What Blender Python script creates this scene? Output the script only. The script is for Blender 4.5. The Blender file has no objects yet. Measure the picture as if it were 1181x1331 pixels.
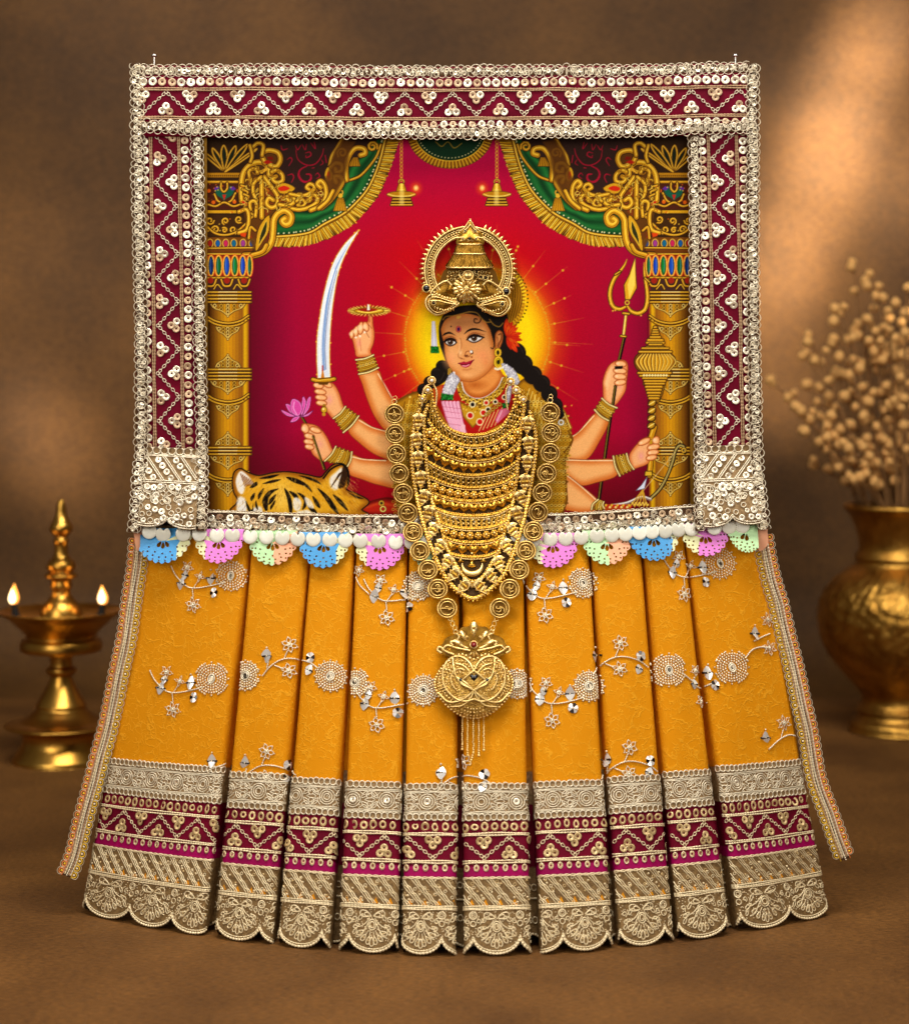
import bpy, math, random
import numpy as np
from mathutils import Vector, geometry

# ---------------------------------------------------------------- units: one photo pixel in the picture plane is half a millimetre
S = 0.0005; D = 2400.0; EY = 500.0; EH = 680.0      # camera distance, eye line, eye height above the floor
scene = bpy.context.scene
COL = scene.collection
rng = np.random.RandomState(11); random.seed(7)

# ---------------------------------------------------------------- camera
cd = bpy.data.cameras.new('camera'); cam = bpy.data.objects.new('camera', cd); COL.objects.link(cam)
cam.location = (0, -D*S, EH*S); cam.rotation_euler = (math.pi/2, 0, 0)
cd.sensor_fit = 'HORIZONTAL'; cd.sensor_width = 36.0; cd.lens = 36.0*D/1181.0
cd.shift_y = -(665.5-EY)/1181.0; cd.clip_start = .05; cd.clip_end = 20
cd.dof.use_dof = True; cd.dof.focus_distance = (D-45)*S; cd.dof.aperture_fstop = 7.5
scene.camera = cam

# ---------------------------------------------------------------- world, lights, exposure
w = bpy.data.worlds.new('World'); scene.world = w; w.use_nodes = True
w.node_tree.nodes['Background'].inputs[0].default_value = (1.0, .86, .70, 1)
w.node_tree.nodes['Background'].inputs[1].default_value = .10
def aim(o, tgt):
    o.rotation_euler = (Vector(tgt)-o.location).to_track_quat('-Z', 'Y').to_euler()
def area(name, loc, tgt, sx, sy, power, col=(1, .95, .88)):
    l = bpy.data.lights.new(name, 'AREA'); l.shape = 'RECTANGLE'; l.size = sx; l.size_y = sy; l.energy = power; l.color = col
    o = bpy.data.objects.new(name, l); COL.objects.link(o); o.location = loc; aim(o, tgt); return o
def spot(name, loc, tgt, power, ang, blend=1.0, col=(1, .82, .57), rad=.05):
    l = bpy.data.lights.new(name, 'SPOT'); l.energy = power; l.spot_size = math.radians(ang); l.spot_blend = blend; l.color = col; l.shadow_soft_size = rad
    o = bpy.data.objects.new(name, l); COL.objects.link(o); o.location = loc; aim(o, tgt); return o
area('softbox_left', (-.90, -1.20, .92), (0, 0, .28), .6, .9, 10.5, (1, .95, .87))
area('softbox_right', (.90, -1.25, .88), (0, 0, .28), .6, .9, 9, (1, .95, .87))
area('overhead_softbox', (0, -.30, 1.32), (0, -.06, .3), .9, .35, 15, (1, .96, .90))
area('front_fill', (0, -2.5, .95), (0, 0, .30), 2.4, 1.5, 8, (1, .94, .85))  # unseen fill light, added to brighten the gold and brass
BW = .92     # where the backdrop stands behind the picture (m)
def on_wall(px, py): k = (D+BW/S)/D; return ((px-590.5)*k*S, BW, (EH-(py-EY)*k)*S)
for nm, px, py, pw, an, ox in (('glow_top_corner', 1128, 52, 200, 6, .30), ('glow_corner_edge', 1160, 15, 40, 7, .24), ('glow_streak_high', 1100, 120, 360, 5, .42), ('glow_streak_upper', 1078, 190, 400, 5.2, .30), ('glow_streak_middle', 1046, 272, 330, 5.5, .44),
                           ('glow_streak_lower', 1022, 335, 170, 5.5, .26), ('glow_streak_low', 1000, 400, 170, 6.5, .36), ('glow_streak_foot', 1004, 520, 70, 8, .30), ('glow_streak_side', 1140, 240, 50, 9, .3), ('glow_wide_right', 1060, 250, 40, 30, .34),
                           ('glow_left', 38, 545, 50, 9, .34), ('glow_left_low', 70, 600, 26, 10, .24), ('glow_left_wide', 90, 420, 12, 28, .34), ('glow_top_left', 250, 20, 7, 36, .3)):
    t_ = on_wall(px, py); sx = 1 if px > 590 else -1
    spot(nm, (t_[0]+sx*ox, .30, t_[2]+ox*.9), t_, pw, an)
vs = scene.view_settings; scene.display_settings.display_device = 'sRGB'
vs.view_transform = 'Standard'; vs.look = 'None'; vs.exposure = 0; vs.gamma = 1; vs.use_curve_mapping = False
scene.cycles.max_bounces = 6

# ---------------------------------------------------------------- helpers: materials
def lin(c):
    c = np.asarray(c, np.float64)/255.0
    return np.where(c <= .04045, c/12.92, ((c+.055)/1.055)**2.4)
def pm(name, col, rough=.5, metal=0.0, sheen=0.0, coat=0.0, emit=None, bump=None, var=None, spec=.5):
    """procedural principled material; bump=(scale, strength, distance m), var=(scale, second colour, amount)"""
    m = bpy.data.materials.new(name); m.use_nodes = True; nt = m.node_tree; b = nt.nodes['Principled BSDF']
    b.inputs['Base Color'].default_value = (*lin(col), 1); b.inputs['Roughness'].default_value = rough; b.inputs['Metallic'].default_value = metal
    b.inputs['Sheen Weight'].default_value = sheen; b.inputs['Coat Weight'].default_value = coat; b.inputs['Specular IOR Level'].default_value = spec
    if emit:
        b.inputs['Emission Color'].default_value = (*emit[0], 1); b.inputs['Emission Strength'].default_value = emit[1]
    tc = nt.nodes.new('ShaderNodeTexCoord')
    if var:
        n = nt.nodes.new('ShaderNodeTexNoise'); n.inputs['Scale'].default_value = var[0]; n.inputs['Detail'].default_value = 4
        nt.links.new(tc.outputs['Object'], n.inputs['Vector'])
        r = nt.nodes.new('ShaderNodeMapRange'); r.inputs['From Min'].default_value = .35; r.inputs['From Max'].default_value = .65; r.inputs['To Max'].default_value = var[2]
        nt.links.new(n.outputs['Fac'], r.inputs['Value'])
        x = nt.nodes.new('ShaderNodeMix'); x.data_type = 'RGBA'; x.inputs['A'].default_value = (*lin(col), 1); x.inputs['B'].default_value = (*lin(var[1]), 1)
        nt.links.new(r.outputs['Result'], x.inputs['Factor']); nt.links.new(x.outputs['Result'], b.inputs['Base Color'])
    if bump:
        n = nt.nodes.new('ShaderNodeTexNoise'); n.inputs['Scale'].default_value = bump[0]; n.inputs['Detail'].default_value = 5
        nt.links.new(tc.outputs['Object'], n.inputs['Vector'])
        q = nt.nodes.new('ShaderNodeBump'); q.inputs['Strength'].default_value = bump[1]; q.inputs['Distance'].default_value = bump[2]
        nt.links.new(n.outputs['Fac'], q.inputs['Height']); nt.links.new(q.outputs['Normal'], b.inputs['Normal'])
    return m
def crepe(name, c0, c1):
    """crinkled crepe: a web of raised, slightly paler wandering threads"""
    m = pm(name, c0, .8, spec=.12); nt = m.node_tree; b = nt.nodes['Principled BSDF']; N = nt.nodes; L = nt.links
    tc = N.new('ShaderNodeTexCoord'); nz = N.new('ShaderNodeTexNoise'); nz.inputs['Scale'].default_value = 105; nz.inputs['Detail'].default_value = 2.5
    L.new(tc.outputs['Object'], nz.inputs['Vector'])
    sub = N.new('ShaderNodeVectorMath'); sub.operation = 'SUBTRACT'; sub.inputs[1].default_value = (.5, .5, .5); L.new(nz.outputs['Color'], sub.inputs[0])
    sc = N.new('ShaderNodeVectorMath'); sc.operation = 'SCALE'; sc.inputs['Scale'].default_value = .019; L.new(sub.outputs[0], sc.inputs[0])
    ad = N.new('ShaderNodeVectorMath'); L.new(tc.outputs['Object'], ad.inputs[0]); L.new(sc.outputs[0], ad.inputs[1])
    hs = []
    for scl, wd in ((88, .030), (150, .034)):
        v = N.new('ShaderNodeTexVoronoi'); v.feature = 'DISTANCE_TO_EDGE'; v.inputs['Scale'].default_value = scl; L.new(ad.outputs[0], v.inputs['Vector'])
        r = N.new('ShaderNodeMapRange'); r.interpolation_type = 'SMOOTHSTEP'; r.inputs['From Min'].default_value = 0; r.inputs['From Max'].default_value = wd*1.7; r.inputs['To Min'].default_value = 1; r.inputs['To Max'].default_value = 0
        L.new(v.outputs['Distance'], r.inputs['Value'])
        k = N.new('ShaderNodeTexNoise'); k.inputs['Scale'].default_value = scl*.9; k.inputs['Detail'].default_value = 0; L.new(tc.outputs['Object'], k.inputs['Vector'])
        g = N.new('ShaderNodeMapRange'); g.inputs['From Min'].default_value = .34; g.inputs['From Max'].default_value = .48; L.new(k.outputs['Fac'], g.inputs['Value'])
        p = N.new('ShaderNodeMath'); p.operation = 'MULTIPLY'; L.new(r.outputs[0], p.inputs[0]); L.new(g.outputs[0], p.inputs[1]); hs.append(p)
    mx = N.new('ShaderNodeMath'); mx.operation = 'MAXIMUM'; L.new(hs[0].outputs[0], mx.inputs[0]); L.new(hs[1].outputs[0], mx.inputs[1])
    fz = N.new('ShaderNodeTexNoise'); fz.inputs['Scale'].default_value = 1400; fz.inputs['Detail'].default_value = 2; L.new(tc.outputs['Object'], fz.inputs['Vector'])
    f2 = N.new('ShaderNodeMath'); f2.operation = 'MULTIPLY_ADD'; f2.inputs[1].default_value = .35; L.new(fz.outputs['Fac'], f2.inputs[0]); L.new(mx.outputs[0], f2.inputs[2])
    bp = N.new('ShaderNodeBump'); bp.inputs['Strength'].default_value = .32; bp.inputs['Distance'].default_value = .0009
    L.new(f2.outputs[0], bp.inputs['Height']); L.new(bp.outputs['Normal'], b.inputs['Normal'])
    s = N.new('ShaderNodeMath'); s.operation = 'MULTIPLY'; s.inputs[1].default_value = .42; L.new(mx.outputs[0], s.inputs[0])
    x = N.new('ShaderNodeMix'); x.data_type = 'RGBA'; x.inputs['A'].default_value = (*lin(c0), 1); x.inputs['B'].default_value = (*lin(c1), 1)
    L.new(s.outputs[0], x.inputs['Factor']); L.new(x.outputs['Result'], b.inputs['Base Color'])
    return m
M = {
 'crepe': crepe('marigold_crepe', (210, 134, 3), (236, 170, 40)),
 'velvet': pm('maroon_velvet', (112, 0, 34), .75, spec=.12, bump=(900, .3, .0004), var=(60, (84, 0, 24), .7)),
 'magenta': pm('magenta_satin', (156, 0, 82), .6, spec=.12, bump=(160, .35, .002), var=(90, (124, 0, 60), .7)),
 'net': pm('champagne_net', (164, 134, 94), .65, spec=.2, bump=(1500, .8, .0006), var=(500, (116, 88, 52), .8)),
 'coingold': pm('coin_gold', (226, 190, 112), .36, metal=.92, bump=(700, .3, .0004), var=(260, (186, 144, 70), .8)),
 'engravedgold': pm('engraved_gold', (222, 180, 92), .36, metal=.94, bump=(1300, 1.0, .0012), var=(420, (150, 108, 42), .9)),
 'coinbase': pm('coin_ground', (112, 76, 24), .45, metal=.9),
 'trimnet': pm('brown_trim_net', (88, 58, 34), .7, spec=.2, bump=(1500, .8, .0006), var=(420, (76, 48, 28), .8)),
 'hemnet': pm('antique_gold_net', (138, 108, 66), .65, spec=.2, bump=(1500, .8, .0006), var=(420, (92, 68, 38), .8)),
 'thread': pm('silver_gold_thread', (230, 216, 188), .34, metal=.4, bump=(2500, .5, .0003)),
 'goldthread': pm('gold_thread', (238, 218, 176), .36, metal=.35, bump=(2500, .5, .0003)),
 'yellowthread': pm('yellow_gold_thread', (236, 190, 46), .42, metal=.25, bump=(2500, .4, .0003)),
 'peachthread': pm('peach_thread', (240, 150, 84), .5, metal=.1),
 'sequin': pm('champagne_sequin', (252, 240, 214), .26, metal=.45),
 'goldsequin': pm('tan_sequin', (204, 174, 122), .32, metal=.3),
 'sidesequin': pm('beige_sequin', (206, 174, 138), .32, metal=.25),
 'cordtan': pm('tan_cord', (176, 140, 104), .5, metal=.15),
 'smokemirror': pm('smoky_mirror', (128, 116, 98), .16, metal=.8),
 'mirror': pm('mirror_work', (232, 228, 222), .22, metal=.4),
 'pearlplastic': pm('pearl_plastic', (232, 228, 208), .34, coat=.25, var=(120, (214, 214, 204), .5)),
 'gapshade': pm('gap_shade', (70, 46, 14), .5, metal=.7, bump=(500, .6, .001)),  # dark tone standing in for shade in the bib's gaps
 'gold': pm('antique_gold', (232, 184, 76), .30, metal=.96, bump=(700, .25, .0004), var=(260, (186, 132, 40), .7)),
 'palegold': pm('pale_gold', (246, 218, 148), .34, metal=.9, bump=(700, .25, .0004), var=(260, (214, 172, 92), .7)),
 'darkgold': pm('dark_gold', (170, 124, 46), .40, metal=1.0, bump=(900, .4, .0004), var=(300, (98, 66, 20), .8)),
 'stone': pm('dark_stone', (18, 10, 12), .12),
 'ruby': pm('red_stone', (130, 6, 14), .12),
 'pearl': pm('pearl', (236, 230, 220), .2, coat=.5),
 'steel': pm('pin_steel', (214, 208, 200), .25, metal=1.0),
 'wood': pm('backing_board', (70, 44, 24), .7),
 'gilt': pm('gilt_moulding', (150, 108, 34), .4, metal=.8),
 'brass': pm('brass', (206, 158, 72), .30, metal=1.0, bump=(40, .06, .004), var=(30, (168, 116, 40), .8)),
 'wick': pm('charred_wick', (14, 10, 8), .9),
 'oil': pm('lamp_oil', (120, 74, 20), .1),
}
for nm, c in [('blue', (66, 152, 212)), ('pink', (224, 122, 206)), ('green', (186, 226, 168)), ('peach', (242, 172, 132)), ('cream', (222, 222, 168))]:
    M['fan_'+nm] = pm(nm+'_plastic', c, .42, coat=.15, bump=(300, .12, .0006))

# ---------------------------------------------------------------- helpers: objects
def P(x, y, F=0.0):
    """photo point at a depth F in front of the picture plane -> world (m)"""
    s = (D-F)/D
    return Vector(((x-590.5)*s*S, -F*S, (EH-(y-EY)*s)*S))
def thing(name, label, cat, loc, group=None):
    o = bpy.data.objects.new(name, None); COL.objects.link(o); o.location = loc; o.empty_display_size = .02
    o['label'] = label; o['category'] = cat
    if group: o['group'] = group
    return o
def root_loc(o):
    while o.parent: o = o.parent
    return np.array(o.location)
def link(name, me, parent=None, label=None):
    o = bpy.data.objects.new(name, me); COL.objects.link(o)
    if parent: o.parent = parent
    if label: o['label'] = label
    return o
class MB:
    def __init__(s): s.v = []; s.f = []; s.m = []; s.n = 0
    def add(s, v, f, m=0):
        v = np.asarray(v, np.float64)
        if len(v) == 0: return
        s.v.append(v); s.f.append((np.asarray(f, np.int64)+s.n, m)); s.n += len(v)
    def mesh(s, name, mats, mapf, base=(0, 0, 0), smooth=True):
        v = np.concatenate(s.v)
        if mapf is not None: v = mapf(v)
        v = v-np.asarray(base)
        me = bpy.data.meshes.new(name)
        li = np.concatenate([f.ravel() for f, _ in s.f]); sz = np.concatenate([np.full(len(f), f.shape[1]) for f, _ in s.f])
        mi = np.concatenate([np.full(len(f), m) for f, m in s.f]); st = np.concatenate([[0], np.cumsum(sz)[:-1]])
        me.vertices.add(len(v)); me.vertices.foreach_set('co', v.astype(np.float32).ravel())
        me.loops.add(len(li)); me.loops.foreach_set('vertex_index', li.astype(np.int32))
        me.polygons.add(len(sz)); me.polygons.foreach_set('loop_start', st.astype(np.int32)); me.polygons.foreach_set('material_index', mi.astype(np.int32))
        me.polygons.foreach_set('use_smooth', np.full(len(sz), smooth))
        me.update(calc_edges=True); me.validate()
        for k in mats: me.materials.append(M[k] if isinstance(k, str) else k)
        return me
    def build(s, name, mats, parent, mapf, label=None, smooth=True):
        return link(name, s.mesh(name, mats, mapf, root_loc(parent) if parent else (0, 0, 0), smooth), parent, label)
def quads(nu, nv, cu=False, cv=False):
    """grid faces for vertices laid out index = iu*nv+iv"""
    iu = np.arange(nu if cu else nu-1); iv = np.arange(nv if cv else nv-1); a, b = np.meshgrid(iu, iv, indexing='ij')
    a2, b2 = (a+1) % nu, (b+1) % nv
    return np.stack([a*nv+b, a2*nv+b, a2*nv+b2, a*nv+b2], -1).reshape(-1, 4)
def tube(mb, pts, r, m=0, n=5, closed=False, flat=1.0, up=(0, 0, 1)):
    p = np.asarray(pts, np.float64)
    if p.shape[1] == 2: p = np.concatenate([p, np.zeros((len(p), 1))], 1)
    if len(p) < 2: return
    t = (np.roll(p, -1, 0)-np.roll(p, 1, 0)) if closed else np.gradient(p, axis=0)
    t /= np.linalg.norm(t, axis=1)[:, None]+1e-9
    sd = np.cross(t, np.array(up, float)); ln = np.linalg.norm(sd, axis=1); sd[ln < 1e-4] = (1, 0, 0); sd /= np.linalg.norm(sd, axis=1)[:, None]
    nn = np.cross(sd, t); a = np.linspace(0, 2*math.pi, n, endpoint=False); r = np.broadcast_to(np.asarray(r, float), (len(p),))
    v = p[:, None]+r[:, None, None]*(np.cos(a)[None, :, None]*sd[:, None]+flat*np.sin(a)[None, :, None]*nn[:, None])
    mb.add(v.reshape(-1, 3), quads(len(p), n, closed, True), m)
def rope(mb, pts, r, m=0, n=6, pitch=3.0, amp=.22, closed=False):
    """a twisted cord: tube whose radius swells at every turn"""
    p = np.asarray(pts, float)
    if p.shape[1] == 2: p = np.concatenate([p, np.zeros((len(p), 1))], 1)
    d = np.concatenate([[0], np.cumsum(np.linalg.norm(np.diff(p, axis=0), axis=1))])
    k = max(4, int(d[-1]/(pitch/4))); t = np.linspace(0, d[-1], k)
    q = np.stack([np.interp(t, d, p[:, i]) for i in range(3)], 1)
    tube(mb, q, r*(1+amp*np.sin(t/pitch*2*math.pi)), m, n, closed)
def ringT(n=14, m=5, r=1.0, t=.25):
    a = np.linspace(0, 2*math.pi, n, endpoint=False); b = np.linspace(0, 2*math.pi, m, endpoint=False)
    A, B = np.meshgrid(a, b, indexing='ij')
    return np.stack([(r+t*np.cos(B))*np.cos(A), (r+t*np.cos(B))*np.sin(A), t*np.sin(B)], -1).reshape(-1, 3), quads(n, m, True, True)
def latheT(rh, n=12, cap=True):
    """surface of revolution about h from (radius, height) pairs"""
    a = np.linspace(0, 2*math.pi, n, endpoint=False); rh = np.asarray(rh, float)
    v = np.stack([rh[None, :, 0]*np.cos(a)[:, None], rh[None, :, 0]*np.sin(a)[:, None], np.broadcast_to(rh[None, :, 1], (n, len(rh)))], -1)
    return v.reshape(-1, 3), quads(n, len(rh), True, False)
SEQH = latheT([(.44, .05), (.48, .12), (.72, .16), (1.0, .10), (1.0, .0)], 12)
SEQ = latheT([(.26, .02), (.30, .07), (.66, .10), (1.0, .24), (1.0, .16)], 12)
BEAD = latheT([(1e-3, 1), (.5, .86), (.87, .5), (1, 0), (.87, -.5)], 8)
RTH = ringT(18, 4, 1, .074); R14 = ringT(14, 5, 1, .22); R12T = ringT(12, 4, 1, .3)
def inst(mb, T, pos, sc=1.0, rot=0.0, tilt=0.0, m=0):
    pos = np.asarray(pos, float).reshape(-1, np.shape(pos)[-1])
    if len(pos) == 0: return
    if pos.shape[1] == 2: pos = np.concatenate([pos, np.zeros((len(pos), 1))], 1)
    K = len(pos); sc = np.asarray(sc, float)
    if sc.ndim == 0: sc = np.full((K, 3), sc)
    elif sc.ndim == 1 and len(sc) == K and K != 3: sc = np.repeat(sc[:, None], 3, 1)
    elif sc.ndim == 1: sc = np.broadcast_to(sc, (K, 3))
    rot = np.broadcast_to(np.asarray(rot, float), (K,)); v = T[0][None]*sc[:, None]
    tl = tilt*rng.randn(K, 2); h = v[..., 2]+tl[:, :1]*v[..., 0]+tl[:, 1:]*v[..., 1]
    c, s = np.cos(rot)[:, None], np.sin(rot)[:, None]
    o = np.stack([v[..., 0]*c-v[..., 1]*s, v[..., 0]*s+v[..., 1]*c, h], -1)+pos[:, None]
    f = (T[1][None]+(np.arange(K)*len(T[0]))[:, None, None]).reshape(-1, T[1].shape[1])
    mb.add(o.reshape(-1, 3), f, m)
def dome(mb, out, h, c=None, m=0, lv=5, base=0.0, pw=2.0, skirt=1.5):
    """star-shaped outline raised to a cushion of height h"""
    o = np.asarray(out, float); c = o.mean(0) if c is None else np.asarray(c, float)
    ss = [1.0]+[math.cos(math.pi/2*i/lv) for i in range(lv)]+[.02]; v = []
    for i, s in enumerate(ss):
        hh = base-skirt if i == 0 else base+h*(1-s**pw)
        v.append(np.concatenate([c+(o-c)*s, np.full((len(o), 1), hh)], 1))
    v = np.stack(v, 1).reshape(-1, 3); mb.add(v, quads(len(o), len(ss), True, False)[:, ::-1], m)
def plate(mb, out, h0, h1, m=0, holes=()):
    """flat plate of any outline, with holes, h0..h1 thick"""
    loops = [np.asarray(out, float)]+[np.asarray(q, float) for q in holes]
    vs_ = [Vector(p) for lp in loops for p in lp]; ed = []; k = 0; fc = []
    for lp in loops:
        n = len(lp); ed += [(k+i, k+(i+1) % n) for i in range(n)]; fc.append(list(range(k, k+n))); k += n
    r = geometry.delaunay_2d_cdt(vs_, ed, fc if len(loops) > 1 else [], 2 if len(loops) > 1 else 1, 1e-4)
    v2 = np.array([tuple(p) for p in r[0]]); tri = np.array([f for f in r[2] if len(f) == 3])
    a, b, c = v2[tri[:, 0]], v2[tri[:, 1]], v2[tri[:, 2]]
    neg = ((b-a)[:, 0]*(c-a)[:, 1]-(b-a)[:, 1]*(c-a)[:, 0]) > 0
    tri[neg] = tri[neg][:, ::-1]
    mb.add(np.concatenate([v2, np.full((len(v2), 1), h1)], 1), tri, m)
    for lp in loops:
        n = len(lp); v = np.stack([np.concatenate([lp, np.full((n, 1), h1)], 1), np.concatenate([lp, np.full((n, 1), h0)], 1)], 1).reshape(-1, 3)
        mb.add(v, quads(n, 2, True, False), m)
    return v2, tri
def sheet(mb, U, V, m=0, h=0.0):
    """grid sheet, U[nu] x V[nu,nv]"""
    U = np.asarray(U, float); V = np.asarray(V, float)
    if V.ndim == 1: V = np.broadcast_to(V, (len(U), len(V)))
    v = np.stack([np.broadcast_to(U[:, None], V.shape), V, np.full(V.shape, h)], -1)
    mb.add(v.reshape(-1, 3), quads(*V.shape)[:, ::-1], m)
def flatmap(F0):
    s = (D-F0)/D
    def f(v): return np.stack([(v[:, 0]-590.5)*s*S, -(F0+v[:, 2])*S, (EH-(v[:, 1]-EY)*s)*S], 1)
    return f
def pathmap(path, Ff, wav=0.0):
    """(along, across, height) on a strip that follows a photo-plane path; across grows to the right of travel... as seen when going down"""
    p = sp(np.asarray(path, float), 12).astype(float); d = np.concatenate([[0], np.cumsum(np.hypot(*np.diff(p, axis=0).T))])
    tg = np.gradient(p, axis=0); tg /= np.hypot(*tg.T)[:, None]
    ph = rng.rand()*6
    def f(v):
        s = v[:, 0]; x = np.interp(s, d, p[:, 0]); y = np.interp(s, d, p[:, 1]); tx = np.interp(s, d, tg[:, 0]); ty = np.interp(s, d, tg[:, 1])
        ww = v[:, 1]+wav*np.sin(s*.021+ph)+.5*wav*np.sin(s*.063+2*ph)
        x = x-ty*ww; y = y+tx*ww
        F0 = np.array([Ff(a) for a in y]) if callable(Ff) else np.full(len(v), float(Ff))
        k = (D-F0)/D; F = F0+v[:, 2]+.8*wav*np.sin(s*.035+ph*1.7)
        return np.stack([(x-590.5)*k*S, -F*S, (EH-(y-EY)*k)*S], 1)
    f.L = d[-1]
    return f
# ---------------------------------------------------------------- printed picture: a small brush engine (photo units)
PX0, PY0, PX1, PY1, PK = 260.0, 172.0, 910.0, 682.0, 1.25
PW, PH = int((PX1-PX0)*PK)+1, int((PY1-PY0)*PK)+1
CV = np.zeros((PH, PW, 3), np.float32)
gxx, gyy = np.meshgrid(PX0+np.arange(PW)/PK, PY0+np.arange(PH)/PK)
gxx = gxx.astype(np.float32); gyy = gyy.astype(np.float32)
MIR = [False]
prng = np.random.RandomState(5)

def C3(c): return np.array(c, np.float32)/255.0

def zm(ox, oy, sc):
    def f(*pts):
        a = np.array(pts, np.float32).reshape(-1, 2)
        return np.stack([ox+a[:, 0]/sc, oy+a[:, 1]/sc], 1)
    f.s = sc
    return f

def sp(pts, n=6, closed=False):
    p = np.asarray(pts, np.float32)
    if len(p) < 3: return p
    if closed: q = np.concatenate([p[-1:], p, p[:2]])
    else: q = np.concatenate([2*p[:1]-p[1:2], p, 2*p[-1:]-p[-2:-1]])
    out = []
    t = np.linspace(0, 1, n, endpoint=False)[:, None]
    for i in range(1, len(q)-2):
        a, b, c, d = q[i-1], q[i], q[i+1], q[i+2]
        out.append(0.5*(2*b+(c-a)*t+(2*a-5*b+4*c-d)*t*t+(3*b-a-3*c+d)*t**3))
    if not closed: out.append(p[-1:])
    return np.concatenate(out)

def _box(p, pad):
    x0 = max(0, int((p[:, 0].min()-pad-PX0)*PK)); x1 = min(PW, int((p[:, 0].max()+pad-PX0)*PK)+2)
    y0 = max(0, int((p[:, 1].min()-pad-PY0)*PK)); y1 = min(PH, int((p[:, 1].max()+pad-PY0)*PK)+2)
    if x1 <= x0 or y1 <= y0: return None
    return slice(y0, y1), slice(x0, x1)

def _dist(p, X, Y, closed, ws=None):
    a = p; b = np.roll(p, -1, 0)
    if not closed: a = p[:-1]; b = p[1:]
    best = np.full(X.shape, 1e9, np.float32)
    for i in range(len(a)):
        ax, ay = a[i]; dx = b[i, 0]-ax; dy = b[i, 1]-ay; L = dx*dx+dy*dy
        if L < 1e-9: continue
        t = np.clip(((X-ax)*dx+(Y-ay)*dy)/L, 0, 1)
        d = np.hypot(X-ax-t*dx, Y-ay-t*dy)
        if ws is not None:
            d = d-(ws[i]+(ws[i+1]-ws[i])*t)
        np.minimum(best, d, out=best)
    return best

def _each(p):
    yield p
    if MIR[0]:
        q = p.copy(); q[:, 0] = 1167.0-q[:, 0]
        yield q

def blend(bx, col, a):
    CV[bx] = CV[bx]*(1-a[..., None])+col*a[..., None]

def fill(pts, col, a=1.0, soft=0.8, edge=None, ew=6.0, lin=None, smooth=0, line=None, lw=0.7):
    p0 = np.asarray(pts, np.float32)
    if smooth: p0 = sp(p0, smooth, True)
    for p in _each(p0):
        bx = _box(p, soft+1)
        if bx is None: continue
        X, Y = gxx[bx], gyy[bx]
        ins = np.zeros(X.shape, bool); q = np.roll(p, -1, 0)
        for (x1, y1), (x2, y2) in zip(p, q):
            if y1 == y2: continue
            ins ^= ((y1 > Y) != (y2 > Y)) & (X < (x2-x1)*(Y-y1)/(y2-y1)+x1)
        d = _dist(p, X, Y, True); sd = np.where(ins, d, -d)
        cov = np.clip(0.5+sd/soft, 0, 1)*a
        c = np.broadcast_to(C3(col), X.shape+(3,))
        if lin is not None:
            (lx0, ly0), (lx1, ly1), c2 = lin
            if p is not p0: lx0, lx1 = 1167-lx0, 1167-lx1
            t = np.clip(((X-lx0)*(lx1-lx0)+(Y-ly0)*(ly1-ly0))/((lx1-lx0)**2+(ly1-ly0)**2+1e-6), 0, 1)[..., None]
            c = c*(1-t)+C3(c2)*t
        if edge is not None:
            t = np.clip(sd/ew, 0, 1); t = (t*t*(3-2*t))[..., None]
            c = C3(edge)*(1-t)+c*t
        blend(bx, c, cov)
        if line is not None: blend(bx, C3(line), np.clip(0.5+(lw/2-d)/0.7, 0, 1)*a)

def stroke(pts, w, col, a=1.0, smooth=6, closed=False, taper=None, soft=0.7):
    p0 = np.asarray(pts, np.float32)
    if smooth and len(p0) > 2: p0 = sp(p0, smooth, closed)
    if closed: p0 = np.concatenate([p0, p0[:1]])
    n = len(p0); t = np.linspace(0, 1, n)
    if taper is None: ws = np.full(n, w/2)
    else: ws = w/2*np.interp(t, np.linspace(0, 1, len(taper)), taper)
    for p in _each(p0):
        bx = _box(p, w/2+soft+1)
        if bx is None: continue
        d = _dist(p, gxx[bx], gyy[bx], False, ws)
        blend(bx, C3(col), np.clip(0.5-d/soft, 0, 1)*a)

def ell(cx, cy, rx, ry, rot=0, n=20):
    t = np.linspace(0, 2*math.pi, n, endpoint=False); c, s = math.cos(rot), math.sin(rot)
    x, y = rx*np.cos(t), ry*np.sin(t)
    return np.stack([cx+x*c-y*s, cy+x*s+y*c], 1).astype(np.float32)

def dot(cx, cy, r, col, a=1.0, soft=0.7):
    for x in ([cx, 1167-cx] if MIR[0] else [cx]):
        bx = _box(np.array([[x, cy]]), r+soft+1)
        if bx is None: continue
        blend(bx, C3(col), np.clip(0.5+(r-np.hypot(gxx[bx]-x, gyy[bx]-cy))/soft, 0, 1)*a)

def glow(cx, cy, rx, ry, col, a=1.0, pw=2.0, rot=0.0):
    for k, x in enumerate([cx, 1167-cx] if MIR[0] else [cx]):
        bx = _box(np.array([[x, cy]]), max(rx, ry))
        if bx is None: continue
        u, v = gxx[bx]-x, gyy[bx]-cy; r_ = -rot if k else rot
        c, s = math.cos(r_), math.sin(r_)
        d = np.hypot((u*c+v*s)/rx, (-u*s+v*c)/ry)
        blend(bx, C3(col), np.clip(1-d, 0, 1)**pw*a)

GD, GB, GL = (52, 28, 4), (196, 134, 16), (250, 212, 74)
def gold(pts, w, taper=None, groove=True, base=GB, smooth=6, dk=1.0):
    if w > 3.1 and MIR[0]: w = w*1.22
    stroke(pts, w+2.2, GD, dk, smooth, taper=taper)
    stroke(pts, w, base, 1, smooth, taper=taper)
    if groove and w > 3:
        stroke(pts, w*0.62, (120, 72, 6), .8, smooth, taper=taper)
        stroke(pts, w*0.42, (232, 176, 34), 1, smooth, taper=taper)
    p = np.asarray(pts, np.float32)+np.array([-w*.12, -w*.14], np.float32)
    stroke(p, max(.7, w*.22), GL, .75, smooth, taper=taper)

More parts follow.
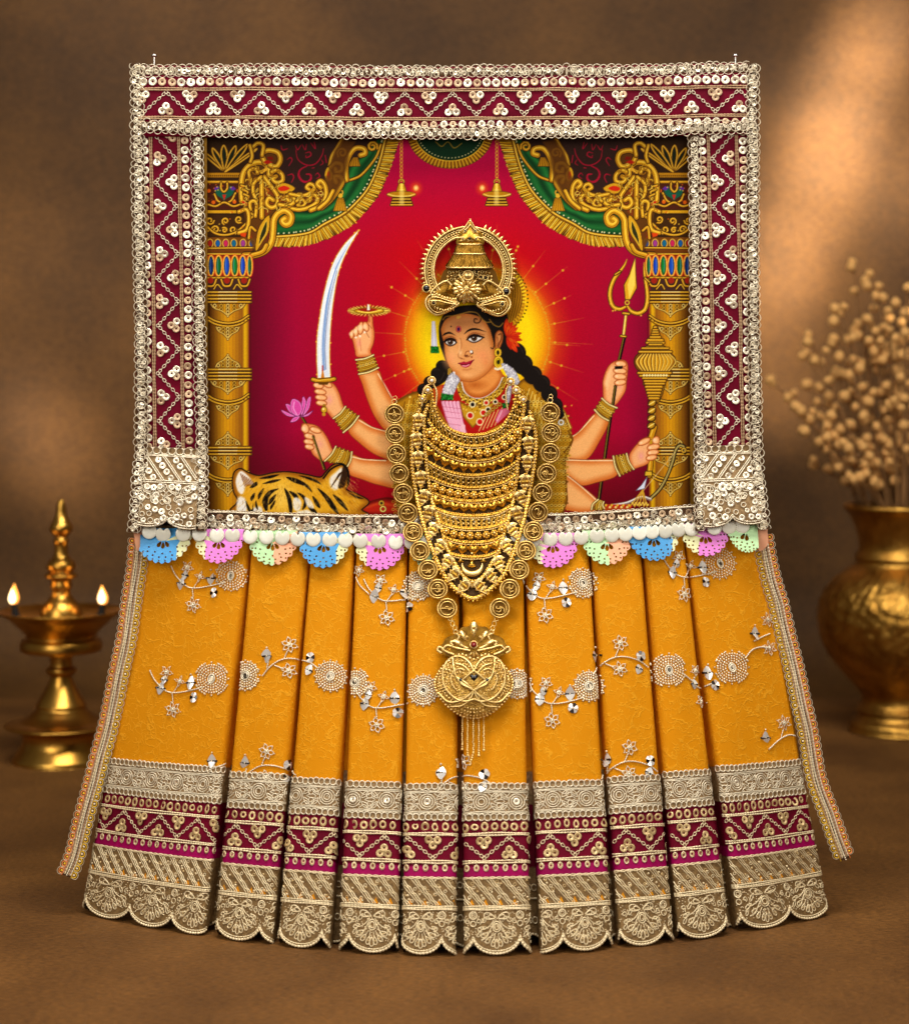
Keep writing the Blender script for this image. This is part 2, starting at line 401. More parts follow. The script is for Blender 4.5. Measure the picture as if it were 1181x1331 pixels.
def curl(cx, cy, r, a0, turns, w, sgn=1):
    t = np.linspace(0, 1, 12); rr = r*(1-.72*t); an = a0+sgn*t*turns*2*math.pi
    gold(np.stack([cx+rr*np.cos(an), cy+rr*np.sin(an)], 1), w, taper=[.8, 1, .9, .6], smooth=0)

def ringlet(cx, cy, r, w=.9, col=(216, 168, 50)):
    stroke(ell(cx, cy, r, r, n=10), w+1.1, GD, .9, 0, True); stroke(ell(cx, cy, r, r, n=10), w, col, 1, 0, True)

def filigree(cx, y0, wd, h, sg):
    """triangular gold filigree on the column; sg +1 hangs down, -1 stands up"""
    rows = 3
    for r in range(rows):
        k = 5-2*r if rows == 3 else 3
        for i in range(k):
            x = cx+(i-(k-1)/2)*wd/5.2; y = y0+sg*(r+.5)*h/3.4
            ringlet(x, y, h/7.5, 1.0, (214, 164, 46) if (i+r) % 2 else (238, 204, 104))
            dot(x, y, .8, (70, 40, 6))
    for s in (-1, 1):
        stroke([(cx+s*wd*.52, y0), (cx+s*wd*.42, y0+sg*h*.35), (cx+s*wd*.2, y0+sg*h*.6), (cx, y0+sg*h*1.05)], 2.0, GD, .85)
        stroke([(cx+s*wd*.5, y0), (cx+s*wd*.4, y0+sg*h*.35), (cx+s*wd*.18, y0+sg*h*.6), (cx, y0+sg*h)], 1.0, (236, 198, 90), 1)
    dot(cx, y0+sg*h*1.08, 1.5, GD); dot(cx, y0+sg*h*1.06, 1.0, (240, 208, 110))

def mixbg():
    x, y = gxx, gyy
    base = np.zeros_like(CV); base[:] = C3((184, 0, 16))
    side = np.clip((np.abs(x-600)-70)/190, 0, 1)[..., None]
    base = base*(1-side*.85)+C3((140, 0, 62))*side*.85
    top = np.clip((330-y)/130, 0, 1)[..., None]
    base = base*(1-top*.75)+C3((168, 0, 78))*top*.75
    dl = (np.clip((385-x)/62, 0, 1)**1.1)[..., None]
    base = base*(1-dl*.75)+C3((78, 0, 14))*dl*.75
    dr = (np.clip((x-812)/60, 0, 1)**1.1)[..., None]
    base = base*(1-dr*.75)+C3((84, 0, 16))*dr*.75
    bt = (np.clip((y-560)/100, 0, 1)*np.clip((np.abs(x-600)-60)/120, 0, 1))[..., None]
    base = base*(1-bt*.75)+C3((70, 0, 6))*bt*.75
    d = np.hypot(x-622, y-440)
    o = (np.clip((126-d)/46, 0, 1)**1.3)[..., None]
    base = base*(1-o)+C3((222, 112, 4))*o
    yl = (np.clip((102-d)/34, 0, 1))[..., None]
    base = base*(1-yl)+C3((244, 208, 8))*yl
    base *= (1+.018*prng.randn(PH, PW, 1)).astype(np.float32)
    CV[:] = np.clip(base, 0, 1)
mixbg()
# halo bead ring and rays
for a in np.arange(0, 360, 2.1):
    r = math.radians(a); k = .55+.45*prng.rand()
    dot(620+94*math.cos(r)+prng.randn()*.3, 440+94*math.sin(r)+prng.randn()*.3, .9+.7*prng.rand(), (208, 160, 40), .85*k)
for k, a in enumerate(np.arange(4, 364, 13.8)):
    r = math.radians(a); R0, R1 = 97, 134+16*((k*7) % 3)/2
    q = R0
    while q < R1:
        L = 1.5+3.5*prng.rand()
        stroke([(620+q*math.cos(r), 440+q*math.sin(r)), (620+(q+L)*math.cos(r), 440+(q+L)*math.sin(r))], .9+.6*prng.rand(), (206, 150, 30), .6*(1-.7*(q-R0)/(R1-R0)), 0)
        if prng.rand() < .16: dot(620+q*math.cos(r), 440+q*math.sin(r), 1.6, (214, 164, 40), .9)
        q += L+1.2

# ---- hall architecture, drawn once with its mirror twin
MIR[0] = True
y7 = zm(260, 180, 6.947); x1z = zm(400, 170, 7.381); y8 = zm(260, 320, 6.65); zD = zm(150, 400, 3.937)
fill([(262, 170), (512, 170), (505, 200), (488, 232), (455, 262), (420, 284), (300, 300), (262, 300)], (36, 20, 14))
fill([(330, 185), (500, 180), (480, 230), (440, 255), (380, 262), (340, 230)], (50, 28, 22), .8, soft=14)
for pts, w in [(((865, 100), (880, 180), (930, 225), (990, 240), (1050, 220), (1100, 150), (1115, 90)), 1.5),
               (((965, 245), (905, 280), (890, 330), (920, 380), (970, 390), (1000, 360), (995, 325), (960, 320)), 2.8),
               (((785, 190), (815, 170), (830, 195), (800, 245)), 1.3), (((790, 330), (830, 320), (845, 350), (825, 395)), 1.5),
               (((950, 130), (990, 120), (1000, 150), (960, 170), (955, 150)), 1.4), (((730, 60), (745, 100), (790, 90)), 1.3),
               (((860, 60), (880, 100), (910, 60)), 1.3), (((920, 50), (950, 100), (960, 50)), 1.2), (((1000, 40), (1040, 90), (1030, 30)), 1.3),
               (((1040, 330), (1060, 310), (1080, 340), (1050, 360)), 1.3), (((1010, 265), (1030, 262)), 2), (((1130, 150), (1140, 215)), 2.2),
               (((1085, 240), (1110, 220), (1095, 190)), 1.2)]:
    stroke(y7(*pts), w, (176, 12, 44), .9, taper=[.5, 1, 1, .6])
fo = np.concatenate([x1z((900, 20), (865, 110), (820, 250), (760, 420), (680, 600), (560, 760), (420, 900), (250, 1000)), y7((1000, 952), (800, 970), (640, 965))])
fi = np.concatenate([x1z((770, 20), (735, 110), (700, 250), (650, 400), (570, 560), (450, 700), (330, 800), (160, 890)), y7((1000, 842), (850, 872), (660, 885))])
gi = np.concatenate([x1z((760, 20), (640, 110), (520, 230), (380, 340), (340, 480), (260, 640), (150, 740)), y7((1090, 625), (1000, 650), (830, 640), (660, 650))])
fos, fis = sp(fo, 8), sp(fi, 8)
fill(np.concatenate([sp(gi, 4), fis[::-1]]), (18, 82, 34), edge=(6, 34, 14), ew=7)
for off, al, c in [(.25, .7, (40, 128, 54)), (.5, .7, (8, 44, 18)), (.72, .6, (36, 112, 48))]:
    m = sp(gi, 8); q = fis[np.linspace(0, len(fis)-1, len(m)).astype(int)]
    stroke(m*(1-off)+q*off, 4.5, c, al, 0, soft=4, taper=[.3, 1, 1.2, 1, .4])
fill(np.concatenate([fis, fos[::-1]]), (120, 74, 6))
nf = 120
for i in range(nf):
    t = i/(nf-1)*(len(fos)-1); k = int(min(t, len(fos)-2)); f = t-k
    o = fos[k]*(1-f)+fos[k+1]*f; n_ = fis[k]*(1-f)+fis[k+1]*f
    n2 = n_+(o-n_)*.22+prng.randn(2)*.3
    stroke(np.array([n2, o+prng.randn(2)*.7]), 2.3, (70, 40, 4), 1, 0)
    stroke(np.array([n2, o+prng.randn(2)*.5]), 1.4, [(238, 184, 30), (206, 142, 14), (250, 214, 80)][i % 3], 1, 0)
stroke(fis, 3.6, (70, 40, 2), 1, 0); stroke(fis, 2.4, (206, 148, 20), 1, 0); stroke(fis, .9, (250, 214, 90), .9, 0)
for i in range(46):
    t = i/45*(len(fis)-1); k = int(min(t, len(fis)-2)); v = fis[min(k+1, len(fis)-1)]-fis[k]
    nrm = np.array([v[1], -v[0]])/(np.hypot(*v)+1e-6)
    if nrm[1] > 0: nrm = -nrm
    p = fis[k]+nrm*3.8
    dot(p[0], p[1], 1.0, (236, 226, 170))
gold(x1z((350, 485), (420, 465), (500, 430), (580, 350), (660, 240), (700, 130)), 2.6, groove=False)
fill(x1z((285, 640), (340, 640), (378, 768), (243, 768)), (196, 138, 18), line=GD)
for q in range(5): stroke(x1z((295+q*9, 645), (258+q*26, 765)), .8, (110, 66, 4), .9, 0)
ringlet(*x1z((312, 590))[0], 3.2, 1.6); dot(*x1z((312, 620))[0], 3, (220, 170, 40))
fill(x1z((435, 250), (480, 250), (505, 338), (380, 342)), (180, 124, 14), line=GD)
for q in range(4): stroke(x1z((440+q*12, 258), (405+q*27, 335)), .8, (110, 66, 4), .9, 0)
gold(x1z((370, 470), (365, 340), (400, 230), (460, 165), (535, 170), (550, 215), (505, 232)), 5)
gold(x1z((205, 380), (230, 250), (290, 150), (330, 80)), 4)
gold(x1z((210, 360), (260, 310), (320, 320), (325, 375), (275, 395), (265, 360)), 4)
curl(*x1z((330, 210))[0], 7, 2.4, 1.3, 3); curl(*x1z((620, 150))[0], 7, .4, 1.4, 3, -1)
gold(x1z((130, 740), (230, 650), (330, 500), (310, 440), (255, 440), (270, 490)), 4.5)
fill(x1z((190, 345), (235, 395), (235, 460), (195, 500), (160, 420)), (214, 158, 24), line=GD, smooth=4)
fill(x1z((197, 385), (218, 420), (205, 470), (182, 430)), (206, 40, 14), smooth=4)
# column capital backing and scrolls
fill(y7((40, -60), (400, -60), (430, 250), (440, 600), (500, 1060), (40, 1060)), (46, 26, 6))
for cx, hh, tw in [(60, 190, 34), (135, 215, 40), (215, 240, 44), (300, 235, 42), (385, 250, 42), (455, 210, 30)]:
    b = y7((225, 300))[0]; tip = y7((cx-(225-cx)*.25, 300-hh))[0]; mid = (b*.35+tip*.65); dx = tw/6.947*.62
    leaf = np.array([b, mid+[-dx, 0], tip, mid+[dx, 0]])
    fill(sp(leaf, 6, True), (18, 30, 16)); stroke(sp(leaf, 6, True), 3.2, GD, 1, 0, True)
    stroke(sp(leaf, 6, True), 2.1, (184, 124, 16), 1, 0, True); stroke(sp(leaf, 6, True), .7, (244, 200, 70), .9, 0, True)
fill(y7((40, 305), (385, 305), (390, 352), (40, 352)), (178, 120, 14), line=GD)
for x in range(60, 390, 18): dot(*y7((x, 335))[0], .9, (70, 40, 2))
fill(y7((40, 375), (375, 375), (370, 400), (340, 430), (330, 560), (370, 620), (370, 640), (40, 640)), (70, 26, 10))
gold(y7((50, 390), (370, 390)), 3, groove=False); 
fill(y7((130, 450), (175, 425), (215, 470), (262, 425), (312, 450), (290, 510), (235, 545), (218, 575), (200, 545), (150, 510)), (14, 84, 62), line=GD, smooth=3)
fill(y7((120, 450), (150, 430), (178, 440), (140, 470)), (90, 40, 140)); fill(y7((262, 440), (300, 430), (325, 455), (290, 470)), (90, 40, 140))
for pts in [((190, 400), (190, 450), (215, 480), (245, 450), (245, 400)), ((130, 500), (160, 560), (218, 580), (280, 560), (320, 490)), ((60, 590), (140, 610), (218, 575), (300, 610), (370, 590))]:
    gold(y7(*pts), 2.2, groove=False)
for x, y in [(120, 575), (310, 570), (80, 470), (345, 470)]: dot(*y7((x, y))[0], 2.4, (214, 92, 10))
fill(y7((200, 505), (235, 505), (218, 560)), (190, 30, 20))
fill(y7((50, 645), (370, 645), (360, 675), (60, 675)), (206, 150, 20), line=GD)
fill(y7((40, 690), (380, 690), (470, 870), (40, 880)), (58, 32, 6))
for x, y, r, a0 in [(90, 740, 38, 0), (230, 745, 34, 2), (350, 730, 34, 1), (140, 820, 36, 3), (300, 820, 36, 0), (220, 825, 26, 4), (400, 830, 28, 2), (70, 810, 26, 1)]:
    curl(*y7((x, y))[0], r/6.947, a0, 1.2, 2.2)
gold(y7((50, 780), (130, 850), (225, 870), (330, 840), (420, 760)), 2.4, groove=False)
fill(y7((40, 890), (500, 890), (500, 980), (40, 980)), (110, 60, 8))
for x, c in [(90, (160, 30, 20)), (160, (16, 84, 150)), (232, (190, 30, 80)), (305, (14, 96, 130)), (388, (150, 50, 130)), (468, (30, 70, 160))]:
    e = ell(*y7((x, 945))[0], 3.9, 5.4, n=16); fill(e, c, edge=(20, 10, 30), ew=2); stroke(e, 1.1, (232, 184, 60), 1, 0, True)
fill(y7((40, 978), (480, 978), (470, 1050), (40, 1050)), (128, 66, 8), line=GD)
gold(y7((40, 990), (490, 985)), 1.6, groove=False); gold(y7((40, 1040), (470, 1045)), 1.8, groove=False); stroke(y7((40, 1015), (480, 1015)), 1.2, (70, 30, 2), .9, 0)
# bracket scrolls
fill(y7((372, 560), (370, 420), (400, 290), (480, 215), (560, 190), (600, 110), (700, 118), (735, 190), (690, 270), (750, 330), (755, 395), (860, 445), (830, 490), (980, 480), (1040, 430), (1130, 370), (1190, 380), (1180, 560), (1010, 650), (840, 645), (700, 640), (640, 700), (600, 1000), (500, 1040), (440, 900)), (96, 54, 8), .9, soft=3)
fill(x1z((60, 720), (70, 560), (190, 420), (215, 300), (250, 190), (330, 80), (460, 100), (400, 210), (350, 470), (240, 660), (130, 760)), (96, 54, 8), .85, soft=3)
gold(y7((375, 560), (372, 420), (395, 300), (470, 225), (560, 215), (620, 270), (622, 330)), 5.4)
gold(y7((585, 215), (560, 140), (615, 105), (700, 125), (725, 190), (690, 250), (630, 240)), 5)
fill(y7((570, 210), (610, 190), (660, 215), (600, 230)), (170, 24, 10)); fill(y7((600, 165), (650, 160), (665, 190), (620, 190)), (120, 20, 6))
gold(y7((470, 420), (440, 300), (500, 270), (520, 310)), 3.6)
gold(y7((470, 80), (520, 40), (570, 60), (560, 150)), 4); gold(y7((450, 60), (470, 150), (455, 210)), 3.4)
gold(y7((650, 300), (690, 285), (740, 325), (742, 380), (690, 395), (655, 365), (685, 340)), 4.2)
fill(y7((560, 420), (640, 420), (690, 600), (600, 700), (540, 700)), (120, 52, 8)); fill(y7((590, 430), (620, 470), (600, 520)), (206, 90, 10))
gold(y7((557, 345), (557, 710)), 4.8)
gold(y7((580, 345), (640, 430), (700, 520), (690, 600), (640, 622), (600, 585), (622, 535), (660, 555)), 4.4)
gold(y7((550, 345), (488, 400), (478, 480), (510, 560)), 3.6)
for a in (0, 1, 2): dot(*y7((555+a*20, 300-a*12))[0], 2.2, (230, 170, 40))
fill(y7((690, 430), (760, 398), (858, 445), (800, 492), (720, 492)), (206, 150, 22), line=GD, smooth=3)
fill(y7((705, 445), (760, 425), (810, 448), (770, 470), (720, 470)), (200, 36, 14), smooth=3)
fill(y7((700, 520), (860, 500), (1060, 480), (1140, 420), (1130, 560), (1000, 640), (840, 640), (720, 610)), (112, 44, 8))
gold(y7((715, 595), (800, 605), (855, 560), (825, 515), (780, 530), (800, 560)), 4.2)
gold(y7((810, 500), (920, 515), (1000, 485), (1032, 435), (990, 408), (960, 440), (985, 458)), 3.8)
gold(y7((870, 565), (910, 540), (948, 580), (920, 612), (880, 600)), 3.2)
gold(y7((800, 625), (900, 640), (1000, 612), (1062, 560), (1040, 510), (1000, 515), (990, 560)), 4.2)
gold(y7((1000, 645), (1090, 602), (1135, 520), (1130, 430), (1090, 380), (1058, 410), (1085, 440)), 4.6)
gold(y7((1070, 630), (1150, 560), (1200, 470)), 4)
for i in range(7): gold(y7((370+i*12, 420+i*40), (420+i*10, 440+i*42), (400+i*10, 480+i*40)), 2.4, groove=False)
gold(y7((455, 640), (450, 580), (490, 560), (510, 600), (500, 700)), 3.6)
gold(y7((350, 660), (420, 640), (440, 720), (420, 820), (350, 850)), 4)
fill(y7((370, 565), (410, 560), (430, 610), (400, 600)), (190, 30, 12)); fill(y7((430, 850), (465, 840), (465, 900), (440, 890)), (180, 30, 20))
fill(y7((360, 855), (420, 850), (410, 890), (370, 880)), (206, 60, 10))
gold(y7((440, 900), (455, 800), (500, 830)), 3)
fill(y7((625, 690), (622, 830), (565, 930), (500, 1020), (515, 860), (555, 760)), (206, 150, 22), line=GD, smooth=3)
fill(y7((600, 740), (598, 840), (560, 910), (530, 960), (545, 860)), (40, 40, 14), line=(240, 196, 60), smooth=3)
gold(y7((400, 1056), (500, 1048), (590, 1010), (645, 930), (660, 820), (668, 730), (710, 670), (770, 650), (822, 695), (812, 760), (770, 775), (742, 745), (768, 720)), 6.4)
gold(y7((470, 1050), (560, 1020), (600, 960)), 4, groove=False)
for k in range(110):
    f = k/110; x, y = y7((385+prng.rand()*320, 240+prng.rand()*440) if f < .6 else (700+prng.rand()*420, 500+prng.rand()*110))[0]
    if f >= .6: y -= max(0, (x-395))*.3
    r = 1.6+prng.rand()*2.2; a0 = prng.rand()*6; t_ = np.linspace(0, 2.2, 6); q = np.stack([x+r*np.cos(a0+t_), y+r*np.sin(a0+t_)], 1)
    stroke(q, 1.5, (70, 38, 4), .7, 0); stroke(q-.35, .95, [(226, 172, 36), (250, 214, 84), (190, 126, 14)][k % 3], .9, 0)
for k in range(40):
    x, y = y7((50+prng.rand()*330, 400+prng.rand()*470))[0]; dot(x, y, .9, [(236, 190, 60), (206, 90, 10), (120, 70, 8)][k % 3], .8)
# lotus bulb and shaft
fill(y8((50, 75), (440, 75), (458, 160), (440, 235), (405, 262), (50, 262)), (120, 34, 8))
for x, c, w in [(40, (14, 90, 34), 26), (95, (12, 40, 110), 27), (160, (10, 96, 30), 28), (230, (18, 66, 178), 30), (300, (12, 120, 36), 29), (368, (20, 60, 186), 28), (428, (12, 100, 34), 21)]:
    e = ell(*y8((x, 168))[0], w/6.65, 13.2, n=18)
    stroke(e, 3.6, (206, 70, 20), 1, 0, True); fill(e, c, edge=(6, 14, 30), ew=3); stroke(e, 1.4, (236, 186, 60), 1, 0, True)
    stroke(y8((x-6, 110), (x-9, 165), (x-5, 220)), 1.4, (120, 170, 220), .4)
fill(y8((45, 262), (415, 262), (410, 385), (45, 385)), (60, 34, 30))
gold(y8((45, 272), (415, 270)), 1.8, groove=False)
for cx in (90, 232, 380): gold(y8((cx-50, 285), (cx-30, 335), (cx, 345), (cx+30, 335), (cx+50, 285)), 2, groove=False); dot(*y8((cx, 295))[0], 4, (150, 30, 14))
gold(y8((120, 370), (150, 330), (190, 370)), 1.3, groove=False); gold(y8((290, 370), (320, 330), (360, 370)), 1.3, groove=False)
sx0, sx1 = 269.5, 323.0
for i in range(54):
    x = sx0+i*(sx1-sx0)/54; f = i/53.0
    c = np.array([np.interp(f, [0, .1, .45, .55, .85, .93, 1], [44, 96, 206, 208, 140, 236, 150]), np.interp(f, [0, .1, .45, .55, .85, .93, 1], [24, 56, 146, 144, 84, 190, 90]), np.interp(f, [0, .45, .9, 1], [2, 10, 14, 6])])
    fill([(x, 392), (x+1.3, 392), (x+1.3, 690), (x, 690)], c, soft=.9)
def colband(y, n=4):
    fill([(268, y-n*2.2), (325, y-n*2.2), (325, y+n*2.2), (268, y+n*2.2)], (96, 54, 6))
    for k in range(n):
        yy = y+(k-(n-1)/2)*4.3
        gold([(268, yy), (326, yy)], 1.9, groove=False)
        stroke([(284, yy-.4), (308, yy-.4)], .8, (255, 240, 180), .7, 0)
colband(386, 4); colband(486.5, 4); colband(586, 3)
for yg in (416, 518, 619):
    gold([(269, yg-5), (280, yg+1), (296, yg+4), (312, yg+1), (323, yg-6)], 2, groove=False)
    gold([(269, yg-1), (280, yg+5), (296, yg+8), (312, yg+5), (323, yg-2)], 2, groove=False)
    for k in range(12): dot(271+k*4.6, yg+6-((k-5.5)**2)*.23, .9, (70, 40, 2))
    filigree(296, yg+9, 30, 15, 1)
for yb in (395, 495.5, 593.5): filigree(296, yb, 44, 15, 1)
for yb in (477, 578): filigree(296, yb, 32, 15, -1)
fill([(262, 170), (268.5, 170), (269.5, 690), (262, 690)], (26, 14, 4)); stroke([(325.5, 392), (325.5, 690)], 1, (60, 10, 4), .6, 0)
# centre canopy and hanging lamps
MIR[0] = False
co = ell(585, 172, 56, 47, n=40); fill(co, (150, 96, 10), edge=(90, 54, 4), ew=3)
for i in range(70):
    a = math.pi*i/69; c_, s_ = math.cos(a), math.sin(a)
    stroke([(585+46*c_, 172+37*s_), (585+55*c_, 172+46*s_)], 1.0, (232, 180, 36) if i % 2 else (96, 56, 4), 1, 0)
fill(ell(585, 172, 46, 37, n=36), (8, 40, 20)); stroke(ell(585, 172, 46, 37, n=36), 1.2, (220, 170, 40), 1, 0, True)
for i in range(30):
    a = math.pi*i/29; dot(585+42*math.cos(a), 172+33*math.sin(a), .7, (226, 214, 150))
stroke([(566, 184), (574, 190), (582, 184), (590, 192), (600, 186)], 1.2, (160, 120, 30), .8)
MIR[0] = True
for k in range(11): stroke(ell(521.5, 184+k*4.9, 1.5, 2.6, n=9), .9, (226, 172, 40), 1, 0, True)
ringlet(521.5, 236, 3.4, 1.3)
fill([(518, 238), (525, 238), (529, 251), (514, 251)], (190, 130, 12), line=GD)
for k in range(4): dot(521.8, 240+k*3, 2, (250, 214, 80))
fill(ell(521.5, 252.5, 19, 4.3, n=24), (176, 118, 10), line=(80, 44, 2)); stroke([(504, 252), (514, 254.5), (530, 254.5), (539, 252)], 1.2, (250, 220, 110), .9)
fill([(511, 256), (533, 256), (536, 267), (508, 267)], (150, 96, 8), line=(80, 44, 2))
for yy in (258.5, 262.5, 266): gold([(510.5-(yy-258)*.3, yy), (533+(yy-258)*.3, yy)], 1.6, groove=False)
fill([(519, 246), (525, 246), (525, 266), (519, 266)], (255, 232, 130), .55, soft=3)
glow(540.5, 244.5, 11, 12, (240, 120, 10), .95, 1.4); glow(540.5, 244, 4, 4.5, (255, 240, 150), 1, .8)
MIR[0] = False

# ---- hands, arms and what they hold
SK, SE, SL, SO = (238, 172, 104), (204, 104, 36), (252, 208, 156), (110, 44, 14)
def arm(pts, lit=None):
    p = sp(pts, 5, True)
    fill(p, SK, edge=SE, ew=11); 
    if lit is not None: stroke(lit, 1.3, (255, 226, 178), .95); 
    stroke(p, .8, SO, .85, 0, True)
def fing(cx, cy, rx, ry, rot=0):
    e = ell(cx, cy, rx, ry, rot, 16); fill(e, (244, 184, 124), edge=(214, 116, 54), ew=2.6); stroke(e, .75, (140, 58, 22), .9, 0, True)
    dot(cx-rx*.5*math.cos(rot), cy-rx*.5*math.sin(rot)-.3, ry*.42, (255, 222, 180), .6, 1.5)
def hand(pts): 
    p = sp(pts, 4, True); fill(p, (240, 172, 114), edge=(212, 112, 52), ew=6); stroke(p, .8, SO, .85, 0, True)
def cuff(pts, n=3, axis=None):
    p = np.asarray(pts, np.float32); a, b, c, d = p   # a-b inner rim, d-c outer rim
    fill(p, (176, 126, 20), edge=(90, 56, 6), ew=3)
    for k in range(n+1):
        f = k/n; q0 = a*(1-f)+d*f; q1 = b*(1-f)+c*f; m = (q0+q1)/2+((d-a)+(c-b))*.5/np.hypot(*(d-a))*1.6
        stroke(np.array([q0, m, q1]), 3.0 if k in (0, n) else 2.2, (50, 30, 4)); stroke(np.array([q0, m, q1]), 1.7 if k in (0, n) else 1.2, (246, 224, 150) if k in (0, n) else (226, 178, 50))
    for f in np.linspace(.15, .85, 5):
        q = (a*(1-f)+b*f)*.5+(d*(1-f)+c*f)*.5; dot(q[0], q[1], 1.7, (246, 210, 100)); dot(q[0], q[1], .9, (40, 14, 8))
y3 = zm(390, 380, 7.873); y4 = zm(290, 500, 4.921); y5 = zm(720, 320, 6.561); y6 = zm(720, 480, 6.384)
# trident staff behind
stroke(y5((600, 770), (548, 1000)), 4.6, (16, 8, 6), 1, 0); stroke(y6((530, -60), (370, 1090)), 4.6, (16, 8, 6), 1, 0); stroke(y6((526, -60), (366, 1090)), 1.3, (150, 120, 30), .9, 0)
stroke(y5((594, 770), (542, 1000)), 1.2, (150, 120, 30), .9, 0)
stroke(y5((612, 580), (590, 770)), 4.2, GD, 1, 0); stroke(y5((612, 580), (590, 770)), 3, (226, 184, 50), 1, 0); stroke(y5((609, 580), (587, 770)), .9, (255, 240, 160), .9, 0)
gold(y5((588, 570), (638, 576)), 2.4, groove=False); gold(y5((568, 765), (608, 770)), 2, groove=False)
gold(y5((610, 515), (560, 535), (505, 515), (478, 450), (478, 370), (510, 280), (560, 215), (600, 160), (622, 108)), 4.6, taper=[.6, .9, 1, 1, 1, .95, .8, .5, .1])
gold(y5((625, 510), (660, 555), (720, 570), (775, 535), (795, 450), (790, 360), (775, 270), (768, 200), (766, 138)), 4.6, taper=[.6, .9, 1, 1, 1, .95, .8, .5, .1])
fill(y5((690, 95), (696, 230), (705, 355), (650, 455), (605, 455), (594, 330), (640, 240)), (214, 158, 26), line=GD, lw=1)
fill(y5((690, 100), (690, 330), (640, 450), (625, 330)), (250, 214, 90), .8, soft=1.5)
gold(y5((520, 240), (560, 215)), 1.6, groove=False); gold(y5((775, 270), (812, 305)), 1.6, groove=False)
ringlet(*y5((622, 480))[0], 2.6, 1.6)
for p in [(470, 420), (480, 490), (500, 550), (520, 545), (740, 590), (775, 545), (800, 480)]: dot(*y5(p)[0], 1.1, (220, 170, 50))
# right arms
arm(y6((70, 605), (200, 520), (345, 360), (452, 425), (375, 600), (265, 750), (80, 760)), y6((80, 600), (200, 522), (330, 385)))
arm(y6((60, 750), (280, 752), (500, 752), (520, 880), (350, 940), (215, 962), (80, 870)), y6((80, 753), (280, 757), (490, 757)))
arm(y6((40, 850), (80, 855), (210, 955), (360, 1085), (330, 1180), (150, 1180), (20, 1100)), y6((80, 862), (205, 957), (345, 1082)))
arm(y6((-20, 850), (45, 870), (46, 980), (10, 1180), (-60, 1180)))
hand(y6((405, 160), (405, 90), (435, 0), (480, -55), (560, -80), (610, -40), (600, 110), (590, 180), (555, 240), (510, 295), (465, 300), (412, 255)))
stroke(y6((508, 140), (487, 290)), 4.2, (16, 8, 6), 1, 0); stroke(y6((504, 140), (483, 290)), 1.2, (150, 120, 30), .9, 0)
fing(*y6((552, -45))[0], 7.6, 4.4, .1); fing(*y6((545, 12))[0], 9, 4.6, .1); fing(*y6((545, 60))[0], 8.6, 4.4, .05); fing(*y6((548, 108))[0], 8, 4.2, -.15)
fill(y6((415, 120), (440, 30), (480, -40), (470, 60), (440, 170)), (250, 196, 140), .8, soft=4); fill(y6((500, -25), (570, -30), (565, -5), (505, 0)), (20, 6, 8))
glow(*y6((545, 150))[0], 6, 5, (236, 150, 130), .9)
cuff(y6((395, 240), (520, 320), (450, 425), (335, 335)))
# mace
fill(y5((856, 680), (850, 720), (836, 760), (822, 785), (795, 798), (795, 828), (812, 838), (775, 855), (735, 905), (990, 905), (945, 855), (905, 838), (925, 828), (925, 798), (895, 785), (882, 760), (870, 720), (866, 680)), (150, 102, 14), line=GD, lw=1)
fill(y5((715, 1075), (740, 1112), (765, 1135), (770, 1180), (800, 1260), (825, 1330), (895, 1330), (925, 1260), (945, 1180), (965, 1120), (1005, 1075)), (150, 102, 14), line=GD, lw=1)
gold(y6((800, 770), (790, 880)), 6, groove=False); fill(y6((755, 845), (810, 845), (815, 885), (750, 885)), (214, 170, 40), line=GD, lw=1)
gold(y6((830, 480), (805, 560)), 6.5, groove=False)
for k in range(4):
    x, y = y6((812-k*2, 280+k*62))[0]; e = ell(x, y, 5.4, 4.6, -.5); fill(e, (200, 150, 30), edge=(90, 54, 4), ew=3, line=GD, lw=1.2); stroke([(x-4, y+2), (x+3.5, y-2.5)], 1.1, (255, 226, 120))
for k, (w, y) in enumerate([(80, 95), (78, 120), (66, 145), (58, 170), (52, 195), (44, 220), (38, 240)]):
    gold(y6((828-w, y), (828+w*.95, y)), 3, groove=False)
mb = y5((680, 985), (700, 930), (750, 905), (860, 900), (970, 905), (1020, 935), (1035, 985), (1000, 1045), (950, 1085), (860, 1090), (770, 1080), (705, 1050))
fill(mb, (206, 146, 22), edge=(110, 62, 4), ew=6, smooth=3, line=GD, lw=1.2)
for k in range(-5, 6):
    f = k/5; stroke(y5((860+f*110, 905), (860+f*172, 985), (860+f*105, 1085)), 1.5, (96, 54, 4), .95); stroke(y5((868+f*108, 912), (868+f*166, 985), (866+f*100, 1075)), 1.2, (252, 216, 96), .85)
fill(y5((735, 905), (780, 850), (860, 830), (940, 850), (990, 905)), (176, 130, 30), line=GD, lw=1.2)
for (hw, y, w) in [(135, 900, 2.6), (112, 870, 2), (70, 822, 3), (52, 838, 2.2), (60, 800, 3.2), (40, 775, 2.6), (26, 750, 2.6), (16, 715, 3.2), (22, 732, 2), (8, 690, 2.4)]: gold(y5((862-hw, y), (862+hw, y)), w, groove=False)
for (hw, y, w) in [(145, 1080, 2.6), (130, 1105, 2.4), (105, 1125, 2.4), (90, 1150, 3), (84, 1172, 2.4)]: gold(y5((862-hw, y), (862+hw*.9, y)), w, groove=False)
for k in range(9): dot(*y5((765+k*24, 1100))[0], 1.5, (244, 226, 150))
hand(y6((620, 725), (660, 650), (720, 590), (775, 560), (800, 600), (790, 740), (775, 785), (700, 815), (650, 820)))
glow(*y6((720, 720))[0], 9, 13, (226, 140, 150), .7)
stroke(y6((810, 600), (795, 740)), 6, (190, 140, 26), 1, 0)
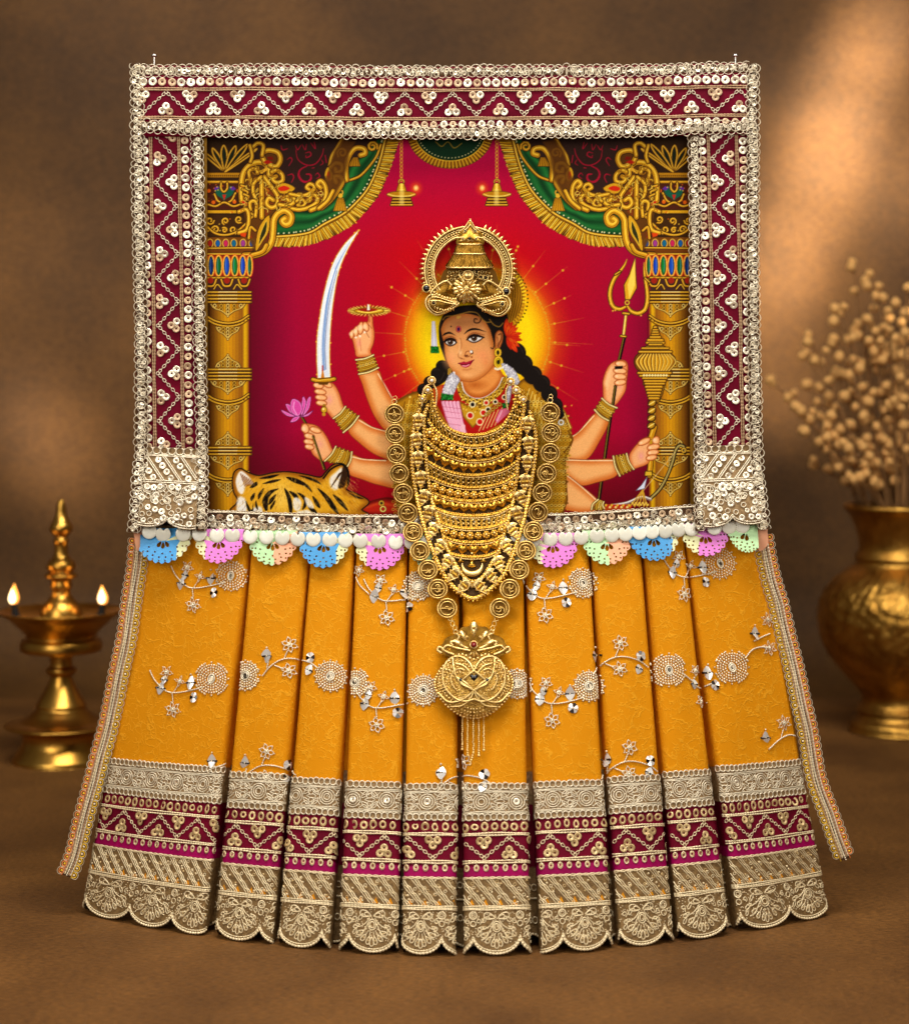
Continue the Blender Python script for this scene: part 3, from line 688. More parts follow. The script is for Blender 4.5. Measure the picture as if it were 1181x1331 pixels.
fing(*y6((745, 600))[0], 9, 4, -.45); fing(*y6((845, 592))[0], 4.6, 6, .2); fing(*y6((822, 645))[0], 8.5, 4.2, -.2); fing(*y6((818, 690))[0], 8.2, 4, -.15); fing(*y6((806, 732))[0], 7.4, 3.8, -.2)
cuff(y6((600, 700), (660, 830), (545, 885), (490, 720)), 4)
cuff(y6((410, 1100), (430, 1170), (310, 1165), (365, 1080)), 3)
# bow and arrows
stroke(y6((1085, 690), (1075, 640), (1035, 632), (1005, 680), (985, 760), (940, 880), (880, 990), (800, 1070)), 5, (24, 14, 4)); stroke(y6((1085, 685), (1072, 640), (1035, 634), (1003, 680), (983, 760), (938, 880), (878, 990), (800, 1070)), 2.4, (170, 150, 80)); ringlet(*y6((1075, 672))[0], 2.6, 1.4)
stroke(y6((1000, 690), (745, 1000)), 1, (220, 190, 130), .8, 0)
stroke(y6((450, 1135), (600, 1110), (720, 1060), (800, 1080)), 4, (130, 110, 100)); stroke(y6((450, 1130), (600, 1105), (720, 1056), (800, 1074)), 1.5, (236, 230, 226))
fill(y6((420, 1120), (640, 1120), (640, 1170), (420, 1175)), (170, 60, 14)); 
for k in range(14): dot(*y6((430+k*16, 1128+8*(k % 3)))[0], 1.6, [(226, 176, 40), (190, 20, 14), (240, 210, 120)][k % 3])
for dx in (-60, -30, 0, 30, 50): stroke(y6((735, 1000), (705+dx*1.3, 1140)), 1.5, (206, 158, 40), 1, 0)
fill(y6((770, 895), (748, 990), (680, 1005), (725, 960)), (214, 222, 240), line=(90, 90, 110))
for k in range(10): dot(*y6((650+k*14, 1110+(k % 2)*14))[0], 1.5, (230, 190, 70))
# left arms
arm(np.array([(467, 483), (471, 500), (479, 524), (489, 545), (505, 562), (530, 562), (530, 530), (511, 520), (498, 498), (491, 481)]), y3((795, 830), (860, 940), (940, 1085)))
arm(y4((860, 215), (950, 268), (1060, 300), (1100, 320), (1100, 490), (1040, 475), (960, 440), (880, 380), (800, 295)), y4((870, 228), (950, 272), (1040, 298)))
arm(y4((815, 450), (900, 473), (1060, 482), (1130, 490), (1130, 655), (1000, 642), (900, 610), (790, 560)), y4((830, 462), (900, 478), (1040, 486)))
hand(y3((585, 660), (560, 590), (540, 500), (520, 440), (560, 370), (640, 310), (690, 300), (700, 240), (738, 245), (745, 330), (760, 420), (750, 520), (720, 600), (728, 650)))
glow(*y3((600, 520))[0], 6, 11, (232, 130, 120), .8)
fing(*y3((530, 428))[0], 3, 6, .1); fing(*y3((572, 400))[0], 3.6, 7, .1); fing(*y3((620, 365))[0], 3.9, 8.4, .12); fing(*y3((672, 350))[0], 3.9, 6.6, -.3)
stroke(y3((700, 330), (735, 370)), .8, SO, .7); stroke(y3((670, 400), (705, 460)), .8, SO, .7); stroke(y3((610, 480), (625, 600)), .8, (190, 90, 50), .7)
for p in [(570, 460), (612, 448), (660, 408)]: dot(*y3(p)[0], 1.4, (255, 226, 196))
cuff(y3((570, 690), (750, 640), (800, 770), (600, 835)), 4)
for k in range(60):
    a = 2*math.pi*k/60; c_, s_ = math.cos(a), math.sin(a); x, y = y3((705, 188))[0]
    stroke([(x+19*c_, y+4*s_), (x+28*c_, y+7.4*s_)], 1.5, (250, 220, 90) if k % 2 else (120, 78, 8), 1, 0, taper=[1, .3])
fill(ell(*y3((705, 188))[0], 20, 4.6, n=24), (190, 136, 20), edge=(96, 58, 4), ew=1.6); fill(ell(*y3((690, 180))[0], 13, 2.4, n=20), (150, 20, 10)); stroke(y3((590, 190), (700, 205), (830, 180)), 1.5, (250, 216, 80)); fill(y3((690, 120), (705, 125), (712, 180), (686, 182)), (236, 240, 226))
stroke(y3((705, 240), (712, 300)), .9, SO, .6)
# sword
bl = np.concatenate([sp([(413.2, 491), (412, 465), (412.4, 440), (415, 418), (420.5, 385), (431, 347), (446, 320), (466, 299)], 6), sp([(466, 299), (451, 325), (440, 352), (433.5, 385), (429.5, 420), (428, 450), (428, 470), (429, 490)], 6)])
stroke(bl, 2.6, (206, 140, 20), .9, 0, True)
for k in range(44):
    q = bl[int(k/44*len(bl))]; dot(q[0]+prng.randn()*.8, q[1], 1.2, (226, 164, 30))
fill(bl, (216, 224, 240), edge=(236, 244, 236), ew=3)
stroke([(421, 480), (420, 450), (422, 420), (426.5, 385), (436, 350), (455, 314)], 3.2, (108, 146, 204), .8, taper=[1, 1, 1, .9, .6, .1]); stroke([(423.5, 480), (422.5, 450), (424.5, 420), (429, 388), (438, 352)], .8, (40, 60, 110), .7)
stroke([(416.5, 486), (415.6, 450), (418, 420), (424, 385), (434, 350)], 2, (250, 252, 255), .9)
fill(y3((230, 755), (250, 880), (212, 880)), (206, 120, 20)); stroke(y3((230, 750), (230, 800)), 1.5, (180, 30, 20))
hand(zD((1015, 380), (1060, 372), (1110, 385), (1142, 430), (1165, 500), (1180, 530), (1120, 568), (1088, 540), (1060, 500)))
glow(*zD((1095, 470))[0], 9, 13, (232, 150, 150), .8)
fing(*zD((1038, 398))[0], 7, 4, .2); fing(*zD((1048, 430))[0], 8, 4, .15); fing(*zD((1052, 459))[0], 8, 4, .1); fing(*zD((1054, 487))[0], 7.4, 3.8, .1); fing(*zD((1085, 392))[0], 6.5, 4, .5)
stroke(zD((1068, 500), (1066, 530)), 4.2, (150, 104, 14)); dot(*zD((1067, 522))[0], 4.3, GD); dot(*zD((1067, 522))[0], 3.6, (206, 156, 30)); dot(*zD((1064, 518))[0], 1.4, (255, 232, 140)); dot(*zD((1066, 545))[0], 2.4, (190, 140, 26))
gold(y3((130, 890), (190, 905), (240, 900), (300, 895), (348, 885)), 4.4, groove=False); fill(y3((170, 915), (300, 915), (280, 945), (195, 945)), (96, 54, 4))
cuff(y4((782, 140), (705, 215), (768, 305), (866, 200))[[0, 1, 2, 3]], 4)
# lotus
stroke(y4((500, 200), (580, 340), (650, 540)), 3.4, (30, 20, 4)); stroke(y4((497, 200), (577, 340), (646, 540)), 1.4, (120, 100, 20))
hand(y4((500, 262), (550, 250), (610, 270), (660, 330), (692, 400), (705, 440), (645, 490), (590, 462), (560, 420)))
glow(*y4((620, 380))[0], 9, 13, (232, 150, 140), .7)
fing(*y4((525, 280))[0], 5, 6.6, -.3); fing(*y4((552, 330))[0], 7.2, 4.2, .25); fing(*y4((548, 366))[0], 7, 4, .2); fing(*y4((552, 398))[0], 6.4, 3.8, .2); fing(*y4((590, 290))[0], 8, 4, .3)
stroke(y4((575, 330), (646, 540)), 3, (40, 26, 6), 1, 0); stroke(y4((572, 330), (643, 540)), 1.2, (140, 116, 30), 1, 0)
cuff(y4((720, 395), (650, 488), (790, 530), (822, 430)), 4)
for pts in [((370, 160), (410, 200), (480, 205), (440, 190)), ((575, 165), (540, 200), (490, 205), (530, 190)), ((430, 240), (450, 210), (490, 200), (470, 230)), ((400, 125), (420, 170), (470, 205), (450, 160), (425, 128)), ((560, 80), (550, 150), (510, 200), (525, 150), (540, 90)), ((510, 75), (500, 150), (500, 200), (520, 160), (530, 110)), ((445, 90), (430, 130), (440, 180), (480, 200), (505, 160), (490, 110))]:
    p = sp(y4(*pts), 5, True); fill(p, (214, 70, 158), edge=(240, 150, 214), ew=2.4, line=(96, 16, 74)); 
stroke(y4((455, 110), (450, 150), (470, 190)), 1.6, (246, 170, 224), .8)
# red knee cushion
fill(sp(y4((850, 835), (880, 790), (940, 745), (1050, 720), (1140, 750), (1150, 835)), 5, True), (176, 30, 14), edge=(90, 6, 4), ew=8); stroke(y4((900, 790), (1000, 760), (1100, 775)), 3, (220, 90, 30), .5, soft=3); ringlet(*y4((1012, 758))[0], 2.8, 1.4); ringlet(*y4((1022, 795))[0], 3.4, 1.4, (250, 220, 110)); dot(*y4((1012, 758))[0], 1.5, (20, 40, 20))
# tiger
TG = y4((95, 840), (100, 745), (72, 690), (62, 620), (75, 560), (112, 540), (160, 565), (230, 585), (330, 565), (430, 562), (540, 580), (622, 595), (660, 558), (705, 515), (760, 508), (795, 545), (802, 620), (785, 672), (850, 700), (930, 748), (880, 800), (870, 840))
p = sp(TG, 4, True); stroke(p, 3.2, (10, 6, 4), 1, 0, True); fill(p, (222, 160, 28), edge=(150, 86, 8), ew=10)
glow(*y4((380, 720))[0], 26, 36, (246, 204, 84), .9, 1.2); glow(*y4((300, 620))[0], 44, 14, (240, 186, 50), .8); glow(*y4((830, 780))[0], 18, 22, (190, 120, 20), .7)
fill(y4((80, 620), (95, 570), (120, 552), (165, 590), (195, 640), (150, 640), (125, 700), (95, 680)), (240, 232, 220), soft=2, smooth=3); 
for k in range(7): stroke(y4((112+k*13, 570+k*8), (140+k*9, 650-k*2)), 1.5, (120, 60, 20), .8)
fill(y4((95, 720), (140, 730), (150, 810), (90, 820)), (238, 232, 222), soft=3, smooth=3); fill(y4((190, 790), (240, 780), (250, 830), (190, 830)), (236, 230, 220), soft=3, smooth=3)
fill(y4((690, 660), (680, 600), (720, 560), (760, 530), (760, 600), (730, 670)), (238, 230, 214), soft=3, smooth=3); fill(y4((770, 520), (795, 580), (775, 650), (735, 660), (750, 590)), (46, 24, 8), soft=2, smooth=3)
for k in range(8): stroke(y4((690+k*6, 655-k*8), (740+k*3, 570-k*2)), 1.2, (60, 34, 12), .8)
stroke(y4((640, 600), (690, 540), (760, 512), (796, 560), (798, 640)), 2.4, (16, 8, 4))
S_ = [((250, 635), (310, 610), (370, 605), (330, 625)), ((400, 590), (470, 600), (540, 640), (570, 690), (520, 650), (450, 625)), ((480, 580), (580, 600), (630, 640), (580, 620)), ((600, 660), (660, 700), (710, 760), (740, 830), (690, 790), (650, 730)), ((570, 710), (610, 750), (620, 790), (590, 770)), ((390, 660), (430, 710), (445, 800), (425, 820), (410, 740)), ((420, 680), (470, 700), (485, 750), (460, 730)), ((470, 690), (520, 710), (535, 770), (505, 800), (515, 740)), ((355, 665), (290, 680), (250, 740), (265, 800), (285, 800), (290, 730), (320, 690)), ((340, 700), (300, 730), (290, 770), (320, 745)), ((300, 780), (330, 740), (330, 760), (305, 800)), ((260, 660), (225, 700), (225, 735), (250, 700)), ((200, 690), (175, 720), (180, 745), (200, 720)), ((145, 740), (155, 800), (190, 830), (190, 760), (180, 800)), ((210, 740), (205, 780), (225, 800)), ((230, 600), (300, 580), (360, 575), (300, 600)), ((540, 770), (590, 800), (600, 830), (560, 810)), ((700, 700), (760, 740), (800, 810), (740, 760)), ((800, 690), (850, 710), (900, 730), (850, 725)), ((210, 620), (170, 655), (190, 660), (220, 640))]
for pts in S_: fill(sp(y4(*pts), 4, True), (14, 8, 4))
fill(y4((445, 740), (470, 720), (500, 750), (490, 800), (455, 800)), (240, 236, 226), .9, soft=2, smooth=3); fill(y4((520, 720), (560, 740), (580, 790), (540, 780)), (240, 236, 226), .85, soft=2, smooth=3); fill(y4((470, 810), (540, 800), (590, 830), (470, 840)), (240, 236, 226), .9, soft=2)
for k in range(900):
    x, y = y4((100+prng.rand()*760, 590+prng.rand()*240))[0]
    dx_ = (x-367)/60; stroke([(x, y), (x+dx_*2+prng.randn()*.8, y+3.2)], .55, [(252, 214, 110), (120, 66, 8), (236, 180, 50)][k % 3], .42, 0)

# ---- body, hair and face
y1 = zm(560, 390, 8.436); zE = zm(470, 270, 4.0724); zG = zm(480, 470, 4.218)
BK = (22, 15, 12)
def lockline(p, c=(62, 50, 44), a=.7): stroke(p, .9, c, a)
# golden blouse and shoulders
fill([(512, 522), (530, 512), (548, 506), (575, 500), (640, 520), (680, 492), (702, 502), (728, 528), (742, 556), (744, 575), (735, 600), (738, 650), (725, 690), (520, 690), (510, 620)], (176, 120, 14), edge=(100, 58, 4), ew=6)
for k in range(900):
    x, y = 512+prng.rand()*232, 508+prng.rand()*160
    if (x < 562 or x > 670) and not (y < 524 and (x < 532 or x > 712)) and not (x > 738 and y > 585): dot(x, y, .7+.8*prng.rand(), [(240, 200, 70), (96, 56, 4), (226, 176, 44), (250, 220, 110)][k % 4], .8)
for dx in range(6): stroke([(556-dx*6, 512+dx*2), (546-dx*5, 560), (545-dx*4, 650)], 1.2, [(240, 200, 80), (96, 56, 4)][dx % 2], .8); stroke([(676+dx*9, 505+dx*4), (692+dx*6, 560), (690+dx*5, 650)], 1.2, [(240, 200, 80), (96, 56, 4)][dx % 2], .8)
stroke([(684, 492), (704, 502), (728, 528), (741, 556)], 4.5, (150, 96, 8)); stroke([(684, 492), (704, 502), (728, 528), (741, 556)], 1.2, (250, 220, 110))
for k in range(12): dot(686+k*4.6, 495+k*k*.36+k*1.1, 1.4, [(250, 224, 130), (80, 46, 6)][k % 2])
for k in range(7): stroke([(688+k*4, 505+k*4), (676+k*5, 540+k*5)], 1.0, (252, 224, 120), .8, 0)
for iy in range(34):
    for ix in range(46):
        x, y = 511+ix*5.2+(iy % 2)*2.6, 512+iy*5
        if y > 520+max(0, 545-x)*.35 and (x < 556 or x > 678) and x < 740-max(0, y-600)*.12 and (x < 700 or y > 500+(x-690)*1.15): stroke(ell(x, y, 1.9, 1.6, 0, 7), .9, [(238, 196, 66), (210, 160, 36), (250, 220, 110)][(ix*3+iy) % 3], .75, 0, True); dot(x, y, .8, (84, 48, 4), .8)
ringlet(729, 549, 3, 2, (240, 236, 220)); stroke([(738, 560), (744, 572), (733, 588)], 2, (110, 66, 6))
hairR = np.concatenate([y1((640, 250), (700, 130), (850, 150), (862, 300), (840, 500), (905, 560), (945, 640)), zE((820, 800), (870, 820), (900, 870), (950, 890), (985, 940), (1020, 970), (1040, 1015), (1062, 1050), (1066, 1110), (1040, 1090), (1000, 1010), (940, 950), (860, 900), (800, 850)), y1((780, 700), (720, 560), (690, 400))])
fill(hairR, BK, smooth=3); 
for k in range(5): lockline(zE((770+k*8, 740+k*6), (830+k*8, 850+k*6), (920+k*7, 930+k*9), (1010+k*6, 1020+k*14)))
for k in range(6): stroke(zE((840+k*34, 830+k*42), (870+k*36, 860+k*42), (872+k*34, 892+k*42)), 1.6, (70, 58, 52), .55)
fill(y1((120, 200), (85, 290), (92, 470), (130, 590), (160, 690), (110, 740), (90, 800), (35, 850), (-30, 900), (-90, 980), (30, 960), (140, 905), (215, 830), (250, 790), (200, 600), (150, 400), (180, 220)), BK, smooth=3)
for k in range(4): lockline(y1((120+k*12, 700+k*8), (100+k*14, 790+k*8), (30+k*20, 890+k*6)))
fill(y1((110, 240), (160, 130), (330, 60), (560, 60), (700, 140), (720, 300), (690, 500), (640, 300), (480, 165), (260, 165)), BK, smooth=3)
for (x, y, r) in [(812, 770, 58), (852, 830, 54), (905, 885, 50), (952, 930, 46), (992, 985, 44), (1024, 1045, 40), (1046, 1092, 26), (425, 840, 34), (398, 878, 34), (362, 925, 36), (325, 962, 32)]:
    p = zE((x, y))[0]; dot(p[0], p[1], r/4.0724, BK); a0 = -2.2 if x < 600 else -1.3; t_ = np.linspace(a0, a0+1.2, 7); stroke(np.stack([p[0]+r*.0024*100*.72*np.cos(t_), p[1]+r*.0024*100*.72*np.sin(t_)], 1), 1.2, (70, 60, 54), .35, 0, soft=1.6)
# painted crown comb on the far side, flower
fill(zE((775, 330), (830, 345), (862, 420), (858, 540), (820, 620), (775, 620)), (168, 112, 10), smooth=3)
for k in range(5): stroke(zE((775+k*10, 350-k*4), (800+k*13, 450), (770+k*12, 610)), 1.3, (90, 54, 4), .9)
for k in range(22):
    a = -1.25+k*.125; x, y = zE((742+112*math.cos(a), 480+142*math.sin(a)))[0]
    stroke([(x, y), (x+4*math.cos(a), y+4*math.sin(a))], 2.2, (240, 200, 30) if k < 12 else (206, 150, 16), 1, 0); dot(x+6*math.cos(a), y+6*math.sin(a), 1.1, (50, 30, 4))
for k, (x, y) in enumerate([(828, 200), (890, 235), (950, 300), (992, 360), (998, 440), (970, 510), (945, 572), (880, 545), (860, 250), (930, 270), (975, 400), (930, 480)]):
    b = y1((830, 400))[0]; t = y1((x, y))[0]; m = (b+t)/2; n_ = np.array([-(t-b)[1], (t-b)[0]])*.17
    fill(sp(np.array([b, m+n_, t, m-n_]), 5, True), [(226, 70, 14), (206, 40, 10), (240, 100, 20)][k % 3], edge=(190, 30, 6), ew=2); stroke(np.array([b, t]), .7, (150, 20, 4), .8, 0)
# white flower string on the left
fill(y1((8, 230), (45, 232), (70, 505), (2, 505)), (200, 198, 222)); stroke(y1((30, 240), (35, 500)), 1.5, (244, 244, 255), .8, 0); fill(y1((-5, 505), (85, 508), (90, 582), (-5, 582)), (10, 96, 26))
for k in range(40): dot(*y1((prng.rand()*85, 510+prng.rand()*70))[0], .8, [(30, 150, 50), (4, 60, 14)][k % 2], .8)
# neck, sari
fill(zG((345, 150), (420, 120), (500, 100), (720, 60), (790, 120), (800, 210), (740, 330), (620, 395), (520, 395), (420, 330), (365, 230)), (176, 16, 14))
fill(zG((345, 150), (400, 125), (395, 190), (360, 240)), (206, 80, 20), soft=2)
fill(y1((335, 840), (330, 920), (370, 1000), (440, 1055), (540, 1068), (640, 1030), (735, 950), (790, 850), (770, 780), (690, 700), (560, 800)), (226, 142, 66), edge=(176, 84, 20), ew=8, smooth=3)
glow(*y1((480, 930))[0], 22, 9, (170, 78, 18), .75, 1.0)
# face
FC = y1((112, 300), (118, 380), (142, 470), (150, 560), (165, 640), (197, 722), (240, 790), (290, 848), (350, 884), (430, 896), (520, 870), (600, 812), (670, 732), (706, 650), (703, 560), (690, 470), (670, 380), (640, 290), (570, 210), (480, 160), (380, 148), (260, 162), (160, 215))
fcs = sp(FC, 4, True); fill(fcs, (226, 152, 86), edge=(190, 104, 40), ew=9)
glow(*y1((300, 250))[0], 34, 16, (150, 92, 50), .75, 1.0); glow(*y1((480, 230))[0], 24, 12, (150, 92, 50), .6, 1.0)
glow(*y1((230, 620))[0], 16, 22, (246, 178, 112), .95, 1.0); glow(*y1((540, 640))[0], 20, 26, (240, 168, 100), .85, 1.1); glow(*y1((390, 820))[0], 20, 8, (244, 176, 110), .9)
glow(*y1((600, 690))[0], 12, 18, (214, 112, 56), .5)
glow(*y1((215, 400))[0], 13, 6, (176, 92, 40), .7); glow(*y1((480, 365))[0], 18, 7, (176, 92, 40), .7)
stroke(fcs, .8, (110, 44, 14), .5, 0, True); glow(*y1((560, 600))[0], 16, 14, (238, 130, 84), .45, 1.2); glow(*y1((215, 640))[0], 10, 12, (238, 136, 90), .4, 1.2)
fill(y1((150, 210), (200, 175), (300, 155), (330, 140), (420, 150), (520, 175), (600, 240), (650, 330), (690, 480), (705, 300), (640, 180), (420, 100), (200, 130), (110, 230), (100, 330)), BK, soft=1.2)
stroke(y1((690, 420), (690, 500), (675, 535), (655, 520)), 1.2, BK)
stroke(y1((540, 170), (545, 220), (515, 250), (475, 240), (478, 205), (505, 208)), 1.5, (40, 20, 10))
stroke(y1((130, 215), (165, 180), (250, 170), (330, 150), (420, 128), (500, 140), (545, 190), (600, 240), (655, 240)), 1.2, (170, 124, 40), .85); stroke(y1((640, 210), (690, 270), (750, 290), (790, 250)), 1.3, (170, 124, 40), .8)
for k in range(9): dot(*y1((300+6*math.cos(k*.7)*k*.5, 190+4*math.sin(k*.7)*k*.4))[0], 1.1, (200, 150, 60))
# brows
for top, bot in [(((126, 392), (140, 368), (175, 350), (215, 350), (268, 386)), ((268, 388), (225, 372), (180, 372), (128, 394))), (((362, 370), (400, 328), (455, 306), (520, 312), (602, 346)), ((602, 348), (520, 330), (455, 330), (402, 348), (366, 374)))]:
    fill(np.concatenate([sp(y1(*top), 5), sp(y1(*bot), 5)]), (20, 12, 8))
# eyes
for white, lid, iris, r in [(((158, 466), (186, 438), (220, 428), (252, 442), (274, 466), (240, 492), (200, 498)), ((140, 455), (170, 432), (215, 420), (255, 434), (282, 462)), (212, 460), 31), (((404, 428), (440, 397), (482, 388), (530, 402), (566, 410), (520, 446), (470, 462), (430, 450)), ((390, 432), (425, 398), (470, 380), (520, 388), (585, 405)), (472, 416), 34)]:
    w = sp(y1(*white), 5, True); stroke(w, 2.2, (60, 24, 10), .8, 0, True); fill(w, (244, 240, 236), edge=(206, 196, 190), ew=2)
    ix, iy = y1(iris)[0]; rr = r/8.436
    dot(ix, iy, rr, (34, 18, 8)); dot(ix, iy, rr*.74, (84, 48, 20)); dot(ix, iy, rr*.42, (10, 6, 4)); dot(ix-.9, iy-1.0, .7, (255, 255, 255), .95)
    stroke(y1(*lid)+[0, .5], 3.5, (18, 8, 6), 1, taper=[.4, 1, 1, 1, .4]); stroke(w, 1.1, (40, 16, 8), .9, 0, True); stroke(y1(*lid)-[0, 2.6], .9, (120, 54, 20), .8)
# nose
stroke(y1((322, 420), (334, 500), (316, 560), (297, 606), (318, 636), (362, 648)), 1.1, (140, 66, 26), .55, soft=1.6); glow(*y1((322, 575))[0], 4.5, 7, (255, 206, 150), .9); stroke(y1((312, 440), (314, 520), (306, 570)), 2.2, (250, 190, 126), .6, soft=2)
stroke(y1((372, 606), (386, 566), (416, 560), (434, 588), (424, 614), (392, 624), (370, 612)), 1.0, (140, 62, 24), .85); fill(y1((365, 606), (400, 598), (410, 612), (375, 622)), (90, 34, 12), soft=1.5); fill(y1((318, 628), (345, 640), (335, 645)), (110, 44, 16), soft=1)
# lips
fill(sp(y1((296, 692), (340, 680), (362, 672), (384, 680), (430, 664), (468, 655), (430, 692), (380, 708), (335, 706)), 4, True), (168, 22, 50)); fill(sp(y1((318, 704), (380, 710), (452, 672), (432, 712), (392, 738), (348, 732)), 4, True), (206, 40, 74), edge=(150, 14, 40), ew=2)
stroke(y1((296, 692), (335, 704), (380, 708), (430, 690), (470, 655)), .9, (80, 6, 16), 1); stroke(y1((345, 720), (385, 722), (415, 708)), 1.3, (250, 170, 186), .85); stroke(y1((352, 762), (400, 764), (440, 750)), 1.8, (176, 92, 40), .5, soft=2)
# bindi, moles, nose ring
fill(ell(*y1((302, 318))[0], 3.6, 4.4), (204, 84, 70), edge=(150, 40, 40), ew=1.5); fill(ell(*y1((302, 318))[0], 1.8, 2.6), (40, 8, 70)); dot(*y1((220, 288))[0], 1.0, (40, 24, 14))
stroke(y1((432, 560), (450, 555), (458, 580), (445, 590)), 1.3, (30, 20, 14)); dot(*y1((440, 565))[0], 1.7, (246, 238, 226)); stroke(y1((440, 590), (446, 630)), 1.6, (150, 60, 20)); dot(*y1((440, 605))[0], .9, (240, 200, 110))
# ear and earring
fill(sp(y1((700, 400), (715, 352), (750, 330), (786, 362), (786, 440), (760, 512), (730, 552), (704, 520)), 4, True), (224, 146, 80), edge=(170, 84, 30), ew=4, line=(90, 36, 12)); stroke(y1((740, 380), (768, 370), (770, 420), (745, 480), (735, 510)), 1.8, (110, 50, 18), .9); stroke(y1((725, 400), (735, 450), (725, 500)), 1.2, (130, 64, 24), .8)
for x, y, rx, ry in [(733, 575, 3.2, 4.4), (738, 680, 4.6, 6.6)]:
    e = ell(*y1((x, y))[0], rx, ry); stroke(e, 3.4, GD, 1, 0, True); stroke(e, 2.4, (232, 184, 40), 1, 0, True); fill(ell(*y1((x, y))[0], rx*.45, ry*.5), (20, 14, 6))
for k in range(5): dot(*y1((705+k*16, 750+8*math.sin(k)))[0], 1.5, (238, 226, 190)); 
for k in range(3): ringlet(*y1((205, 770+k*16))[0], 2, 1.0)
dot(*y1((250, 798))[0], 1.7, (240, 240, 240))
# necklaces painted on the chest
stroke(y1((335, 900), (365, 1000), (440, 1066), (540, 1078), (640, 1040), (735, 955), (785, 850)), 1.6, (232, 228, 214))
for k, off in enumerate((14, 34, 54, 78)):
    q = y1((322-off*.5, 900), (355-off*.4, 1005+off*.5), (438, 1066+off), (540, 1078+off), (645, 1040+off*.9), (742+off*.3, 955+off*.7), (795+off*.6, 850))
    stroke(q, 3.2, (120, 76, 6)); stroke(q, 1.5, (226, 176, 40))
    qs = sp(q, 8)
    for j in range(0, len(qs), 3): dot(qs[j][0], qs[j][1], 1.1, [(250, 216, 100), (60, 30, 6)][(j//3+k) % 2])
fill(zG((490, 215), (540, 240), (620, 240), (700, 215), (640, 290), (565, 365), (510, 300)), (196, 144, 24), edge=(120, 74, 6), ew=3)
for k in range(60): dot(*zG((500+prng.rand()*170, 200+prng.rand()*80+0))[0], .8, [(250, 220, 110), (110, 66, 8)][k % 2], .9)
for (x, y, c, r) in [(565, 235, (16, 10, 12), 2.6), (552, 295, (190, 10, 16), 3.4), (490, 270, (20, 12, 10), 2), (492, 295, (20, 12, 10), 2), (740, 195, (20, 12, 10), 2.2), (690, 220, (20, 12, 10), 2), (640, 225, (190, 20, 10), 2.4), (625, 280, (200, 20, 14), 3.2), (650, 262, (40, 20, 8), 2.4), (605, 330, (206, 16, 16), 3.4)]:
    dot(*zG((x, y))[0], r+1.4, (236, 220, 170)); dot(*zG((x, y))[0], r, c)
for k in range(5): stroke(zG((600+k*22, 380-k*8), (640+k*22, 300-k*12)), 1.2, (232, 200, 120), .9, 0); ringlet(*zG((640+k*18, 290-k*14))[0], 2, 1)
# garlands: silver glitter, green band, pink flowers
def glit(p, base, hi, lo, n, smooth=4):
    p = sp(p, smooth, True); fill(p, base, edge=lo, ew=3)
    x0, y0 = p.min(0); x1_, y1_ = p.max(0)
    from_ = 0
    for k in range(n):
        x, y = x0+prng.rand()*(x1_-x0), y0+prng.rand()*(y1_-y0); q = np.roll(p, -1, 0)
        c = False
        for (ax, ay), (bx_, by) in zip(p, q):
            if (ay > y) != (by > y) and x < (bx_-ax)*(y-ay)/(by-ay)+ax: c = not c
        if c: dot(x, y, .55+.35*prng.rand(), [hi, lo][k % 2], .8)
glit(y1((222, 800), (270, 815), (318, 868), (290, 930), (245, 1035), (185, 1040), (122, 1020), (165, 880)), (196, 194, 204), (250, 250, 255), (146, 142, 158), 220)
glit(y1((115, 1022), (245, 1040), (240, 1100), (105, 1100)), (14, 104, 28), (60, 180, 70), (4, 60, 14), 60, 1)
glit(y1((770, 700), (850, 715), (925, 780), (960, 850), (965, 910), (890, 930), (845, 850)), (196, 194, 204), (250, 250, 255), (146, 142, 158), 200)
glit(y1((850, 930), (885, 945), (860, 1125), (808, 1120)), (196, 194, 204), (250, 250, 255), (146, 142, 158), 70)
glit(y1((780, 1130), (860, 1125), (850, 1180), (785, 1190)), (14, 104, 28), (60, 180, 70), (4, 60, 14), 40, 1)
fill(zG((392, 215), (480, 220), (500, 300), (520, 385), (470, 385), (420, 320)), (206, 96, 130))
for k in range(5): stroke(zG((405+k*20, 225), (430+k*19, 300+k*8), (455+k*17, 385)), 4.4, (240, 176, 204), .95); stroke(zG((414+k*20, 225), (440+k*19, 300+k*8), (464+k*17, 385)), .9, (150, 30, 70), .9)
for yy in (245, 270, 300, 335): stroke(zG((395, yy), (500, yy+14)), .7, (170, 60, 90), .6, 0)
fill(zG((715, 262), (755, 255), (770, 275), (700, 340), (690, 320)), (210, 100, 130)); stroke(zG((725, 270), (700, 325)), 1.6, (244, 190, 210), .8, 0); fill(zG((505, 330), (525, 350), (525, 388), (500, 385)), (240, 186, 200))
CV *= 1+.022*prng.randn(PH, PW, 1)
CV = np.clip(CV, 0, 1)
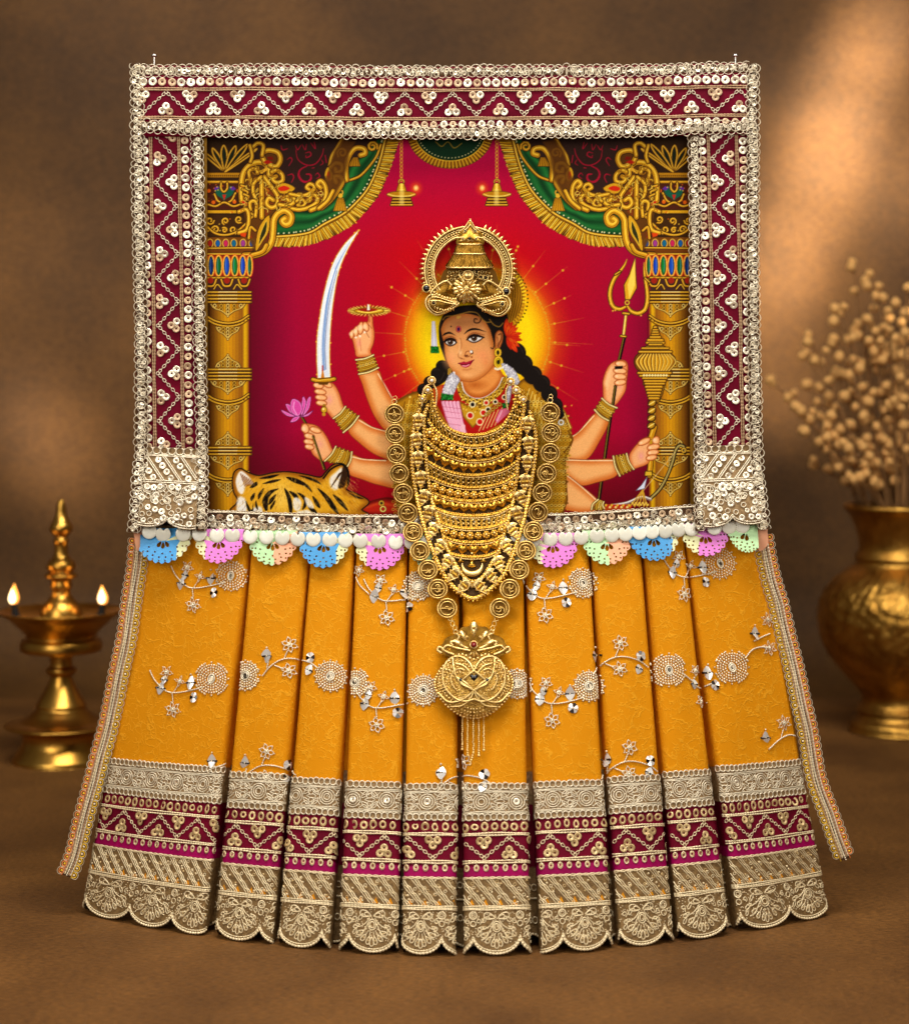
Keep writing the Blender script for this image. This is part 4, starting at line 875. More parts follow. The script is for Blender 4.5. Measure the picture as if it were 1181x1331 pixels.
# ---------------------------------------------------------------- trim patterns in (along, across, height), photo units
def cord(mb, L, w, r=1.2, m=4, s0=0.0, h=1.0): 
    s = np.arange(s0, L, 4.0); rope(mb, np.stack([s, w+.25*np.sin(s*.11+w), np.full(len(s), h)], 1), r, m, 5, 4.2)
def seqrow(mb, L, w, R, pitch, m=2, s0=0.0, tilt=.13, h=1.1, jit=.35):
    s = np.arange(s0+pitch/2, L, pitch); n = len(s)
    p = np.stack([s+jit*rng.randn(n), w+jit*rng.randn(n), np.full(n, h)], 1); k = rng.rand(n) < .5
    inst(mb, SEQ, p[~k], R*1.02, rng.rand((~k).sum())*6, tilt, m); inst(mb, SEQ, p[k], R*.96, rng.rand(k.sum())*6, tilt, 3)
def ringrow(mb, L, w, R, pitch, m=1, s0=0.0, h=1.0, e=1.0):
    s = np.arange(s0+pitch/2, L, pitch); n = len(s); sc = np.stack([R*(1+.07*rng.randn(n)), R*e*(1+.07*rng.randn(n)), np.full(n, R)], 1)
    inst(mb, R14, np.stack([s, w+.3*rng.randn(n), np.full(n, h)], 1), sc, 0, .08, m)
def zigzag(mb, L, w0, w1, per, ph=0.0, m=1, s0=0.0):
    """chain-stitched zigzag with three-sequin clusters in its hollows"""
    x = ph-per; pos = []; rot = []
    while x < L+per:
        for (xa, wa, xb, wb) in ((x, w0, x+per/2, w1), (x+per/2, w1, x+per, w0)):
            n = 5
            for k in range(n):
                f = (k+.5)/n; s = xa+(xb-xa)*f; 
                if s0+2 < s < L-2: pos.append((s, wa+(wb-wa)*f, .9)); rot.append(math.atan2(wb-wa, xb-xa))
            for f0, f1 in [((k+.5)/n, (k+1.5)/n) for k in range(n-1)]:
                a = np.array([xa+(xb-xa)*f0, wa+(wb-wa)*f0]); b = np.array([xa+(xb-xa)*f1, wa+(wb-wa)*f1])
                if s0+3 < a[0] and b[0] < L-3: tube(mb, np.array([[*(a*.62+b*.38), .8], [*(a*.38+b*.62), .8]]), .62, m, 4)
            if s0+3 < xa < L-3: inst(mb, R12T, [(xa, wa, 1)], 2.1, 0, 0, m)
        sg = 1 if w1 > w0 else -1
        for xc, wc, dr in ((x, w1, -sg), (x+per/2, w0, sg)):
            for dx, dw in ((-4.9, 1.5), (4.9, 1.5), (0, 8.2)):
                s = xc+dx
                if s0+3 < s < L-3: inst(mb, SEQ, [(s+.3*rng.randn(), wc+dr*(dw+1.5)+.3*rng.randn(), 1.3)], 4.9, rng.rand()*6, .14, 2 if rng.rand() < .6 else 3)
            if s0+3 < xc < L-3: inst(mb, R12T, [(xc, wc+dr*3, 1.4)], 1.6, 0, 0, m)
        x += per
    inst(mb, R12T, pos, np.array([2.5, 1.75, 1.6]), np.array(rot), .05, m)
def looptrim(mb, L, w, hw, m=1, ms=2, s0=0.0, pitch=9.8):
    """gimp trim: overlapping thread loops in two offset rows, small curls and sequins in their hearts"""
    for sg in (1, -1):
        s = np.arange(s0+(pitch*.25 if sg > 0 else pitch*.75), L, pitch); n = len(s)
        inst(mb, RTH, np.stack([s+.5*rng.randn(n), np.full(n, w+sg*hw*.20)+.4*rng.randn(n), 1.2+.5*sg+.3*rng.randn(n)], 1), np.stack([pitch*.60*(1+.08*rng.randn(n)), hw*.80*(1+.06*rng.randn(n)), np.full(n, 8.)], 1), .12*rng.randn(n), .06, m)
        k = rng.rand(n) < .35
        inst(mb, R12T, np.stack([s+1.2*rng.randn(n), np.full(n, w+sg*hw*.30)+.8*rng.randn(n), np.full(n, 1.3)], 1)[k], 2.5, 0, .2, m)
    s = np.arange(s0+pitch/2, L, pitch*.62); n = len(s)
    inst(mb, SEQ, np.stack([s+.6*rng.randn(n), w+1.6*np.where(np.arange(n) % 2, 1, -1)+.7*rng.randn(n), np.full(n, .7)], 1), np.repeat((2.9*(1+.12*rng.randn(n)))[:, None], 3, 1), rng.rand(n)*6, .26, ms)
def bandbase(mb, s0, s1, w0, w1, m=0, th=8.0):
    s = np.linspace(s0, s1, max(2, int((s1-s0)/8))); W_ = np.array([w0, w0, w0+1.5, w1-1.5, w1, w1]); H = np.array([-th, -1.2, 0, 0, -1.2, -th])
    v = np.stack([np.broadcast_to(s[:, None], (len(s), 6)), np.broadcast_to(W_, (len(s), 6)), np.broadcast_to(H, (len(s), 6))], -1)
    mb.add(v.reshape(-1, 3), quads(len(s), 6)[:, ::-1], m)
TR = ['velvet', 'thread', 'sequin', 'sidesequin', 'cordtan']; TN = ['trimnet', 'thread', 'sequin', 'sidesequin', 'cordtan']

# ---------------------------------------------------------------- the picture, its board and its cloth border
frame = thing('framed_picture', 'printed picture of a crowned many-armed woman, framed by maroon bands edged in silver lace', 'picture', P(590, 1180, -20))
mb = MB()
bx0, bx1, by0, by1 = 178, 976, 90, 1174
for a, b in (((bx0, by0), (bx1, by1)),):
    o = [(a[0], a[1]), (b[0], a[1]), (b[0], 690), (960, by1), (230, by1), (a[0], 690)]
    plate(mb, o, -22, -1.5)
mb.build('backing_board', ['wood'], frame, flatmap(0), smooth=False)
mb = MB()    # the print itself: one sheet, its artwork held in a colour attribute
v = np.stack([gxx, gyy, np.zeros_like(gxx)], -1).transpose(1, 0, 2).reshape(-1, 3)
mb.add(v, quads(PW, PH)[:, ::-1])
pm_ = pm('printed_paper', (200, 200, 200), .5, spec=.06); nt = pm_.node_tree; at = nt.nodes.new('ShaderNodeAttribute'); at.attribute_name = 'print'
nt.links.new(at.outputs['Color'], nt.nodes['Principled BSDF'].inputs['Base Color'])
ob = mb.build('print', [pm_], frame, flatmap(0))
ca = ob.data.color_attributes.new('print', 'FLOAT_COLOR', 'POINT')
lc = lin(CV.transpose(1, 0, 2).reshape(-1, 3)*255.0)
ca.data.foreach_set('color', np.concatenate([lc, np.ones((len(lc), 1))], 1).astype(np.float32).ravel())
# gilt inner moulding along the sides
for x0, x1 in ((263, 269.5), (893.5, 902)):
    mb = MB(); plate(mb, [(x0, 178), (x1, 178), (x1+2, 668), (x0+3, 668)], 0, 7); mb.build('gilt_edge', ['gilt'], frame, flatmap(0), smooth=False)

# top band
mb = MB(); mp = pathmap([(180, 131.5), (400, 132.5), (600, 133.5), (800, 131.5), (974, 129)], 17, .5); L = mp.L
bandbase(mb, 0, L, -47, 45)
seqrow(mb, L, -25.5, 5.6, 12.4); cord(mb, L, -17.6, 1.1); cord(mb, L, -15.2, 1.1)
zigzag(mb, L, -12.5, 15.5, 62, 36); cord(mb, L, 19.6, 1.1); cord(mb, L, 22, 1.1)
seqrow(mb, L, 28.5, 4.8, 12.2, tilt=.15)
mb.build('top_band', TR, frame, mp, 'horizontal maroon band with sequins')
mb = MB(); bandbase(mb, -6, L+6, -46, -34, 0, 1); mb.v[-1][:, 2] += .6; looptrim(mb, L, -40.5, 8.5); mb.build('loop_trim', TN, frame, mp)
mb = MB(); mp2 = pathmap([(184, 164), (280, 168), (400, 170.5), (600, 171.5), (800, 170), (900, 166), (974, 164)], 20, .4); bandbase(mb, 0, mp2.L, -6, 6, 0, 6); looptrim(mb, mp2.L, 0, 9.5)
mb.build('loop_trim', TN, frame, mp2)
# side bands
def side(path, mir, outer, inner, end):
    mp = pathmap(path, 11, .5); L = mp.L; k = -1 if mir else 1   # across > 0 lies to the left when travelling down
    mb = MB(); bandbase(mb, 0, L, -42, 42)
    seqrow(mb, L, k*26, 5.3, 12.4, tilt=.15); cord(mb, L, k*19, 1.1); cord(mb, L, k*16.6, 1.1)
    zigzag(mb, L, k*12.5, -k*14.5, 62, 10); cord(mb, L, -k*17.6, 1.1); cord(mb, L, -k*20, 1.1); seqrow(mb, L, -k*27, 5.3, 12.2, tilt=.15)
    mb.build('side_band', TR, frame, mp, 'upright maroon band with sequins')
    mb = MB(); m2 = pathmap(outer, lambda y: 18+18*min(1, max(0, (y-590)/80)), .4); bandbase(mb, 0, m2.L, -7, 7, 0, 14); looptrim(mb, m2.L, 0, 9); mb.build('loop_trim', TN, frame, m2)
    mb = MB(); m2 = pathmap(inner, lambda y: 15+20*min(1, max(0, (y-590)/80)), .4); bandbase(mb, 0, m2.L, -6, 6, 0, 10); looptrim(mb, m2.L, 0, 8.5); mb.build('loop_trim', TN, frame, m2)
    # scalloped lace end hanging over the skirt
    mb = MB(); m3 = pathmap(end, lambda y: 15+22*min(1, max(0, (y-590)/80)), .3); W0 = 38
    U = np.linspace(0, 100, 60)
    def low(w): f = ((w+W0+14) % 52)/52; return 92+13*np.sqrt(np.clip(1-(2*f-1)**2, 0, 1))
    ws = np.linspace(-W0, W0, 70); rows = []
    v = np.stack([np.stack([np.linspace(0, low(q), 24), np.full(24, q), np.zeros(24)], 1) for q in ws], 0)
    mb.add(v.reshape(-1, 3), quads(70, 24), 0); v2 = v.copy(); v2[..., 2] -= 2; mb.add(v2.reshape(-1, 3), quads(70, 24)[:, ::-1], 0)
    for q in np.arange(-W0+6, W0, 10): inst(mb, R14, [(4, q, 1)], 5, 0, .08, 1)
    for s in (9.5, 11, 43, 45.5): tube(mb, np.stack([np.full(20, s), np.linspace(-W0, W0, 20), np.full(20, 1)], 1), .95, 1, 5)
    for j in range(-3, 6):
        for dd in (0, 3):
            a = np.array([[11+f*32, k*(W0-(j*23+dd-18+f*24)), 1.2] for f in np.linspace(0, 1, 12)]); a = a[np.abs(a[:, 1]) < W0-1]
            if len(a) > 2: tube(mb, a, .9, 1, 5)
        for f in (.16, .4, .64, .88):
            q = k*(W0-(j*23-6+f*24+2))
            if abs(q) < W0-4: inst(mb, SEQ, [(11+f*32, q, .9)], 4.3, rng.rand()*6, .3, 2)
    for q, s, rx, ry, a in [(-24, 54, 9, 5, .5), (-6, 54, 8, 5, -.6), (10, 53, 8, 4.5, .5), (27, 55, 8, 5, -.4), (-14, 66, 7, 4, .2), (18, 66, 7, 4, 1.2), (2, 68, 6, 4, -.8)]:
        for z in (1.0, .6):
            e = ell(0, 0, rx*z, ry*z, a, 18); tube(mb, np.stack([s+e[:, 1], q+e[:, 0], np.full(18, 1.0)], 1), .8, 1, 4, True)
    pts = []
    for _ in range(900):
        q = rng.uniform(-W0+4, W0-4); s = rng.uniform(49, 100)
        if s < low(q)-6 and all((q-a)**2+(s-b)**2 > 62 for a, b in pts): pts.append((q, s))
    pts = np.array(pts); n = len(pts); big = rng.rand(n) < .72
    inst(mb, SEQ, np.stack([pts[big, 1], pts[big, 0], np.full(big.sum(), 1.2)], 1), 4.3*(1+.12*rng.randn(big.sum())), rng.rand(big.sum())*6, .2, 2)
    inst(mb, R14, np.stack([pts[~big, 1], pts[~big, 0], np.full((~big).sum(), 1.)], 1), 3.1, 0, .1, 1)
    for off in (1.5, 4.5):
        e = np.stack([low(ws)-off, ws, np.full(70, 1.2)], 1); rope(mb, e, 1.05, 1, 5, 3.6)
    mb.build('lace_end', ['net', 'thread', 'sequin'], frame, m3, 'scalloped lace end of the side band')
side([(214, 165), (217, 380), (220, 590)], False, [(177, 82), (181, 300), (184, 560), (180, 620), (174, 692)], [(256, 176), (259, 400), (262, 560), (262, 690)], [(222, 582), (219, 640), (215, 700)])
side([(939, 165), (943, 380), (948, 590)], True, [(978, 82), (978, 300), (982, 560), (988, 640), (993, 688)], [(902, 176), (904, 400), (909, 560), (910, 690)], [(947, 579), (949, 640), (953, 700)])
# lace strip along the picture's lower edge
mb = MB(); mp = pathmap([(268, 677), (400, 681), (590, 684), (760, 679), (906, 670)], 18, .4); L = mp.L
bandbase(mb, 0, L, -13, 13, 0, 14); cord(mb, L, -11.5, 1.2); 
for q in (-4.6, 4.4): seqrow(mb, L, q, 4.9, 11.3, s0=3 if q > 0 else 0, tilt=.34, jit=1.3)
ringrow(mb, L, 10, 3.4, 7.2); looptrim(mb, L, 4, 7); ringrow(mb, L, -12.5, 2.6, 6.2, e=.6)
mb.build('lower_lace_strip', ['trimnet', 'thread', 'sequin', 'sidesequin', 'thread'], frame, mp, 'silver lace strip below the picture')
# two pins stuck in the top edge
for (x, y) in ((200.5, 70), (955.5, 70)):
    t = thing('pin', ('steel pin standing in the top edge above the left maroon band' if x < 500 else 'steel pin standing in the top edge above the right maroon band'), 'pin', P(x, y+14, 8), 'pins in the top edge')
    mb = MB(); tube(mb, np.array([[0, 0, 0], [0, 0, 12]])*S, 1.1*S, 0, 6, up=(0, 1, 0)); link('shaft', mb.mesh('shaft', ['steel'], None), t)
    hd = MB(); v, f = latheT([(1e-3, 2), (3.2, 1.6), (4.2, 0), (3.2, -1.6), (1e-3, -2)], 12); hd.add((v+[0, 0, 12])*S, f); link('head', hd.mesh('head', ['steel'], None), t)
# ---------------------------------------------------------------- the pleated skirt
HZ = 1.5
def hemF(x): hy = 1242-2.3e-4*(np.asarray(x, float)-600)**2; return D*(1-(EH-HZ)/(hy-EY))
def Wpx(x, F, Z): s = (D-F)/D; return np.stack([(x-590.5)*s, F, np.broadcast_to(Z, np.shape(x))], -1)
class Pleat:
    def __init__(s, tl, tr, bl, br, dF=0.0):
        s.a = (tl, tr, bl, br); s.dF = dF
        B0, B1, T0, T1 = s.B(0.), s.B(1.), s.T(0.), s.T(1.)
        s.W = float(np.linalg.norm(B1-B0)); s.L = float(np.linalg.norm((T0+T1-B0-B1)/2))
        du = (B1-B0+T1-T0); dv = (T0+T1-B0-B1); du /= np.linalg.norm(du); n = np.cross(du, dv); n /= np.linalg.norm(n)
        # axes here are (X, F, Z) with F toward the viewer
        if n[1] < 0: n = -n
        s.cn = (B0, B1, T0, T1); s.du, s.n = du, n; s.ph = rng.rand(4)*6; s.R = 7.0
    def B(s, u): u = np.asarray(u, float); x = s.a[2]+(s.a[3]-s.a[2])*u; F = hemF(x)+s.dF; return Wpx(x, F, HZ)
    def T(s, u): u = np.asarray(u, float); x = s.a[0]+(s.a[1]-s.a[0])*u; F = np.full_like(x, 17.)+s.dF; k = (D-F)/D; return Wpx(x, F, EH-(702-EY)*k)
    def w(s, v):
        """(q across the hem, v up from the hem, h) -> world metres"""
        q, vv, h = v[:, 0], v[:, 1], v[:, 2]; R = s.R; W_ = s.W
        right = q > W_/2; e = np.where(right, W_-q, q)
        th = np.clip((R-e)/R, 0, math.pi/2); over = np.clip(R-R*math.pi/2-e, 0, None)
        lat = np.where(e < R, R-R*np.sin(th)-h*np.sin(th), e); dep = -R*(1-np.cos(th))-over+h*np.cos(th)
        lat = np.where(right, W_-lat, lat); t = vv/s.L
        u = lat/W_; u2 = np.clip(u, 0, 1)
        wob = .9*np.sin(u2*5+vv*.011+s.ph[0])+.6*np.sin(-u2*9+vv*.027+s.ph[1])+4.2*(1-(2*u2-1)**2)*np.clip(t*3, .25, 1)+1.6*np.sin(vv*.006+s.ph[2])*np.clip(1-t, 0, 1)
        p = s.B(u)*(1-t)[:, None]+s.T(u)*t[:, None]+s.n[None]*(dep+wob)[:, None]
        return np.stack([p[:, 0], -p[:, 1], p[:, 2]], 1)*S
    def inv(s, xi, yi):
        """photo point -> (q, v) on the pleat front"""
        xi = np.asarray(xi, float); yi = np.asarray(yi, float); t = np.clip((1215-yi)/510, -.2, 1.1); u = np.full_like(t, .5)
        for _ in range(7):
            pB0, pB1, pT0, pT1 = s.cn
            l = pB0*(1-t)[..., None]+pT0*t[..., None]; r = pB1*(1-t)[..., None]+pT1*t[..., None]
            f = lambda p: (590.5+p[..., 0]*D/(D-p[..., 1]-3), EY+(EH-p[..., 2])*D/(D-p[..., 1]-3))
            xl, _ = f(l); xr, _ = f(r); u = (xi-xl)/(xr-xl)
            p = s.B(np.clip(u, -.3, 1.3))*(1-t)[..., None]+s.T(np.clip(u, -.3, 1.3))*t[..., None]; _, yp = f(p)
            t = t+(yp-yi)/530.
        return u*s.W, t*s.L
PL = [(190, 324, 105, 263), (326, 402.5, 279, 351), (404, 460.5, 360, 426), (462, 529.5, 441, 515), (531, 598, 523, 591), (600, 680.5, 604, 689),
      (682, 766, 705, 796), (768, 833, 808, 876), (836.5, 890.5, 885, 947), (892, 988, 963, 1079)]
NOTCH = [[109, 167, 222, 277], [222, 280, 335.6, 392], [303, 361, 417, 474], [396, 453, 512.5, 571], [462, 519, 573.5, 630], [556, 615, 676, 736], [674, 732, 790, 848], [751, 808, 865, 922], [826, 884, 945, 1006], [905, 966, 1029, 1081]]
skirt = thing('pleated_skirt', 'mustard yellow pleated skirt with mirror embroidery and scalloped gold lace hem', 'skirt', P(590, 1180, 0))

def spiral(cx, cy, r0, r1, turns, a0, n=22):
    t = np.linspace(0, 1, n); r = r0+(r1-r0)*t; a = a0+turns*2*math.pi*t
    return np.stack([cx+r*np.cos(a), cy+r*np.sin(a)], 1)
def leafloop(cx, cy, L, wd, a, n=14):
    t = np.linspace(0, 2*math.pi, n, endpoint=False); x = L*(1-np.cos(t))/2; y = wd*np.sin(t)*np.sin(t/2)
    c, s_ = math.cos(a), math.sin(a); return np.stack([cx+x*c-y*s_, cy+x*s_+y*c], 1)
def th(mb, p, r, q0, q1, m=1, closed=False, h=.9):
    p = np.asarray(p, float); k = (p[:, 0] > q0) & (p[:, 0] < q1)
    if k.all(): tube(mb, np.concatenate([p, np.full((len(p), 1), h)], 1), r, m, 4, closed)
    else:
        i = 0
        while i < len(p):
            if k[i]:
                j = i
                while j < len(p) and k[j]: j += 1
                if j-i > 2: tube(mb, np.concatenate([p[i:j], np.full((j-i, 1), h)], 1), r, m, 4)
                i = j
            else: i += 1

for i, a in enumerate(PL):
    pl = Pleat(*a); W_, Lp = pl.W, pl.L; q0, q1 = -24.0, W_+24.0; e0, e1 = -3.0, W_+3.0
    qs = np.concatenate([np.linspace(q0, -4, 4), np.linspace(-3.5, 8, 8), np.linspace(8, W_-8, max(6, int(W_/7)))[1:-1], np.linspace(W_-8, W_+3.5, 8), np.linspace(W_+4, q1, 4)])
    mb = MB(); sheet(mb, qs, np.linspace(56, Lp+6, 90), 0, -.7)
    part = mb.build('pleat', ['crepe'], skirt, pl.w)
    # --- silver lace band
    mb = MB(); sheet(mb, qs, np.linspace(157, 200, 8), 0, .5)
    ringrow_ = lambda v0: inst(mb, R14, np.stack([np.arange(e0+2, e1, 7.4), np.full(len(np.arange(e0+2, e1, 7.4)), v0)+.3*rng.randn(len(np.arange(e0+2, e1, 7.4))), np.full(len(np.arange(e0+2, e1, 7.4)), 1.3)], 1), 3.9, 0, .06, 1)
    ringrow_(197.5); ringrow_(160.5)
    for v0 in (191.5, 190, 167, 165.4): tube(mb, np.stack([np.linspace(e0, e1, 30), v0+.3*np.sin(np.linspace(0, 12, 30)+v0), np.full(30, 1.2)], 1), .8, 1, 4)
    ph = rng.rand()*44
    for c in np.arange(-44-ph, W_+44, 43):
        for r in (9.2, 6.4, 3.6): th(mb, ell(c, 179, r*1.05, r, 0, 20), .85, e0, e1, 1, True, 1.0)
        if rng.rand() < .3 and e0+4 < c < e1-4: inst(mb, SEQ, [(c, 179, 1.2)], 4.2, 0, .2, 2)
        for sg in (1, -1):
            th(mb, spiral(c+21.5, 179+sg*5.5, 5.2, 1.2, 1.3, sg*1.6), .8, e0, e1)
            th(mb, leafloop(c+11, 179+sg*2, 11, 3.4, sg*.75), .75, e0, e1, 1, True); th(mb, leafloop(c+32, 179+sg*2, 11, 3.4, math.pi-sg*.75), .75, e0, e1, 1, True)
            th(mb, sp([(c+8, 179+sg*10), (c+15, 179+sg*6), (c+21, 179+sg*10.5), (c+29, 179+sg*5), (c+35, 179+sg*10)], 5), .7, e0, e1)
        th(mb, leafloop(c+15, 179, 13, 3, 0), .7, e0, e1, 1, True)
    inst(mb, BEAD, np.stack([rng.uniform(0, W_, int(W_*.45)), rng.uniform(168, 190, int(W_*.45)), np.full(int(W_*.45), .8)], 1), .85, 0, 0, 1)
    mb.build('lace_band', ['net', 'thread', 'sequin'], part, pl.w)
    # --- maroon band and its magenta edge
    mb = MB(); sheet(mb, qs, np.linspace(102, 160, 10), 0, .1); sheet(mb, qs, np.linspace(86, 103, 5), 3, .1)
    s = np.arange(e0+4, e1, 12.0); n = len(s)
    inst(mb, SEQH, np.stack([s, 149+.4*rng.randn(n), np.full(n, .8)], 1), np.stack([4.6*(1+.1*rng.randn(n)), 5.4*(1+.1*rng.randn(n)), np.full(n, 4.)], 1), 0, .16, 2)
    for v0 in (141.4, 139, 108.6, 106.2): rope(mb, np.stack([np.linspace(e0, e1, 30), v0+.35*np.sin(np.linspace(0, 9, 30)+v0), np.full(30, 1.1)], 1), 1.05, 1, 5, 4)
    zz = MB(); zigzag(zz, W_+6, 136, 112, 61, rng.rand()*60, 1, -3.0)
    for (f, m_) in zz.f: mb.f.append((f+mb.n, min(m_, 2)))
    mb.v += zz.v; mb.n += zz.n
    s = np.arange(e0+6, e1, 11.6); n = len(s)
    inst(mb, SEQH, np.stack([s, 100.3+.4*rng.randn(n), np.full(n, .8)], 1), np.stack([2.6+0*s, 3.2+0*s, np.full(n, 3.)], 1), 0, .25, 2); inst(mb, R12T, np.stack([s, 100.3+0*s, np.full(n, .9)], 1), np.array([2.7, 3.4, 2.]), 0, 0, 1)
    for q in s: tube(mb, [(q, 106, .9), (q, 103.4, .9)], .5, 1, 4)
    mb.build('velvet_band', ['velvet', 'goldthread', 'goldsequin', 'magenta'], part, pl.w)
    # --- golden hem lace: slanting cords above a scalloped edge
    nt_ = np.array([(x-a[2])/(a[3]-a[2])*W_ for x in NOTCH[i]])
    nt_ = np.concatenate([[nt_[0]-60], nt_, [nt_[-1]+60]])
    def low(q):
        q = np.asarray(q, float); k = np.clip(np.searchsorted(nt_, q)-1, 0, len(nt_)-2); f = (q-nt_[k])/(nt_[k+1]-nt_[k])
        return 21*(1-np.sqrt(np.clip(1-(2*f-1)**2, 0, 1))**.9)
    qd = np.concatenate([np.linspace(q0, -1, 10), np.linspace(0, W_, int(W_/1.6)), np.linspace(W_+1, q1, 10)])
    V = np.stack([np.linspace(l, 90, 16) for l in low(qd)]); mb = MB(); sheet(mb, qd, V, 0, .5); sheet(mb, qd, V, 0, -1.2)
    wig = lambda v0, h=1.2, r=.95, ph_=0: th(mb, np.stack([np.linspace(e0, e1, 60), v0+1.0*np.sin(np.linspace(0, (e1-e0)/5.2*2, 60)+ph_)], 1), r, -9, W_+9, 1, False, h)
    wig(88.5); wig(88.5, 1.4, .8, 3.1)
    for v0 in (55.6, 53.6, 51.8): rope(mb, np.stack([np.linspace(e0, e1, 40), v0+.3*np.sin(np.linspace(0, 9, 40)+v0), np.full(40, 1.3)], 1), .95, 1, 5, 4)
    for c in np.arange(-40, W_+10, 17.5):
        c += rng.randn()*.8
        for dd, amp in ((0, .5), (3.0, .5), (-3.4, 0)):
            f = np.linspace(0, 1, 16); th(mb, np.stack([c+dd+f*27, 87-f*30+amp*1.6*np.sin(f*22)], 1), .8 if amp else .6, e0, e1)
        for k in range(6):
            f = rng.rand(); q = c+8.5+f*27+rng.randn(); 
            if e0+2 < q < e1-2: inst(mb, BEAD if k % 2 else R12T, [(q, 86-f*29+rng.randn(), .8)], 1.5 if k % 2 else 1.7, 0, 0, 2 if k % 3 == 0 else 1)
        q = c+30
        if e0+5 < q < e1-5: plate(mb, [(q-3.6, 57), (q+3.6, 57), (q+.4, 64)], .2, .8, 3)
    for n0, n1 in zip(nt_[:-1], nt_[1:]):
        c = (n0+n1)/2; hw = (n1-n0)/2; k = hw/30.
        for z in (1.0, .58): th(mb, ell(c, 32, 5*k*z, 6.2*z, 0, 16), .85, e0, e1, 1, True)
        for sg in (-1, 1):
            for z in (1.0, .6): th(mb, leafloop(c+sg*1.5, 42, 15*k*z, 5.0*z, math.pi/2-sg*1.15 if False else (.28 if sg > 0 else math.pi-.28)), .85, e0, e1, 1, True)
            th(mb, sp([(c+sg*3, 40), (c+sg*9*k, 33), (c+sg*17*k, 29), (c+sg*22*k, 31)], 5), .7, e0, e1)
            th(mb, sp([(c+sg*3, 37), (c+sg*8*k, 29), (c+sg*13*k, 20), (c+sg*20*k, 17)], 5), .7, e0, e1)
            th(mb, leafloop(c+sg*16*k, 32, 9*k, 2.6, -.5 if sg > 0 else math.pi+.5), .7, e0, e1, 1, True)
        for an in (-62, -38, -15, 15, 38, 62) if k > .8 else (-50, 0, 50):
            r_ = math.radians(-90+an); dx, dy = math.cos(r_), math.sin(r_)
            th(mb, leafloop(c+dx*12*k, 31+dy*13, 9.5, 2.9, r_), .75, e0, e1, 1, True, 1.0)
            th(mb, np.array([(c+dx*7*k, 31+dy*7), (c+dx*9.5*k, 31+dy*10), (c+dx*12*k, 31+dy*13)]), .6, e0, e1)
            q = c+dx*17*k
            if e0+2 < q < e1-2: inst(mb, BEAD, [(q, 31+dy*18, .8)], 1.2, 0, 0, 2)
        for sg in (-1, 1):
            th(mb, spiral(c+sg*23*k, 38, 3.4, .9, 1.2, sg*1.2), .65, e0, e1); th(mb, leafloop(c+sg*12*k, 44, 9*k, 2.4, -.9 if sg > 0 else math.pi+.9), .6, e0, e1, 1, True); th(mb, leafloop(c+sg*20*k, 27, 8*k, 2.2, -1.0 if sg > 0 else math.pi+1.0), .6, e0, e1, 1, True)
        th(mb, leafloop(c, 18, 11, 3.2, -math.pi/2), .75, e0, e1, 1, True)
        for (dq, vv, r) in ((0, 45, 4.3), (0, 35.5, 3.2), (0, 45, 2.2)):
            if e0+4 < n0+dq < e1-4: inst(mb, R14, [(n0+dq, vv, 1)], r, 0, .05, 1)
    nb = int(W_*2.2); q = rng.uniform(0, W_, nb); vv = rng.uniform(14, 51, nb); ok = vv > low(q)+4
    inst(mb, BEAD, np.stack([q[ok], vv[ok], np.full(ok.sum(), .7)], 1), .75, 0, 0, 1)
    qe = np.linspace(e0-2, e1+2, int(W_*1.1))
    rope(mb, np.stack([qe, low(qe)+1.2, np.full(len(qe), .6)], 1), 1.5, 1, 5, 4.0, .35); rope(mb, np.stack([qe, low(qe)+4.2, np.full(len(qe), .8)], 1), .8, 1, 5, 3.4, .3)
    mb.build('hem_lace', ['hemnet', 'goldthread', 'goldsequin', 'crepe'], part, pl.w)
    pl.part = part; PL[i] = pl

# the folds that lie back between the pleats
back = Pleat(186, 991, 112, 1072, -30.0)
back.R = 1.0
_bw = back.w
def backw(v):
    q, vv = v[:, 0], v[:, 1]; u = q/back.W; t = vv/back.L
    fl = Wpx(0*u, 0*u, 0)
    p = back.B(u)*(1-t)[:, None]+back.T(u)*t[:, None]+back.n[None]*(v[:, 2]-1.0)[:, None]
    return np.stack([p[:, 0], -p[:, 1], p[:, 2]], 1)*S
mb = MB(); qs = np.linspace(0, back.W, 160); Lb = back.L
sheet(mb, qs, np.linspace(195, Lb+4, 12), 0); sheet(mb, qs, np.linspace(157, 196, 4), 1); sheet(mb, qs, np.linspace(86, 158, 5), 2)
sheet(mb, qs, np.stack([np.linspace(14*(1-abs(math.sin(q*math.pi/58))), 87, 6) for q in qs]), 3)
q = np.arange(2, back.W, 7); 
for v0 in (30, 66): inst(mb, R14, np.stack([q, v0+2*np.sin(q), np.full(len(q), .8)], 1), 3.4, 0, .1, 4)
for v0 in (52,): tube(mb, np.stack([qs, np.full(160, v0), np.full(160, .8)], 1), 1.1, 4, 4)
rope(mb, np.stack([qs, 14*(1-np.abs(np.sin(qs*math.pi/58)))+1, np.full(160, .5)], 1), 1.4, 4, 5, 4)
mb.build('inner_folds', ['crepe', 'net', 'velvet', 'hemnet', 'goldthread'], skirt, backw, 'folds lying back in shade between the pleats')
# waist tape that the pleats and charms are sewn to
mb = MB(); mp = pathmap([(186, 692), (400, 699), (590, 703), (760, 699), (990, 688)], 13, .2); bandbase(mb, 0, mp.L, -10, 8, 0, 5); mb.build('waist_tape', ['net'], skirt, mp)

